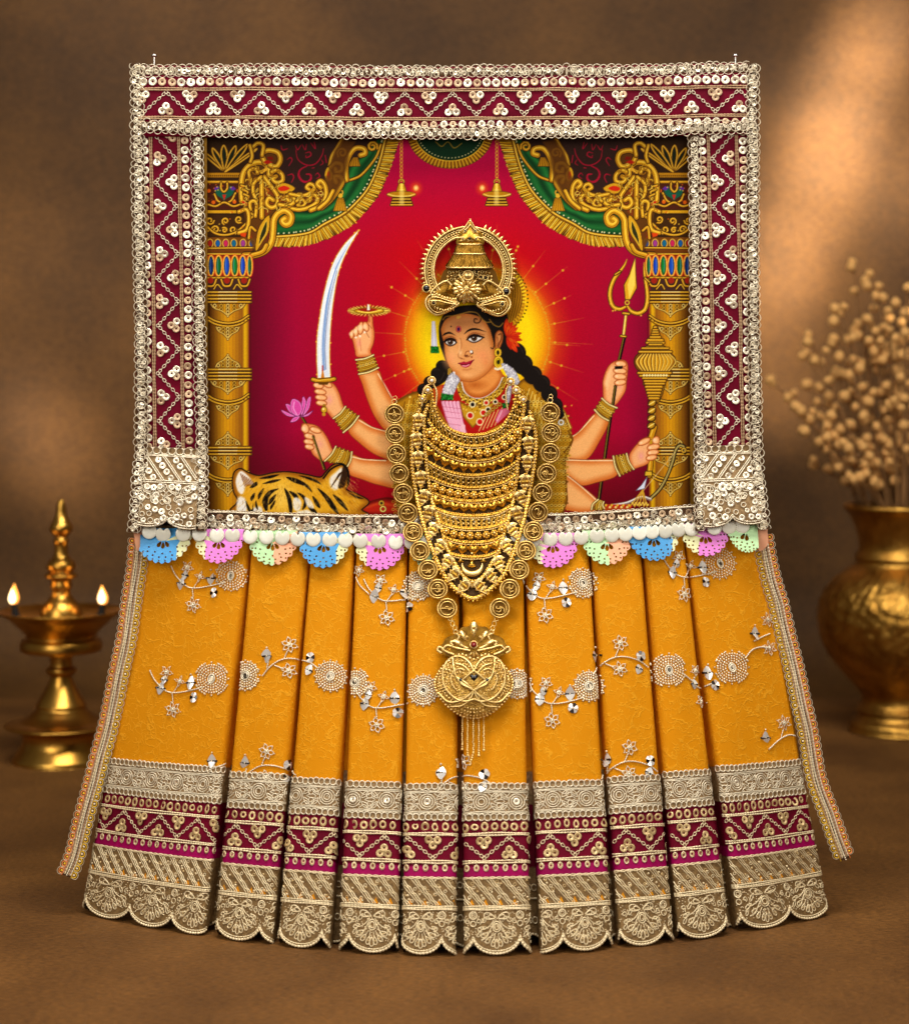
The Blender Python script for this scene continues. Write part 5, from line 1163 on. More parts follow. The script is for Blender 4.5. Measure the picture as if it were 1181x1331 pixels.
# ---------------------------------------------------------------- mirror-work sprigs
def edge_table(pl):
    t = np.linspace(-.1, 1.1, 60); out = []
    for u in (0., 1.):
        p = pl.B(u)[None]*(1-t)[:, None]+pl.T(u)[None]*t[:, None]; k = D/(D-p[:, 1]-3)
        out.append((EY+(EH-p[:, 2])*k, 590.5+p[:, 0]*k))
    return out
for pl in PL: pl.edges = edge_table(pl)
def pleat_at(x, y):
    best = None
    for pl in PL:
        (ya, xa), (yb, xb) = pl.edges; l = np.interp(-y, -ya, xa) if ya[0] > ya[-1] else np.interp(y, ya, xa); r = np.interp(-y, -yb, xb)
        u = (x-l)/(r-l); d = 0 if -.02 <= u <= 1.02 else min(abs(u), abs(u-1))
        if best is None or d < best[0]: best = (d, pl)
        if d == 0: break
    return best[1]
emb = {}; CUR = ['sprig', 0]
def motif(nm): CUR[0] = nm; CUR[1] += 1
def emesh(pl):
    k = (CUR[1], CUR[0], PL.index(pl))
    if k not in emb: emb[k] = MB()
    return emb[k]
def eput(T, x, y, sc, rot=0.0, m=0, h=.8, tilt=.1):
    pl = pleat_at(x, y); q, v = pl.inv(np.array([x]), np.array([y]))
    if q[0] < -4 or q[0] > pl.W+4: return
    s3 = np.broadcast_to(np.asarray(sc, float), (3,)).copy()
    inst(emesh(pl), T, [(q[0], v[0], h)], np.array([s3]), -rot, tilt, m)
def eline(pts, r=1.0, m=1, n=6):
    p = sp(np.asarray(pts, float), n); run = []; cur = None
    for x, y in p:
        pl = pleat_at(x, y); q, v = pl.inv(np.array([x]), np.array([y]))
        if cur is not None and pl is not cur and len(run) > 1: rope(emesh(cur), run, r, m, 5, 3.2, .3)
        if pl is not cur: run = []; cur = pl
        if -4 < q[0] < pl.W+4: run.append((q[0], v[0], .8))
    if len(run) > 1: rope(emesh(cur), run, r, m, 5, 3.2, .3)
LENS = latheT([(1e-3, .16), (.6, .14), (.92, .10), (1, 0)], 16)
def half(sg, n=10):   # half of a cut mirror, point outward
    a = np.linspace(0, math.pi, n); o = np.stack([np.cos(a), sg*np.sin(a)*(1+.45*np.sin(a)**6)], 1)
    v = np.concatenate([[[0, sg*.12, .16]], np.concatenate([o, np.full((n, 1), .02)], 1)]); f = np.array([[0, i+1, i+2] for i in range(n-1)]); return v, f
HU, HD = half(1), half(-1)
def bud(x, y, r=6.2, rot=0.0):      # mirror bud tied across the middle
    eput(HU, x, y, (r, r*1.0, r), rot, 0, 1.0, .28); eput(HD, x, y, (r, r*1.0, r), rot, 0, 1.0, .28)
    c, s_ = math.cos(rot), math.sin(rot)
    eline([(x-c*r, y-s_*r), (x, y), (x+c*r, y+s_*r)], 1.3, 4, 2); eput(BEAD, x, y, 1.1, 0, 5, 1.6)
    eput(BEAD, x+s_*r*1.75, y-c*r*1.75, 1.4, 0, 1, .8)
def fac(x, y, r=6.4):               # round faceted mirror
    a0 = rng.rand()*6
    for k in range(6):
        a = a0+k*math.pi/3; b = a+math.pi/3*.92; t = np.array([[0, 0, .25], [math.cos(a), math.sin(a), .05+.22*rng.rand()], [math.cos((a+b)/2)*1.06, math.sin((a+b)/2)*1.06, .05+.15*rng.rand()], [math.cos(b), math.sin(b), .05+.22*rng.rand()]])
        eput((t, np.array([[0, 1, 2], [0, 2, 3]])), x, y, r, 0, 0 if k % 3 else 4, 1.0, .12)
    eput(BEAD, x, y, 1.3, 0, 1, 2.2)
def flower(x, y, r=3.3, n=6, R=5.8):
    for k in range(n):
        a = k*2*math.pi/n+.3; eput(R14, x+R*math.cos(a), y+R*math.sin(a), (r, r*.78, 2.6), a, 1, 1.0); eput(BEAD, x+(R+r+1)*math.cos(a), y+(R+r+1)*math.sin(a), .9, 0, 1, .8)
    eput(BEAD, x, y, 1.8, 0, 2, 1.2); eput(R12T, x, y, 2.6, 0, 1, 1.0)
def rosette(x, y, R=18, cut=None):  # beaded medallion round a mirror
    motif("mirror_rosette")
    for ring, rr in enumerate(np.arange(8.2, R+4, 3.25)):
        n = int(2*math.pi*rr/3.3)
        for k in range(n):
            a = 2*math.pi*(k+.5*(ring % 2))/n; sq = 1/(abs(math.cos(a))**4+abs(math.sin(a))**4)**.25
            if rr*1.0 > R*min(1.13, sq)+.8: continue
            xx, yy = x+rr*math.cos(a), y+rr*math.sin(a)
            if cut is not None and not cut(xx): continue
            eput(BEAD, xx, yy, (1.55, 1.55, 1.2), 0, [1, 5, 5, 2][rng.randint(4)], .6)
    for k in range(16):
        a = 2*math.pi*k/16; xx, yy = x+(R+2.6)*math.cos(a), y+(R+2.6)*math.sin(a)
        if cut is None or cut(xx): eput(BEAD, xx, yy, 1.3, 0, 1, .6)
    if cut is None or cut(x): eput(R14, x, y, (5.6, 5.6, 5.6), 0, 1, 1.2); eput(LENS, x, y, 4.6, 0, 3, .9, .12); eput(R14, x, y, (3.4, 3.4, 2), 0, 2, 1.6)
def sprig(x, y, f=1, ros=True, rx=None, n3=True):
    """hanging garland: x,y is its low middle"""
    motif("mirror_sprig")
    X = lambda d: x+f*d
    eline([(X(-33), y-27), (X(-26), y-14), (X(-13), y-1), (X(0), y+2), (X(20), y-1), (X(38), y-6)], .9)
    bud(X(-19), y-4, 6, .15*f); flower(X(-11), y-25, 2.7, 5, 4.6); eline([(X(-16), y-9), (X(-12), y-20)], .8); bud(X(-14), y-15, 4.5, .2)
    flower(X(6), y-13, 2.2, 4, 3.8); eline([(X(-2), y+1), (X(4), y-8)], .7)
    bud(X(20), y-11, 6.2); eline([(X(20), y-1), (X(20), y-4)], .8); fac(X(24), y+8, 6.3)
    flower(X(-3), y+24, 3.4); eline([(X(-4), y+3), (X(-3), y+14)], .8)
def spray(x, y, f=1):
    """rising spray: arching stem with a bud, two flowers and paired mirrors"""
    motif("mirror_spray")
    X = lambda d: x+f*d
    eline([(X(-30), y+22), (X(-20), y+10), (X(-6), y+1), (X(10), y-1), (X(30), y+4), (X(42), y+12)], .9)
    bud(X(-24), y-4, 6.2); eline([(X(-22), y+3), (X(-24), y+12)], .8); flower(X(5), y-19, 3.2); eline([(X(-2), y), (X(3), y-12)], .8)
    flower(X(4), y+15, 3.0); eline([(X(-14), y+8), (X(-2), y+13)], .8)
    fac(X(32), y-2, 6.4); bud(X(30), y+14, 5.2, .4)
# upper row
rosette(301, 749, 17); sprig(256, 763)
rosette(543, 763, 17); sprig(506, 781); rosette(757, 759, 17); sprig(711, 777); rosette(934, 733, 18); sprig(892, 749)
motif('bead_flower'); flower(466, 742, 2.4, 5, 4); eline([(462, 750), (468, 762), (480, 774)], .8)
motif('bead_stem'); eline([(722+42, 752), (780, 742)], .9)
# middle row
rosette(276, 883, 19); sprig(229, 899); rosette(319, 879, 17, lambda xx: xx > 311); spray(372, 858, 1); rosette(430, 880, 18)
rosette(461, 888, 16, lambda xx: xx > 456); sprig(493, 920); rosette(550, 899, 18); rosette(672, 890, 17, lambda xx: True); sprig(720, 914); rosette(765, 893, 18)
spray(800, 856, 1); rosette(868, 872, 19); motif('mirror_sprig'); eline([(885, 876), (899, 886), (910, 895), (925, 889)], 1.1); bud(920, 875, 6.2); fac(929, 891, 6.6); bud(902, 890, 4.6); flower(904, 872, 2.4, 5, 4)
rosette(950, 868, 19); motif('mirror_spray'); flower(912, 912, 2.6, 5, 4.4); motif('mirror_spray'); eline([(967, 856), (975, 846), (985, 842), (996, 842)], 1.1); flower(999, 843, 2.8); bud(979, 824, 6.2); eline([(978, 834), (990, 828), (1000, 824)], 1.0); flower(997, 806, 2.7)
motif('mirror_spray')
# lower row, half tucked under the silver lace
bud(276, 990, 6.2); eline([(270, 1003), (278, 999), (292, 994)], 1.0)
spray(343, 997, 1); spray(570+27, 1010, 1); spray(812, 992, 1); motif('mirror_spray'); bud(994, 960, 6.2); eline([(998, 975), (1012, 962), (1025, 956), (1036, 958)], 1.0); flower(1018, 940, 2.8); eline([(1014, 960), (1017, 948)], .8)
for (k, nm, pi), e in emb.items():
    e.build(nm, ['mirror', 'thread', 'sequin', 'smokemirror', 'stone', 'goldthread'], PL[pi].part, PL[pi].w)

# ---------------------------------------------------------------- pastel plastic fans and pearl hearts along the waist
def fan(cx, cy, hw, dp, cols, split=None, lab=None, a0=-90, a1=90, F0=23.):
    nb = 11; o = []
    aa = np.linspace(a0, a1, nb*7+1); 
    for k, a in enumerate(aa):
        r = math.radians(a); z = 1-.085*(1-abs(math.sin(math.pi*(k % 7)/7.)))
        o.append((cx+hw*math.sin(r)*z, cy+dp*math.cos(r)*z))
    o = o+[(cx+hw*math.sin(math.radians(a1))*.96, cy-7), (cx+hw*math.sin(math.radians(a0))*.96, cy-7)]
    holes = []
    for a in (-34, 0, 34):
        if a0+20 < a < a1-20:
            r = math.radians(a); x, y = cx+8.5*math.sin(r), cy+5.5+8.5*math.cos(r); e = leafloop(0, 0, 9, 3.4, 0, 10)-[4.5, 0]; c, s_ = math.sin(r), math.cos(r)
            holes.append(np.stack([x+e[:, 0]*c-e[:, 1]*s_, y+e[:, 0]*s_+e[:, 1]*c], 1)[::-1])
    for rr, n in ((.66, 7), (.79, 10), (.91, 12)):
        for k in range(n):
            a = -84+168*(k+.5)/n
            if a0+5 < a < a1-5: r = math.radians(a); holes.append(ell(cx+hw*rr*math.sin(r), cy+dp*rr*math.cos(r), 1.35, 1.25, 0, 7)[::-1])
    mb = MB(); v2, tri = plate(mb, o, -.8, .8, 0, holes)
    if split is not None:
        f, _ = mb.f[0]; cxs = v2[tri].mean(1)[:, 0]; mb.f[0] = (f[cxs < split], 0); mb.f.append((f[cxs >= split], 1))
    k = rng.randn()*.03
    def mp(v):
        vv = v.copy(); vv[:, 2] += (v[:, 1]-cy)*(.42+k)-.0035*(v[:, 0]-cx)**2*.6; return flatmap(F0)(vv)
    mb.build('fan_charm', ['fan_'+c for c in cols], skirt, mp, lab, smooth=False)
FANS = [(213, 694, 37, 37, ('blue', 'cream'), 231, 'blue and cream fan charm', -62, 90), (285, 695, 33, 36, ('cream', 'pink'), 268, 'pink and cream fan charm', -90, 90), (355, 697, 33, 37, ('green', 'peach'), 356, 'green and peach fan charm', -90, 90),
        (421, 699, 34, 38, ('blue', 'cream'), 437, 'blue and cream fan charm', -90, 90), (494, 701, 34, 39, ('cream', 'pink'), 477, 'pink and cream fan charm', -90, 90), (562, 703, 33, 36, ('green', 'peach'), 562, None, -90, 90),
        (650, 701, 33, 37, ('green', 'cream'), 650, None, -90, 90), (718, 700, 34, 37, ('cream', 'pink'), 704, 'pink and cream fan charm', -90, 90), (788, 697, 33, 36, ('green', 'peach'), 790, 'green and peach fan charm', -90, 90),
        (849, 692, 34, 36, ('blue', 'cream'), 873, 'blue and cream fan charm', -80, 90), (916, 688, 32, 34, ('cream', 'pink'), 906, 'pink and cream fan charm', -90, 90), (969, 684, 25, 33, ('green',), None, 'pale green fan charm', -75, 40)]
for k, f in enumerate(FANS): fan(*f, F0=25.+.6*(k % 2))
for x0, x1, x2, x3, nm in ((174, 188, 187, 178, 'peach'), (982, 996, 997, 986, 'peach')):
    mb = MB(); plate(mb, sp([(x0, 684), (x1, 684), (x1+1, 692), (x2+1, 700), (x2, 708), (x2-5, 714), (x3, 716), (x3-2, 708), (x0+1, 700)], 4, True), -.8, .8)
    mb.build('fan_charm', ['fan_'+nm], skirt, flatmap(23.5), 'folded peach fan charm at the edge', smooth=False)
HE = [(194, 691), (212, 695), (238, 694), (259, 694), (281.6, 696), (302, 696), (325, 697.4), (346, 698), (366.7, 699), (387, 700.4), (407, 701), (428.4, 701.7), (448.7, 702.4), (468, 703), (492, 703.5), (514, 704.7), (535, 705), (556, 705), (650, 704), (672, 703), (692, 702), (714.7, 701), (735, 700), (755, 698.4), (775.6, 696.6), (795, 695.4), (812.6, 694), (831, 692.4), (847, 691), (864, 690.4), (881.7, 688.3), (898.6, 687.4), (928, 686), (947.5, 685), (964, 684)]
t_ = np.linspace(0, 2*math.pi, 26, endpoint=False)
def heart(r, n=26):
    t = np.linspace(0, 2*math.pi, n, endpoint=False)
    x = 16*np.sin(t)**3/16.*r; y = -(13*np.cos(t)-5*np.cos(2*t)-2*np.cos(3*t)-np.cos(4*t))/15.5*r
    return np.stack([x, y], 1)
t_ = np.linspace(0, 2*math.pi, 44, endpoint=False); e = np.stack([np.sin(t_), -np.cos(t_)], 1)
nk = np.clip(1-np.abs((t_+math.pi) % (2*math.pi)-math.pi)/.52, 0, 1); e *= (1-.56*nk**.9)[:, None]; e[:, 1] = np.where(e[:, 1] > 0, e[:, 1]*1.04, e[:, 1])
hm = None
for k, (x, y) in enumerate(HE):
    mb = MB(); dome(mb, np.stack([e[:, 0]*9.6, e[:, 1]*9.6], 1)[::-1], 1.1, (0, 2), 0, 4, 0, 5); 
    if hm is None:
        hm = mb.mesh('heart_charm', ['pearlplastic'], lambda v: np.stack([v[:, 0], -v[:, 2], -v[:, 1]], 1)*S)
    o = link('heart_charm', hm, skirt); o.location = np.array(P(x, y-.5, 29.5))-root_loc(skirt); o.rotation_euler = (rng.randn()*.10-.12, rng.randn()*.05, rng.randn()*.10)

# ---------------------------------------------------------------- braids down both sides of the skirt
for nm, path, k in (('left', [(182, 700), (177, 745), (168, 800), (157, 860), (145, 920), (136, 966), (117, 1036), (98, 1105), (85, 1139)], 1), ('right', [(991, 696), (1003, 755), (1015, 795), (1029, 863), (1044, 930), (1060, 1006), (1077, 1057), (1099, 1117)], -1)):
    y0 = path[0][1]; mp = pathmap(path, lambda y: 19+max(0, y-700)*.045, 1.1); L = mp.L; mb = MB(); bandbase(mb, 0, L, -6.5, 6.5, 0, 3)
    for q, m_ in ((-4.8, 1), (-2.9, 5), (0, 1), (2.7, 4), (4.6, 5)): cord(mb, L, q, 1.1 if q else 1.4, m_)
    s = np.arange(1, L, 2.6); inst(mb, BEAD, np.stack([s, np.full(len(s), -.2), np.full(len(s), 2.2)], 1), 1.1, 0, 0, 1)
    for sg in (1, -1):
        out = sg == k; s = np.arange(4, L, 9.6); n = len(s)
        inst(mb, RTH, np.stack([s, np.full(n, sg*9.6), np.full(n, .5)], 1), np.stack([np.full(n, 5.1), np.full(n, 4.6), np.full(n, 8.)], 1), 0, .1, 1)
        inst(mb, R14, np.stack([s, np.full(n, sg*8.8), np.full(n, .5)], 1), np.stack([np.full(n, 3.5), np.full(n, 3.2), np.full(n, 4.5)], 1), 0, .1, 2 if out else 3)
        inst(mb, BEAD, np.stack([s, np.full(n, sg*8.6), np.full(n, .3)], 1), 1.7, 0, 0, 3 if out else 1)
        for f in (0, 1): tube(mb, np.stack([np.linspace(0, L, 200), np.full(200, sg*6.4), np.full(200, .8)], 1), .8, 2 if out else 3, 4)
    mb.build('side_braid', ['trimnet', 'thread', 'peachthread', 'yellowthread', 'goldthread', 'cordtan'], skirt, mp, 'scallop-edged gold and peach braid')
# ---------------------------------------------------------------- jewellery hung over the picture
def neckF(y):
    y = np.asarray(y, float)
    return np.where(y < 640, 8., np.where(y < 705, 8+(y-640)/65*24, 32+(y-705)*.337))
def jmap(v):
    F0 = neckF(v[:, 1]); s = (D-F0)/D
    return np.stack([(v[:, 0]-590.5)*s*S, -(F0+v[:, 2])*S, (EH-(v[:, 1]-EY)*s)*S], 1)
def place(name, me, parent, x, y, dF=0.0, rot=0.0, sc=1.0, label=None):
    o = link(name, me, parent, label); F = float(neckF(y))+dF
    o.location = np.array(P(x, y, F))-root_loc(parent); o.rotation_euler = (-.30 if y > 690 else 0, -rot, 0); o.scale = (sc,)*3
    return o
loc = lambda v: np.stack([v[:, 0], -v[:, 2], -v[:, 1]], 1)*S    # small pieces: x right, y down, h toward the viewer
def chain(mb, pts, r, m=0, h=1.5, pitch=4.0, amp=.3, n=6):
    p = sp(np.asarray(pts, float), 8); rope(mb, np.concatenate([p, np.full((len(p), 1), h)], 1), r, m, n, pitch, amp)
def along(pts, n, e=0.0):
    p = sp(np.asarray(pts, float), 12).astype(float); d = np.concatenate([[0], np.cumsum(np.hypot(*np.diff(p, axis=0).T))]); t = np.linspace(e, d[-1]-e, n)
    return np.stack([np.interp(t, d, p[:, 0]), np.interp(t, d, p[:, 1])], 1)

# --- collar of many swagged chains
bib = thing('bib_necklace', 'wide gold bib necklace of swagged heart chains over the painted chest', 'necklace', P(614, 777, 60))
OUT = [(545, 531), (537, 560), (535.5, 603), (542.5, 650), (553, 690), (565, 722), (576, 745), (592, 765), (614, 777.5), (636, 766), (655, 745), (667, 718), (676.5, 690), (684, 660), (694, 603), (696, 565), (688, 533)]
INN = [(556, 527), (551, 545), (553, 588), (557, 624), (564, 660), (575, 690), (580, 710), (591, 732), (602, 748), (614, 755.5), (627, 750), (638, 733), (650, 710), (656.5, 686), (664, 663), (671, 622), (673.5, 588), (677, 550), (681, 527), (673, 514)]
NECK = [(561, 507), (564, 524), (572, 545), (585, 558), (599, 564), (614, 566), (632, 564), (650, 556), (662, 540), (669, 522), (670, 512)]
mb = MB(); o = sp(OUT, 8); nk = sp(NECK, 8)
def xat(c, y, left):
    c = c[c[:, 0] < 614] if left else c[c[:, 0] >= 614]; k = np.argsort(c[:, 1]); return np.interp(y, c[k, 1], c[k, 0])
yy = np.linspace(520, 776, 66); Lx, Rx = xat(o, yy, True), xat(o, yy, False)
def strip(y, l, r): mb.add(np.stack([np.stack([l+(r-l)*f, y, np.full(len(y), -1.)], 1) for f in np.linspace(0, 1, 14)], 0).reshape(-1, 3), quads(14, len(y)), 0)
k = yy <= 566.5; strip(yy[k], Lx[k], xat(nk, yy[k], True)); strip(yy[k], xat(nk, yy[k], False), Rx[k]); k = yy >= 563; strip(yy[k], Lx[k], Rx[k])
mb.build('shade_backing', ['gapshade'], bib, jmap, 'dark sheet standing in for shade between the chains')  # shade between the chains, put in as a dark sheet
mb = MB()
for pts, r in ((OUT, 1.6), (INN, 1.5)):
    p = sp(pts, 8); tg = np.gradient(p, axis=0); nrm = np.stack([-tg[:, 1], tg[:, 0]], 1)/np.hypot(*tg.T)[:, None]
    for sg in (-1.3, 1.3): rope(mb, np.concatenate([p+nrm*sg, np.full((len(p), 1), 2.2)], 1), r, 0, 6, 4.4, .3)
    rope(mb, np.concatenate([p, np.full((len(p), 1), 3.2)], 1), 1.0, 1, 5, 3.4, .4)
for x, y in along(OUT[5:12], 30): inst(mb, BEAD, [(x+(x-614)*.045, y+3.6, 1.5)], 1.9, 0, 0, 0)
mb.build('rope_border', ['gold', 'palegold'], bib, jmap)
SW = [NECK, [(556, 546), (570, 563), (590, 575), (614, 580), (640, 576), (662, 562), (677, 543)], [(554, 571), (572, 586), (592, 595), (614, 599), (640, 596), (662, 585), (675, 573)], [(556, 600), (574, 610), (594, 616), (614, 618), (638, 615.5), (658, 609), (674, 598)],
      [(559, 620), (578, 628), (596, 632.5), (614, 634), (636, 632), (655, 627), (671, 617)], [(562, 640), (580, 647), (598, 650.5), (614, 651.5), (634, 650), (652, 645), (668, 636)], [(566, 661), (582, 667), (598, 669.5), (614, 670.5), (632, 669.5), (648, 666), (663, 658)],
      [(572, 679), (586, 684), (600, 686.5), (614, 687), (630, 686), (645, 683), (659, 676)], [(577, 698), (590, 702.5), (602, 704.5), (614, 705), (628, 704.5), (641, 702), (654, 695)], [(584, 719), (594, 722), (604, 723.5), (614, 724), (626, 723.5), (636, 721.5), (646, 717)]]
mb = MB()
for k, s in enumerate(SW):
    r = 1.9 if k else 1.7
    chain(mb, s, r, 0, 2.6, 4.2, .35); q = np.array(s)+[0, 2.6]; chain(mb, q, .9, 1, 3.0, 3.0, .5)
    chain(mb, np.array(s)-[0, 2.0], .8, 0, 2.0, 3.0, .5)
mb.build('swag_chain', ['gold', 'palegold'], bib, jmap)
def mid(a, b, f): 
    A = along(a, 40); B_ = along(b, 40); return A*(1-f)+B_*f
def lattice(a, b, n, m=2):
    mb = MB()
    for f, sc in ((.30, 2.0), (.62, 2.3)):
        p = along(mid(a, b, f), n, 4)
        inst(mb, R14, np.concatenate([p, np.full((n, 1), 2.0)], 1), sc, 0, .1, 0); inst(mb, BEAD, np.concatenate([p+[2.8, 0], np.full((n, 1), 2.2)], 1), 1.5, 0, 0, 1)
    for p0, p1 in zip(along(a, n, 4), along(b, n, 4)): tube(mb, [(*p0, 1.6), (*(p0*.5+p1*.5), 2.4), (*p1, 1.6)], .9, 0, 5)
    mb.build('lattice_row', ['gold', 'palegold'], bib, jmap)
lattice(SW[0], SW[1], 21); lattice(SW[3], SW[4], 18); lattice(SW[6], SW[7], 14)
mb = MB(); e = heart(1.0)
dome(mb, (e*6.0)[::-1], 3.2, (0, -.5), 0, 6); tube(mb, [(0, 5, 0), (0, 8.4, 0)], .8, 0, 5); inst(mb, BEAD, [(0, 9, 0)], 1.3); inst(mb, R12T, [(0, -6.4, .8)], 1.7)
HM = mb.mesh('heart_bead', ['gold'], loc)
mb = MB(); 
for k in range(7): a = k*2*math.pi/7; inst(mb, BEAD, [(3.3*math.cos(a), 3.3*math.sin(a), 1.0)], 2.1)
inst(mb, BEAD, [(0, 0, 2.2)], 2.6, 0, 0, 1); inst(mb, R14, [(0, 0, 1.8)], 3.6); inst(mb, BEAD, [(6.2, 0, 1)], 1.2)
FM = mb.mesh('flower_bead', ['gold', 'palegold'], loc)
def row(me, nm, a, b, f, n, e, sc=1.0):
    p = along(mid(a, b, f), n, e)
    for k, (x, y) in enumerate(p):
        sl = (k/(n-1)-.5) if n > 1 else 0
        place(nm, me, bib, x, y, 2.2, sl*.9+rng.randn()*.05, sc*(1+.04*rng.randn()))
row(FM, 'flower_bead', SW[1], SW[2], .52, 12, 5, 1.25); row(HM, 'heart_bead', SW[2], SW[3], .46, 11, 4, 1.2)
row(FM, 'flower_bead', SW[4], SW[5], .54, 11, 5, 1.05); row(HM, 'heart_bead', SW[5], SW[6], .48, 9, 4, 1.2)
row(FM, 'flower_bead', SW[7], SW[8], .54, 8, 5, 1.05); row(HM, 'heart_bead', SW[8], SW[9], .48, 5, 7, 1.25)
# pleated leaf charms riding between the two ropes
mb = MB()
for k, (y, w_, h_) in enumerate([(-7, 9.6, 5.4), (-1.2, 9, 4.4), (3.8, 7, 4), (8, 4, 3.4)]):
    dome(mb, np.array([(-w_*.9, y-1), (-w_*.4, y-h_*.75), (0, y-h_), (w_*.55, y-h_*.7), (w_, y+.5), (w_*.5, y+h_*.35), (0, y+h_*.7), (-w_*.6, y+h_*.45)])[::-1], 1.7-.2*k, None, 0 if k % 2 == 0 else 1, 4, .6)
for sg in (-1, 1): tube(mb, sp([(0, -10, 2), (sg*5, -4, 3), (sg*4, 3, 2.6), (0, 10, 1)], 4) if False else np.array([(0, -10, 2.4), (sg*4, -6, 3), (sg*6, -1, 2.6), (sg*3, 5, 2.2), (0, 11, 1)]), .7, 0, 5)
inst(mb, BEAD, [(0, 12.4, .6), (0, -11.5, 1)], 1.5, 0, 0, 1)
LM = mb.mesh('leaf_charm', ['palegold', 'gold'], loc)
for k, (x, y) in enumerate([(543.5, 549), (541.5, 574), (543, 598), (546.5, 624), (550, 648), (556, 669), (562, 690.5), (571, 712), (580.5, 732), (589, 747.5), (602, 762.5), (625, 763.5), (639, 750.5), (648.5, 734), (658.5, 712), (667, 691), (672.5, 670), (678, 649), (682, 628), (685, 603), (686.5, 579), (685.5, 553)]):
    a = 0 if y < 640 else (.35 if x < 614 else -.35)*(1 if y < 740 else 2.2); place('leaf_charm', LM, bib, x, y, 3.4, -a+rng.randn()*.08, 1.02)
# crescent at the foot of the bib
mb = MB(); t = np.linspace(math.radians(-8), math.radians(188), 24); r = 3.6*np.sin((t-t[0])/(t[-1]-t[0])*math.pi)+.5
tube(mb, np.stack([613.5+13*np.cos(t), 733+12.5*np.sin(t), np.full(24, 4.)], 1), r, 0, 8)
for x, y, s_ in ((598.5, 728, 3.6), (628, 728, 3.6), (613, 733, 5), (613, 727, 3)): dome(mb, np.array([(x-s_*1.2, y+s_*.6), (x-s_*.5, y-s_*.4), (x, y-s_*1.2), (x+s_*.5, y-s_*.4), (x+s_*1.2, y+s_*.6), (x, y+s_)])[::-1], 3.2, None, 1, 4, 1.2)
inst(mb, BEAD, [(613, 719, 3)], 1.6, 0, 0, 0)
mb.build('crescent', ['palegold', 'gold'], bib, jmap)
# shoulder hooks set with pearls
for sg, pts in ((1, [(561, 494.5, 4.6), (556, 507, 4.2), (549, 518, 3.6)]), (-1, [(663.5, 496, 4.6), (670.5, 507, 4.4), (680, 519, 3.8)])):
    mb = MB()
    for x, y, r in pts: inst(mb, R14, [(x, y, 3)], r*1.05, 0, 0, 0); inst(mb, BEAD, [(x, y, 2.6)], r*.62, 0, 0, 1); inst(mb, R12T, [(x, y, 3.6)], r*.7, 0, 0, 2)
    x0 = pts[0][0]; tube(mb, np.concatenate([sp([(x0-sg*2, 499), (x0-sg*9, 504), (x0-sg*12, 514), (x0-sg*13, 528)], 5), np.full((16, 1), 2.)], 1), 1.4, 0, 6)
    tube(mb, np.concatenate([sp([(x0+sg*2, 499), (x0+sg*6, 508), (x0+sg*6, 520), (x0+sg*4, 532)], 5), np.full((16, 1), 2.)], 1), 1.3, 0, 6)
    for k in range(12): inst(mb, BEAD if k % 2 else R12T, [(x0-sg*(3+rng.rand()*14), 508+rng.rand()*26, 2)], 2+rng.rand(), 0, 0, 2)
    mb.build('pearl_hook', ['palegold', 'pearl', 'gold'], bib, jmap)

# --- long coin chain with its heart pendant
coins = thing('coin_necklace', 'long gold chain of round coins carrying a heart shaped pendant with bead tassels', 'necklace', P(615, 992, 130))
CO = [(512.5, 538), (513.4, 564), (515, 590), (518.6, 615.3), (523.8, 641.5), (529.7, 667), (536.5, 692), (545.6, 716.5), (556, 741), (568.6, 766), (581, 791), (714.7, 536), (716, 562.5), (714.8, 589), (710.4, 615.3), (704.7, 640.6), (699.2, 665.6), (692.8, 691), (683.3, 716), (674.5, 741), (662.2, 766), (649.2, 791)]
def glyph(mb, k):
    r = random.Random(k*7+3); bar = r.random() < .7
    if bar: tube(mb, np.array([(-7.2, r.uniform(-1, 1.6), 1.6), (0, r.uniform(-.6, 1.2), 1.9), (7.2, r.uniform(-1, 1.6), 1.6)]), 1.05, 1, 5)
    for j in range(r.choice((3, 4))):
        cx, cy = r.uniform(-3.2, 3.2), r.uniform(-3.6, 3.6); R_ = r.uniform(1.8, 3.6); a0 = r.random()*6; t = np.linspace(0, r.uniform(2.6, 4.6), 9); g = r.choice((-1, 1))
        p = np.stack([cx+R_*(1-.08*t)*np.cos(a0+g*t), cy+R_*(1-.08*t)*np.sin(a0+g*t), np.full(9, 1.7)], 1); d = np.hypot(p[:, 0], p[:, 1]); p[d > 7, :2] *= (7/d[d > 7])[:, None]
        tube(mb, p+[0, 0, .5], 1.05, 1, 5)
    if r.random() < .5: tube(mb, np.array([(r.uniform(-1, 1), -6, 1.6), (r.uniform(-.6, .6), -1, 1.8), (r.uniform(-1, 1), 5.6, 1.6)]), .85, 1, 5)
for k, (x, y) in enumerate(CO):
    mb = MB(); v, f = latheT([(1e-3, .4), (9, .4), (10, 1.0), (12.6, 1.0), (12.8, -1), (1e-3, -1.2)], 28); mb.add(v, f, 0)
    v, f = ringT(30, 6, 11.9, 1.35); v[:, 2] += 1.2; mb.add(v, f, 1); v, f = ringT(28, 6, 8.6, 1.05); v[:, 2] += 1.0; mb.add(v, f, 1); glyph(mb, k)
    place('coin', mb.mesh('coin', ['coinbase', 'coingold'], loc), coins, x, y, 6, 0)
mb = MB()
for a, b in list(zip(CO[:10], CO[1:11]))+list(zip(CO[11:21], CO[12:22])):
    a, b = np.array(a), np.array(b); u = (b-a)/np.hypot(*(b-a)); m_ = (a+b)/2
    inst(mb, R14, [(*m_, 5)], 2.1)
for x, y in ((512.5, 522), (714.5, 520)): inst(mb, R14, [(x, y, 6)], 3.2); inst(mb, R14, [(x+1, y-5, 5)], 2.4)
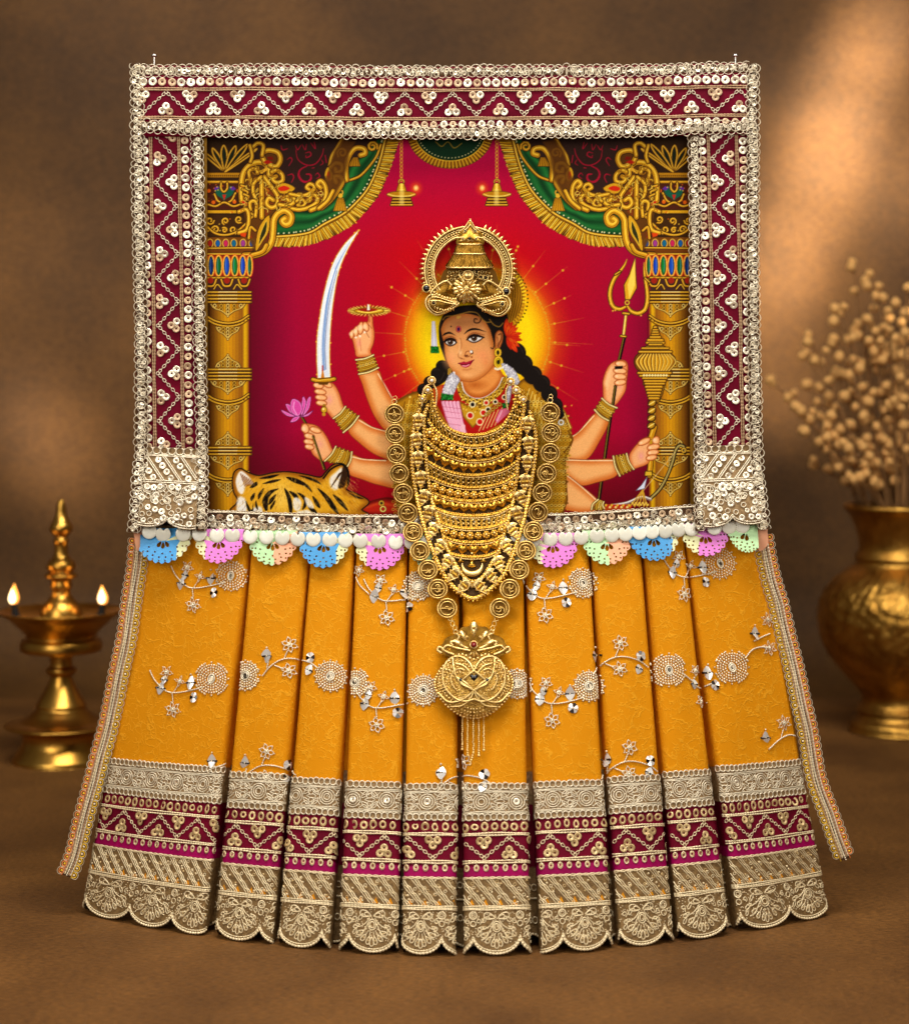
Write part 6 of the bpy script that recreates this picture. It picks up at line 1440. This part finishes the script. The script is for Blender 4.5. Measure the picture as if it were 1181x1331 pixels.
for sg, pts in ((1, [(585, 803), (588, 810), (591, 816), (592, 821)]), (-1, [(645, 803), (642, 810), (640, 816), (638.5, 821)])):
    for k, p in enumerate(pts): inst(mb, R14, [(*p, 5)], np.array([2.6, 3.4, 2.4]), 0, .3)
mb.build('chain_links', ['palegold'], coins, jmap)
# pendant: cushion heart under a leafy crest
cx, cy = 615.5, 885.0
def pout(n=120, k=1.0):
    t = np.linspace(0, 2*math.pi, n, endpoint=False); x = 51.5*np.sin(t); y = -np.cos(t)*41*(1+.10*np.cos(2*t)) + 4
    y = np.where(y < 0, y*1.0+10*np.exp(-(x/11)**2), y*.98); x = x*np.where(y > 0, 1-.0022*np.clip(y, 0, 60)**1.05, 1)
    return np.stack([cx+x*k, cy+y*k], 1)
def ph_(x, y): 
    d = np.clip(1-((x-cx)/53)**2-((y-cy-2)/45)**2, 0, 1); return 5+17*d**.6
mb = MB(); po = pout(); lv = 26; V = []
for i in range(lv+1):
    s = 1-i/lv*.985; p = np.array([cx, cy+4])+(po-[cx, cy+4])*s; h = ph_(p[:, 0], p[:, 1]); an = np.arctan2(p[:, 1]-cy-4, p[:, 0]-cx)
    if .58 < s < .97: h = h+.9*np.cos(an*44)*math.sin((s-.58)/.39*math.pi)+.5*math.cos(s*60)
    else: h = h+.35*np.sin(p[:, 0]*1.1)*np.sin(p[:, 1]*1.1)
    V.append(np.concatenate([p, h[:, None]], 1))
V = np.stack(V, 1); mb.add(V.reshape(-1, 3), quads(120, lv+1, True, False)[:, ::-1], 0)
rim = po.copy(); mb.add(np.stack([np.concatenate([rim, ph_(rim[:, 0], rim[:, 1])[:, None]], 1), np.concatenate([rim, np.zeros((120, 1))], 1)], 1).reshape(-1, 3), quads(120, 2, True, False), 1)
mb.build('pendant_body', ['engravedgold', 'darkgold'], coins, jmap)
mb = MB()
def pl_(pts, r=1.2, m=0, up=1.3, n=6, cl=False):
    r = r*.85
    p = sp(np.asarray(pts, float), n, cl); h = ph_(p[:, 0], p[:, 1])+up; tube(mb, np.concatenate([p, h[:, None]], 1), r, m, 6, cl)
for sg in (-1, 1):
    X = lambda d: cx+sg*d
    pl_([(X(0), 868), (X(8), 856), (X(20), 851), (X(33), 856), (X(40), 870), (X(38), 888), (X(26), 903), (X(12), 908), (X(0), 905)], 1.6)
    pl_([(X(0), 868), (X(10), 876), (X(17), 884), (X(6), 890), (X(0), 893), (X(-10), 884), (X(-22), 877)], 1.5)
    pl_([(X(0), 893), (X(8), 901), (X(20), 908), (X(34), 909), (X(46), 898)], 1.6); pl_([(X(0), 895), (X(6), 906), (X(16), 914), (X(30), 916)], 1.3)
    pl_([(X(27), 852), (X(26), 866), (X(20), 880), (X(8), 889)], 1.3); pl_([(X(12), 868), (X(18), 866), (X(26), 870), (X(30), 880), (X(24), 892)], 1.1); pl_([(X(4), 872), (X(12), 863), (X(24), 859)], 1.0)
    for k in range(7): pl_([(X(2+k*2.6), 896+k*1.2), (X(3+k*4), 904+k*.9)], .8, 0, .8, 2)
    for q in ((17, 880), ): inst(mb, BEAD, [(X(q[0]), q[1], float(ph_(X(q[0]), q[1]))+1)], 2.6, 0, 0, 2)
    for k in range(26):
        x, y = X(5+rng.rand()*32), 858+rng.rand()*46; inst(mb, BEAD, [(x, y, float(ph_(x, y))+.3)], 1.0, 0, 0, 0)
for sg in (-1, 1):
    for rr_, n_ in ((27, 26), (23, 22), (12, 12)):
        for an in np.linspace(-2.3, 1.5, n_):
            x, y = cx+sg*(18+rr_*math.cos(an)*.98), 882+rr_*math.sin(an)*.95
            if ((x-cx)/49)**2+((y-cy-2)/38)**2 < 1: inst(mb, BEAD, [(x, y, float(ph_(x, y))+.5)], 1.25, 0, 0, 0)
dome(mb, (heart(5.2)+[cx, 877])[::-1], 2.2, (cx, 877), 2, 4, float(ph_(cx, 877)))
q = pout(64, .985); inst(mb, BEAD, np.concatenate([q, (ph_(q[:, 0], q[:, 1])+.6)[:, None]], 1), 1.9, 0, 0, 0)
for kk, n in ((.90, 62), (.80, 56), (.70, 50)):
    q = (pout(n, kk)-[0, 0]); q = q[q[:, 1] > 862]; q = np.array([[a-cx*0, b] for a, b in q]); q = np.array([cx, cy])*(1-1)+q; inst(mb, BEAD, np.concatenate([q, (ph_(q[:, 0], q[:, 1])+.5)[:, None]], 1), 1.2, 0, 0, 0)
mb.build('pendant_relief', ['palegold', 'gold', 'stone'], coins, jmap)
mb = MB()
plate(mb, sp([(568, 843), (574, 838), (580, 829), (592, 824), (600, 815), (609, 814), (615.5, 806), (622, 814), (632, 815), (640, 824), (652, 829), (658, 838), (663, 843), (655, 850), (640, 856), (615, 866), (592, 856), (576, 850)], 4, True), 0, 5, 2)
for (x, y, L_, w_, a) in [(615.5, 829, 22, 6.4, -math.pi/2), (608, 834, 18, 5, -2.2), (623, 834, 18, 5, -.94), (604, 838, 17, 4.4, -2.75), (627, 838, 17, 4.4, -.39)]: dome(mb, leafloop(x, y, L_, w_, a)[::-1], 3.4, None, 0, 4, 5)
for sg in (-1, 1):
    X = lambda d: 615.5+sg*d
    for pts, r in (([(8, 842), (16, 838), (24, 833), (30, 834), (27, 838)], 1.9), ([(5, 845), (14, 843), (24, 841), (34, 838), (40, 842)], 1.6), ([(26, 850), (36, 846), (44, 840), (47, 844), (42, 848)], 1.8), ([(23, 833), (19, 826), (24, 822)], 1.3)): tube(mb, np.concatenate([sp([(X(a), b) for a, b in pts], 5), np.full(((len(pts)-1)*5+1, 1), 6.)], 1), r, 0, 6)
    for k in range(14): inst(mb, BEAD, [(X(8+rng.rand()*32), 842+rng.rand()*9, 5.2)], 1.1, 0, 0, 1)
for (x, y, r, m_) in [(615.5, 837, 4.6, 3), (615.5, 815.5, 2.8, 2), (607, 827, 1.6, 0), (624, 827, 1.6, 0)]: inst(mb, BEAD, [(x, y, 7)], r*.8, 0, 0, m_); inst(mb, R14, [(x, y, 6.8)], r, 0, 0, 0)
for dx in (-5, 0, 5): dome(mb, leafloop(615.5+dx*.4, 846, 8, 2.4, math.pi/2-dx*.12)[::-1], 2, None, 0, 3, 5.5)
mb.build('pendant_crest', ['palegold', 'gold', 'darkgold', 'ruby'], coins, jmap)
for x, y1_, tail in ((600.5, 965, 0), (607.5, 973, 0), (615, 976, 1), (622, 973, 0), (628.5, 966, 0)):
    mb = MB(); y0 = 931-((x-615)/20)**2*1.5; n = int((y1_-y0)/2.3)
    px = np.full(n, x)+.25*rng.randn(n)
    inst(mb, BEAD, np.stack([px, np.linspace(y0, y1_, n), np.full(n, 6.)], 1), 1.25, 0, 0, 0); tube(mb, [(x, y0, 5.6), (x, y1_, 5.6)], .5, 0, 4)
    for j in range(3 if not tail else 6): inst(mb, BEAD, [(x+(0 if not tail else -j*.9+rng.randn()*.3), y1_+1.6+j*3.0, 6)], 1.5 if j < 2 or tail else 2.0, 0, 0, 0)
    inst(mb, R14, [(x, y0-1, 6)], 1.8); mb.build('tassel', ['palegold'], coins, jmap)

# --- crown fixed over the painted head
crown = thing('crown', 'pale gold filigree crown with a bell top and a spiked ring, on the printed head', 'crown', P(609, 410, 8))
cm = flatmap(7.0); y2 = zm(540, 280, 7.873); rcx, rcy = 608.6, 351.5
mb = MB(); a = np.radians(np.linspace(112, 428, 90))   # ring from lower left round the top to lower right
def arc(r, a_): return np.stack([rcx+r*np.sin(a_+math.pi)*-1*-1, rcy-r*np.cos(a_+math.pi)*-1*-1], 1)
aa = np.radians(np.linspace(-150+25, 150-25, 100)); A = lambda r, t: np.stack([rcx+r*np.sin(t), rcy-r*np.cos(t)], 1)
for r0, r1, h in ((44.5, 57.5, 1.5),):
    v = np.stack([np.concatenate([A(r, aa), np.full((100, 1), hh)], 1) for r, hh in ((r0, -3), (r0, h), (r1, h), (r1, -3))], 1); mb.add(v.reshape(-1, 3), quads(100, 4), 1)
for r, t in ((45.2, 1.7), (48, .9), (56.6, 1.5), (53.4, .8)): tube(mb, np.concatenate([A(r, aa), np.full((100, 1), 2.4)], 1), t, 0, 6)
t = np.radians(np.linspace(-122, 122, 62)); q = A(50.8, t); inst(mb, BEAD, np.concatenate([q, np.full((62, 1), 2)], 1), 1.5, 0, 0, 0)
t = np.radians(np.linspace(-112, 112, 38))
for k in t:
    if abs(math.degrees(k)) < 17: continue
    b = A(58.5, np.array([k]))[0]; u = np.array([math.sin(k), -math.cos(k)]); n_ = np.array([-u[1], u[0]])
    dome(mb, np.array([b-n_*2.6, b+u*1.6-n_*1.9, b+u*6, b+u*1.6+n_*1.9, b+n_*2.6, b-u*1])[::-1], 2.4, b+u*1, 0, 3, 0); inst(mb, BEAD, [(*(b-u*1.2), 2)], 1.5, 0, 0, 0)
mb.build('spiked_ring', ['palegold', 'coinbase'], crown, cm)
mb = MB()
dome(mb, sp([(611, 286), (616, 293), (621, 299), (625, 302), (629, 311), (627, 319), (610, 323), (594, 319), (593, 311), (597, 302), (601, 298), (606, 292)], 4, True)[::-1], 7, (610.5, 308), 1, 7, 3)
for pts in ([(594, 310), (602, 309), (608, 313)], [(628, 310), (619, 309), (612, 313)], [(598, 301), (604, 296), (610.5, 287.5), (617, 296), (624, 301)], [(602, 303), (607, 297), (611, 293), (615, 297), (620, 303)]): p = sp(pts, 6); tube(mb, np.concatenate([p, np.full((len(p), 1), 8.2)], 1), 1.1, 0, 6)
for x, y, r in ((610, 310.5, 2.4), (604.5, 300.5, 1.5), (617.5, 300.5, 1.5), (601, 311, 1.3), (618.5, 311, 1.3)): inst(mb, BEAD, [(x, y, 9)], r*.8, 0, 0, 2); inst(mb, R14, [(x, y, 9)], r*1.15, 0, 0, 0)
for k in range(40): x, y = 611+rng.randn()*5, 300+rng.rand()*14; inst(mb, BEAD, [(x, y, 8.3)], .8, 0, 0, 0)
inst(mb, BEAD, [(611, 286, 6)], 1.6, 0, 0, 0)
mb.build('crest', ['palegold', 'gold', 'stone'], crown, cm)
mb = MB()   # fluted half bell
yy = np.array([316, 318, 321, 327, 329, 331, 334, 340, 345, 347, 349]); rr = np.array([15, 16.5, 17, 18.5, 20.5, 20, 21.5, 25.5, 29, 30, 29])
n = 61; th_ = np.linspace(-math.pi/2, math.pi/2, n)
fl = 1+np.where((yy[None] > 319) & (yy[None] < 346) & (yy[None] != 329), .09*np.cos(th_[:, None]*30), 0)
V = np.stack([610+rr[None]*fl*np.sin(th_)[:, None], np.broadcast_to(yy, (n, len(yy)))+0*fl, 2+rr[None]*.42*fl*np.cos(th_)[:, None]], -1); mb.add(V.reshape(-1, 3), quads(n, len(yy))[:, ::-1], 0)
for y, r in ((317, 15.8), (329.5, 20.6), (347.5, 30.2)): tube(mb, np.stack([610+r*np.sin(th_), np.full(n, y)+1.2*np.cos(th_), 2.4+r*.42*np.cos(th_)], 1), 1.2, 1, 6)
mb.build('bell', ['darkgold', 'palegold'], crown, cm)
mb = MB(); plate(mb, sp([(580, 349), (610, 346), (640, 349), (648, 366), (655, 380), (640, 395), (617, 394), (606, 392), (594, 392), (575, 392), (562, 380), (572, 364)], 4, True), -3, 2, 4)
for row_, n, y in ((0, 12, 352.5), (1, 13, 357), (2, 13, 361.5)):
    for k in range(n):
        x = 610+(k-(n-1)/2)*4.7
        if abs(x-608) > 7 or row_ == 0: inst(mb, BEAD if (k+row_) % 3 else R12T, [(x, y+.6*((x-610)/28)**2*4, 3.4)], 1.9, 0, 0, 0)
for x, y in ((624.5, 360.5), (631, 361), (619, 353)): inst(mb, R14, [(x, y, 4)], 3, 0, 0, 0); inst(mb, BEAD, [(x, y, 4)], 1.6, 0, 0, 2)
for sg in (-1, 1):   # raised visor wings
    X = lambda d: 607+sg*d
    dome(mb, sp([(X(14), 366), (X(26), 365), (X(38), 371), (X(46), 380), (X(44), 386), (X(32), 390), (X(16), 391), (X(12), 378)], 4, True)[::sg], 3, (X(28), 379), 3, 6, 1.5)
    tube(mb, np.concatenate([sp([(X(20), 371), (X(27), 365.5), (X(38), 371), (X(47), 381), (X(42), 388), (X(30), 391), (X(13), 394)], 6), np.full((37, 1), 5.)], 1), 1.5, 0, 6)
    for k in range(9): f = k/8; inst(mb, BEAD, [(X(15+f*28), 389-f*9+2.5*math.sin(f*3), 5.4)], 1.9 if k % 3 else 2.4, 0, 0, 0)
    dome(mb, sp([(X(20), 369), (X(25), 372), (X(28), 380), (X(20), 382), (X(19), 375)], 4, True)[::sg], 3.4, None, 3, 4, 4.4)
mb.build('visor', ['palegold', 'gold', 'stone', 'darkgold', 'coinbase'], crown, cm)
for sg, (ox, oy) in ((-1, (0, 0)), (1, (2, 1.5))):   # lower flaps
    X = lambda d: 607+ox+sg*d
    mb = MB(); o = sp([(X(11), 394+oy), (X(24), 389+oy), (X(40), 384+oy), (X(50), 385+oy), (X(54), 394+oy), (X(50), 403+oy), (X(40), 409+oy), (X(28), 406+oy), (X(18), 400+oy)], 5, True)
    dome(mb, o[::sg], 4.6, None, 3, 6, 4, 2.0, 7); tube(mb, np.concatenate([o, np.full((len(o), 1), 5.)], 1), 1.5, 0, 6, True)
    q = np.array([X(34), 396.5+oy])+(o-np.array([X(34), 396.5+oy]))*.8; tube(mb, np.concatenate([q, np.full((len(o), 1), 7.)], 1), .8, 0, 5, True)
    for k in range(8): f = k/7; dome(mb, ell(X(18+f*24), 401.5+oy+3.4*math.sin(f*3)-2*f, 1.3, 2.6, 0, 8)[::-1], 1.8, None, 0, 3, 7)
    inst(mb, R14, [(X(43.5), 394+oy, 9)], 2.9, 0, 0, 0); inst(mb, BEAD, [(X(43.5), 394+oy, 9)], 1.6, 0, 0, 2)
    p = sp([(X(14), 396+oy), (X(26), 394+oy), (X(38), 391+oy), (X(48), 391+oy)], 5); tube(mb, np.concatenate([p, np.full((len(p), 1), 8.6)], 1), .8, 0, 5)
    mb.build('flap', ['palegold', 'gold', 'stone', 'darkgold'], crown, cm)
    mb = MB(); gx, gy = (554, 375) if sg < 0 else (657.5, 379); v, f = latheT([(1e-3, 5.6), (3, 5), (4.4, 3), (4.6, 0)], 18); mb.add(v+[gx, gy, 1], f, 0); v, f = ringT(20, 6, 4.9, 1.2); mb.add(v+[gx, gy, 3.4], f, 1)
    mb.build('dark_stone', ['stone', 'palegold'], crown, cm)
mb = MB()
for ring, (n, r0, L_, w_, h) in enumerate(((18, 7, 15.5, 3.4, 5.5), (12, 4, 11.5, 3.0, 8))):
    for k in range(n):
        a_ = 2*math.pi*k/n+ring*.2+.06*rng.randn(); dome(mb, leafloop(606+r0*.5*math.cos(a_), 375+r0*.5*math.sin(a_), L_*(1+.08*rng.randn()), w_, a_)[::-1], 2.4, None, 0, 3, h+1.0)
dome(mb, ell(608.2, 358.5, 7.8, 7.4, 0, 24)[::-1], 4, None, 0, 5, 9); tube(mb, np.concatenate([ell(608.2, 358.5, 6.6, 6.2, 0, 24), np.full((24, 1), 11)], 1), 1.1, 0, 5, True)
for k in range(7): a_ = k*2*math.pi/6; inst(mb, BEAD, [(606+(2.1*math.cos(a_) if k else 0), 375+(2.1*math.sin(a_) if k else 0), 13)], 1.5, 0, 0, 0)
mb.build('flower', ['palegold'], crown, cm)
# ---------------------------------------------------------------- table surface and backdrop
def leather(name, c0, c1, sc=1.0):
    m = pm(name, c0, .62, var=(9*sc, c1, 1.0), spec=.3); nt = m.node_tree; N, L = nt.nodes, nt.links; b = N['Principled BSDF']; tc = N.new('ShaderNodeTexCoord')
    a = N.new('ShaderNodeTexVoronoi'); a.inputs['Scale'].default_value = 330; n1 = N.new('ShaderNodeTexNoise'); n1.inputs['Scale'].default_value = 240; n1.inputs['Detail'].default_value = 5; n1.inputs['Distortion'].default_value = 1.6
    for n in (a, n1): L.new(tc.outputs['Object'], n.inputs['Vector'])
    ad = N.new('ShaderNodeMath'); ad.operation = 'MULTIPLY_ADD'; ad.inputs[1].default_value = .5; L.new(a.outputs['Distance'], ad.inputs[0]); L.new(n1.outputs['Fac'], ad.inputs[2])
    g = N.new('ShaderNodeTexNoise'); g.inputs['Scale'].default_value = 620; g.inputs['Detail'].default_value = 6; mp_ = N.new('ShaderNodeMapping'); mp_.inputs['Scale'].default_value = (.35, 1, 1); L.new(tc.outputs['Object'], mp_.inputs['Vector']); L.new(mp_.outputs[0], g.inputs['Vector'])
    gr = N.new('ShaderNodeMapRange'); gr.inputs['From Min'].default_value = .36; gr.inputs['From Max'].default_value = .64; gr.inputs['To Min'].default_value = .70; gr.inputs['To Max'].default_value = 1.28; L.new(g.outputs['Fac'], gr.inputs['Value'])
    src = b.inputs['Base Color'].links[0].from_socket; mu = N.new('ShaderNodeVectorMath'); mu.operation = 'SCALE'; L.new(src, mu.inputs[0]); L.new(gr.outputs[0], mu.inputs['Scale']); L.new(mu.outputs[0], b.inputs['Base Color'])
    bp = N.new('ShaderNodeBump'); bp.inputs['Strength'].default_value = .9; bp.inputs['Distance'].default_value = .0009; L.new(ad.outputs[0], bp.inputs['Height']); L.new(bp.outputs['Normal'], b.inputs['Normal'])
    return m
lea = leather('brown_leather', (116, 76, 32), (88, 55, 20)); lw = leather('brown_suede', (102, 67, 26), (76, 48, 16), .7)
mb = MB(); X = np.linspace(-1.6, 1.6, 17); Y = np.linspace(-1.1, .80, 20); v = np.stack([np.broadcast_to(X[:, None], (17, 20)), np.broadcast_to(Y, (17, 20)), np.zeros((17, 20))], -1); mb.add(v.reshape(-1, 3), quads(17, 20))
o = mb.build('floor', [lea], None, None); o['kind'] = 'structure'
mb = MB(); t = np.linspace(0, math.pi/2, 14); prof = [(.80+.12*math.sin(a), .12*(1-math.cos(a))) for a in t]+[(.92, z) for z in np.linspace(.2, 1.9, 12)]
prof = np.array(prof); v = np.stack([np.broadcast_to(X[:, None], (17, len(prof))), np.broadcast_to(prof[:, 0], (17, len(prof))), np.broadcast_to(prof[:, 1], (17, len(prof)))], -1); mb.add(v.reshape(-1, 3), quads(17, len(prof)))
o = mb.build('backdrop', [lw], None, None); o['kind'] = 'structure'

# ---------------------------------------------------------------- brass oil lamp
def far(xi, yi, dd):    # photo point at a distance dd (in picture-plane units) from the camera
    k = dd/D; return np.array([(xi-590.5)*k*S, (dd-D)*S, (EH-(yi-EY)*k)*S])
dL = EH/(988.5-EY)*D; kL = dL/D*S
lamp = thing('oil_lamp', 'tall brass oil lamp with two burning wicks, standing left of the skirt', 'lamp', tuple(far(79.6, 988.5, dL)))
def lathe_part(name, prof, parent, mat='brass', n=64, y_base=988.5, k=kL, sc=1/3.33, y_off=620.0, label=None, dents=None):
    p = np.array(prof, float); r = p[:, 1]*sc*k; z = (y_base-(y_off+p[:, 0]*sc))*k
    v, f = latheT(np.stack([np.maximum(r, 1e-5), z], 1)[::-1], n); mb = MB()
    if dents is not None: v = dents(v)
    mb.add(v, f); return link(name, mb.mesh(name, [mat], None), parent, label)
def fine(prof, n=5):
    p = np.array(prof, float); return sp(p, n)
lathe_part('finial', fine([(97, 1), (99, 10), (108, 16), (130, 21), (160, 24), (185, 34), (208, 48), (228, 50), (245, 40), (255, 27), (264, 28), (275, 34), (285, 31), (300, 29), (330, 31), (348, 38), (364, 55), (380, 62), (395, 62), (408, 52), (416, 62), (424, 70), (434, 68), (441, 50), (452, 44), (465, 46), (478, 46), (492, 40), (505, 41), (522, 50), (545, 70), (570, 84), (596, 92), (612, 92)], 4), lamp)
lathe_part('oil_bowl', fine([(612, 20), (618, 90), (612, 170), (598, 225), (580, 262), (576, 268), (582, 268), (594, 252), (612, 222), (640, 192), (664, 166), (684, 150), (694, 152), (702, 166), (716, 174), (736, 176), (748, 172), (756, 150), (758, 40)], 5), lamp)
lathe_part('oil', [(600, 40), (600, 218)], lamp, 'oil')
lathe_part('stem', fine([(754, 40), (758, 58), (776, 50), (800, 48), (818, 50), (828, 64), (840, 66), (852, 60), (860, 46), (880, 52), (905, 62), (940, 82), (970, 100), (985, 110), (992, 106), (1002, 108), (1012, 120), (1030, 140), (1048, 168), (1058, 190)], 4), lamp)
lathe_part('base', fine([(1050, 150), (1056, 200), (1062, 232), (1068, 242), (1076, 238), (1084, 205), (1096, 176), (1120, 164), (1150, 168), (1175, 182), (1195, 196), (1210, 206), (1226, 208), (1228, 200), (1228, 20)], 4), lamp)
fm = pm('flame', (255, 190, 90), .5, emit=((1, .36, .06), 1.8)); fc_ = pm('flame_core', (255, 235, 190), .5, emit=((1, .80, .42), 4.0))
for xi, hx, ln in ((19.2, 1.0, .0006), (134.6, .92, -.0010)):
    px = (xi-79.6)*kL; zb = (988.5-790)*kL
    mb = MB(); tube(mb, np.array([(px*.9, -.004, zb-.012), (px*.97, -.004, zb-.004), (px, -.004, zb+.006)]), np.array([.0035, .0034, .0022]), 0, 10, up=(0, 1, 0)); link('wick', mb.mesh('wick', ['wick'], None), lamp)
    for nm, mm, rs, hs in (('flame', fm, 1.0, 1.0),):
        z = np.array([0, .04, .14, .3, .45, .6, .75, .88, 1.0]); r = np.array([.05, .45, .85, 1.0, .92, .7, .42, .2, .01])
        v, f = latheT(np.stack([r*.0046*rs, z*.0195*hs], 1), 20); v = v*[1, 1, hx]; v[:, 0] += ln*(v[:, 2]/.0195)**2; mb = MB(); mb.add(v+[px, -.004, zb+.003], f); fo_ = link(nm, mb.mesh(nm, [mm], None), lamp)
    z = z; v, f = latheT(np.stack([r*.0031, z*.0135], 1), 16); mb = MB(); mb.add(v+[px, -.010, zb+.005], f); link('flame_core', mb.mesh('flame_core', [fc_], None), fo_)
    l = bpy.data.lights.new('wick_light', 'POINT'); l.energy = .02; l.color = (1, .55, .2); l.shadow_soft_size = .006; lo = bpy.data.objects.new('wick_light', l); COL.objects.link(lo); lo.parent = lamp; lo.location = (px, -.02, zb+.03)

# ---------------------------------------------------------------- engraved brass vase with dried stems
dV = EH/(950.5-EY)*D; kV = dV/D*S; vx = 1166.0
vase = thing('vase', 'round engraved brass vase holding dried stems, cut by the right edge', 'vase', tuple(far(vx, 950.5, dV)))
M['vasebrass'] = pm('engraved_brass', (196, 148, 66), .36, metal=1.0, bump=(260, .7, .0016), var=(60, (140, 96, 36), .8))
VP = fine([(656, 60), (655, 66), (658, 69), (662, 68), (668, 62), (678, 57), (692, 52), (704, 49.5), (714, 49.5), (720, 53), (725, 55), (730, 53), (736, 58), (746, 72), (760, 87), (776, 97), (792, 101), (810, 102), (830, 98), (850, 89), (868, 76), (884, 62), (896, 51), (904, 46), (912, 46), (918, 50), (922, 54), (926, 50), (932, 53), (938, 60), (946, 62), (950, 61), (950.4, 20)], 5)
def engrave(v):
    an = np.arctan2(v[:, 1], v[:, 0]); zz = v[:, 2]/kV; r = np.hypot(v[:, 0], v[:, 1])+1e-9; m_ = np.clip((zz-75)/20, 0, 1)*np.clip((208-zz)/15, 0, 1)
    d = (np.sin(an*18+np.sin(zz*.12)*2.2)*np.sin(zz*.24+2*np.sin(an*9))+.7*np.sin(an*37+zz*.3)*np.sin(zz*.5-an*12))*1.3*kV*m_; v = v.copy(); v[:, 0] *= 1+d/r; v[:, 1] *= 1+d/r; return v
lathe_part('body', VP, vase, 'vasebrass', 220, 950.5, kV, 1.0, 0.0, None, engrave)
lathe_part('inner_neck', [(657, 63), (670, 56), (700, 46), (720, 40), (722, 1)], vase, 'darkgold', 48, 950.5, kV, 1.0, 0.0)
M['stem'] = pm('dried_stem', (138, 96, 50), .8); M['bud'] = pm('dried_bud', (226, 172, 98), .85, bump=(900, .8, .001), var=(500, (196, 142, 78), .6))
v, f = latheT([(1e-3, 1.15), (.35, 1.05), (.78, .6), (1, .05), (.85, -.5), (.4, -.85), (1e-3, -.95)], 12); mb = MB(); mb.add(v*.0046, f); BM = mb.mesh('bud', ['bud'], None)
ST = [(1116, 338), (1128, 356), (1140, 372), (1136, 400), (1160, 378), (1168, 396), (1176, 410), (1080, 402), (1100, 398), (1120, 420), (1043, 436), (1062, 458), (1013, 494), (1030, 528), (1040, 560), (1064, 606), (1076, 540), (1060, 500), (1090, 440), (1104, 480), (1150, 430), (1180, 440), (1196, 402), (1210, 430), (1226, 470), (1200, 500), (1086, 580), (1110, 545), (1140, 520), (1166, 530), (1190, 560), (1216, 540), (1240, 520), (1128, 600), (1156, 590), (1094, 620)]
r3 = np.random.RandomState(21)
for k, (tx, ty) in enumerate(ST):
    a = r3.rand()*2*math.pi; rr = 22*math.sqrt(r3.rand()); dep = 90*r3.uniform(-1, 1)
    b0 = far(vx, 712, dV)+np.array([rr*math.cos(a)*kV, rr*math.sin(a)*kV, 0])
    nk_ = far(vx, 652, dV)+np.array([np.clip((tx-vx)*.36, -46, 46)*kV, np.clip(dep*.45, -40, 40)*kV, 0])
    tp = far(tx, ty, dV)+np.array([0, dep*kV, 0])
    st = thing('dried_stem', 'thin dried stem with round tan buds, standing in the brass vase', 'dried stem', tuple(nk_), 'dried stems in the brass vase')
    n_ = 18; tt = np.linspace(0, 1, n_)[:, None]; c1 = nk_+np.array([(tp-nk_)[0]*.25, (tp-nk_)[1]*.2, (tp-nk_)[2]*.5])
    up = (1-tt)**2*nk_+2*tt*(1-tt)*c1+tt**2*tp; pth = np.concatenate([b0[None], up])-nk_
    mb = MB(); tube(mb, pth, np.linspace(.0017, .0009, len(pth)), 0, 6, up=(0, 1, 0)); nb = 6+int(r3.rand()*4); spots = [(1.0, 0, 0)]
    for j in range(nb):
        f = 1-(j+1)*r3.uniform(.06, .10)*min(1, 260/max(120, 655-ty)); i = max(0, min(n_-1, f*(n_-1))); base = np.array([np.interp(i, range(n_), up[:, c]) for c in range(3)])-nk_
        sd = (1 if j % 2 else -1)*r3.uniform(5, 13)*kV; e = base+np.array([sd, r3.uniform(-8, 8)*kV, r3.uniform(6, 13)*kV]); tube(mb, np.array([base, (base+e)/2+[sd*.2, 0, -.001], e]), .0006, 0, 5, up=(0, 1, 0)); spots.append(e)
    link('stem', mb.mesh('stem', ['stem'], None), st)
    for j, e in enumerate(spots):
        o = link('bud', BM, st); o.location = (tp-nk_) if j == 0 else e; o.scale = (r3.uniform(.85, 1.25),)*3; o.rotation_euler = (r3.randn()*.4, r3.randn()*.4, 0)
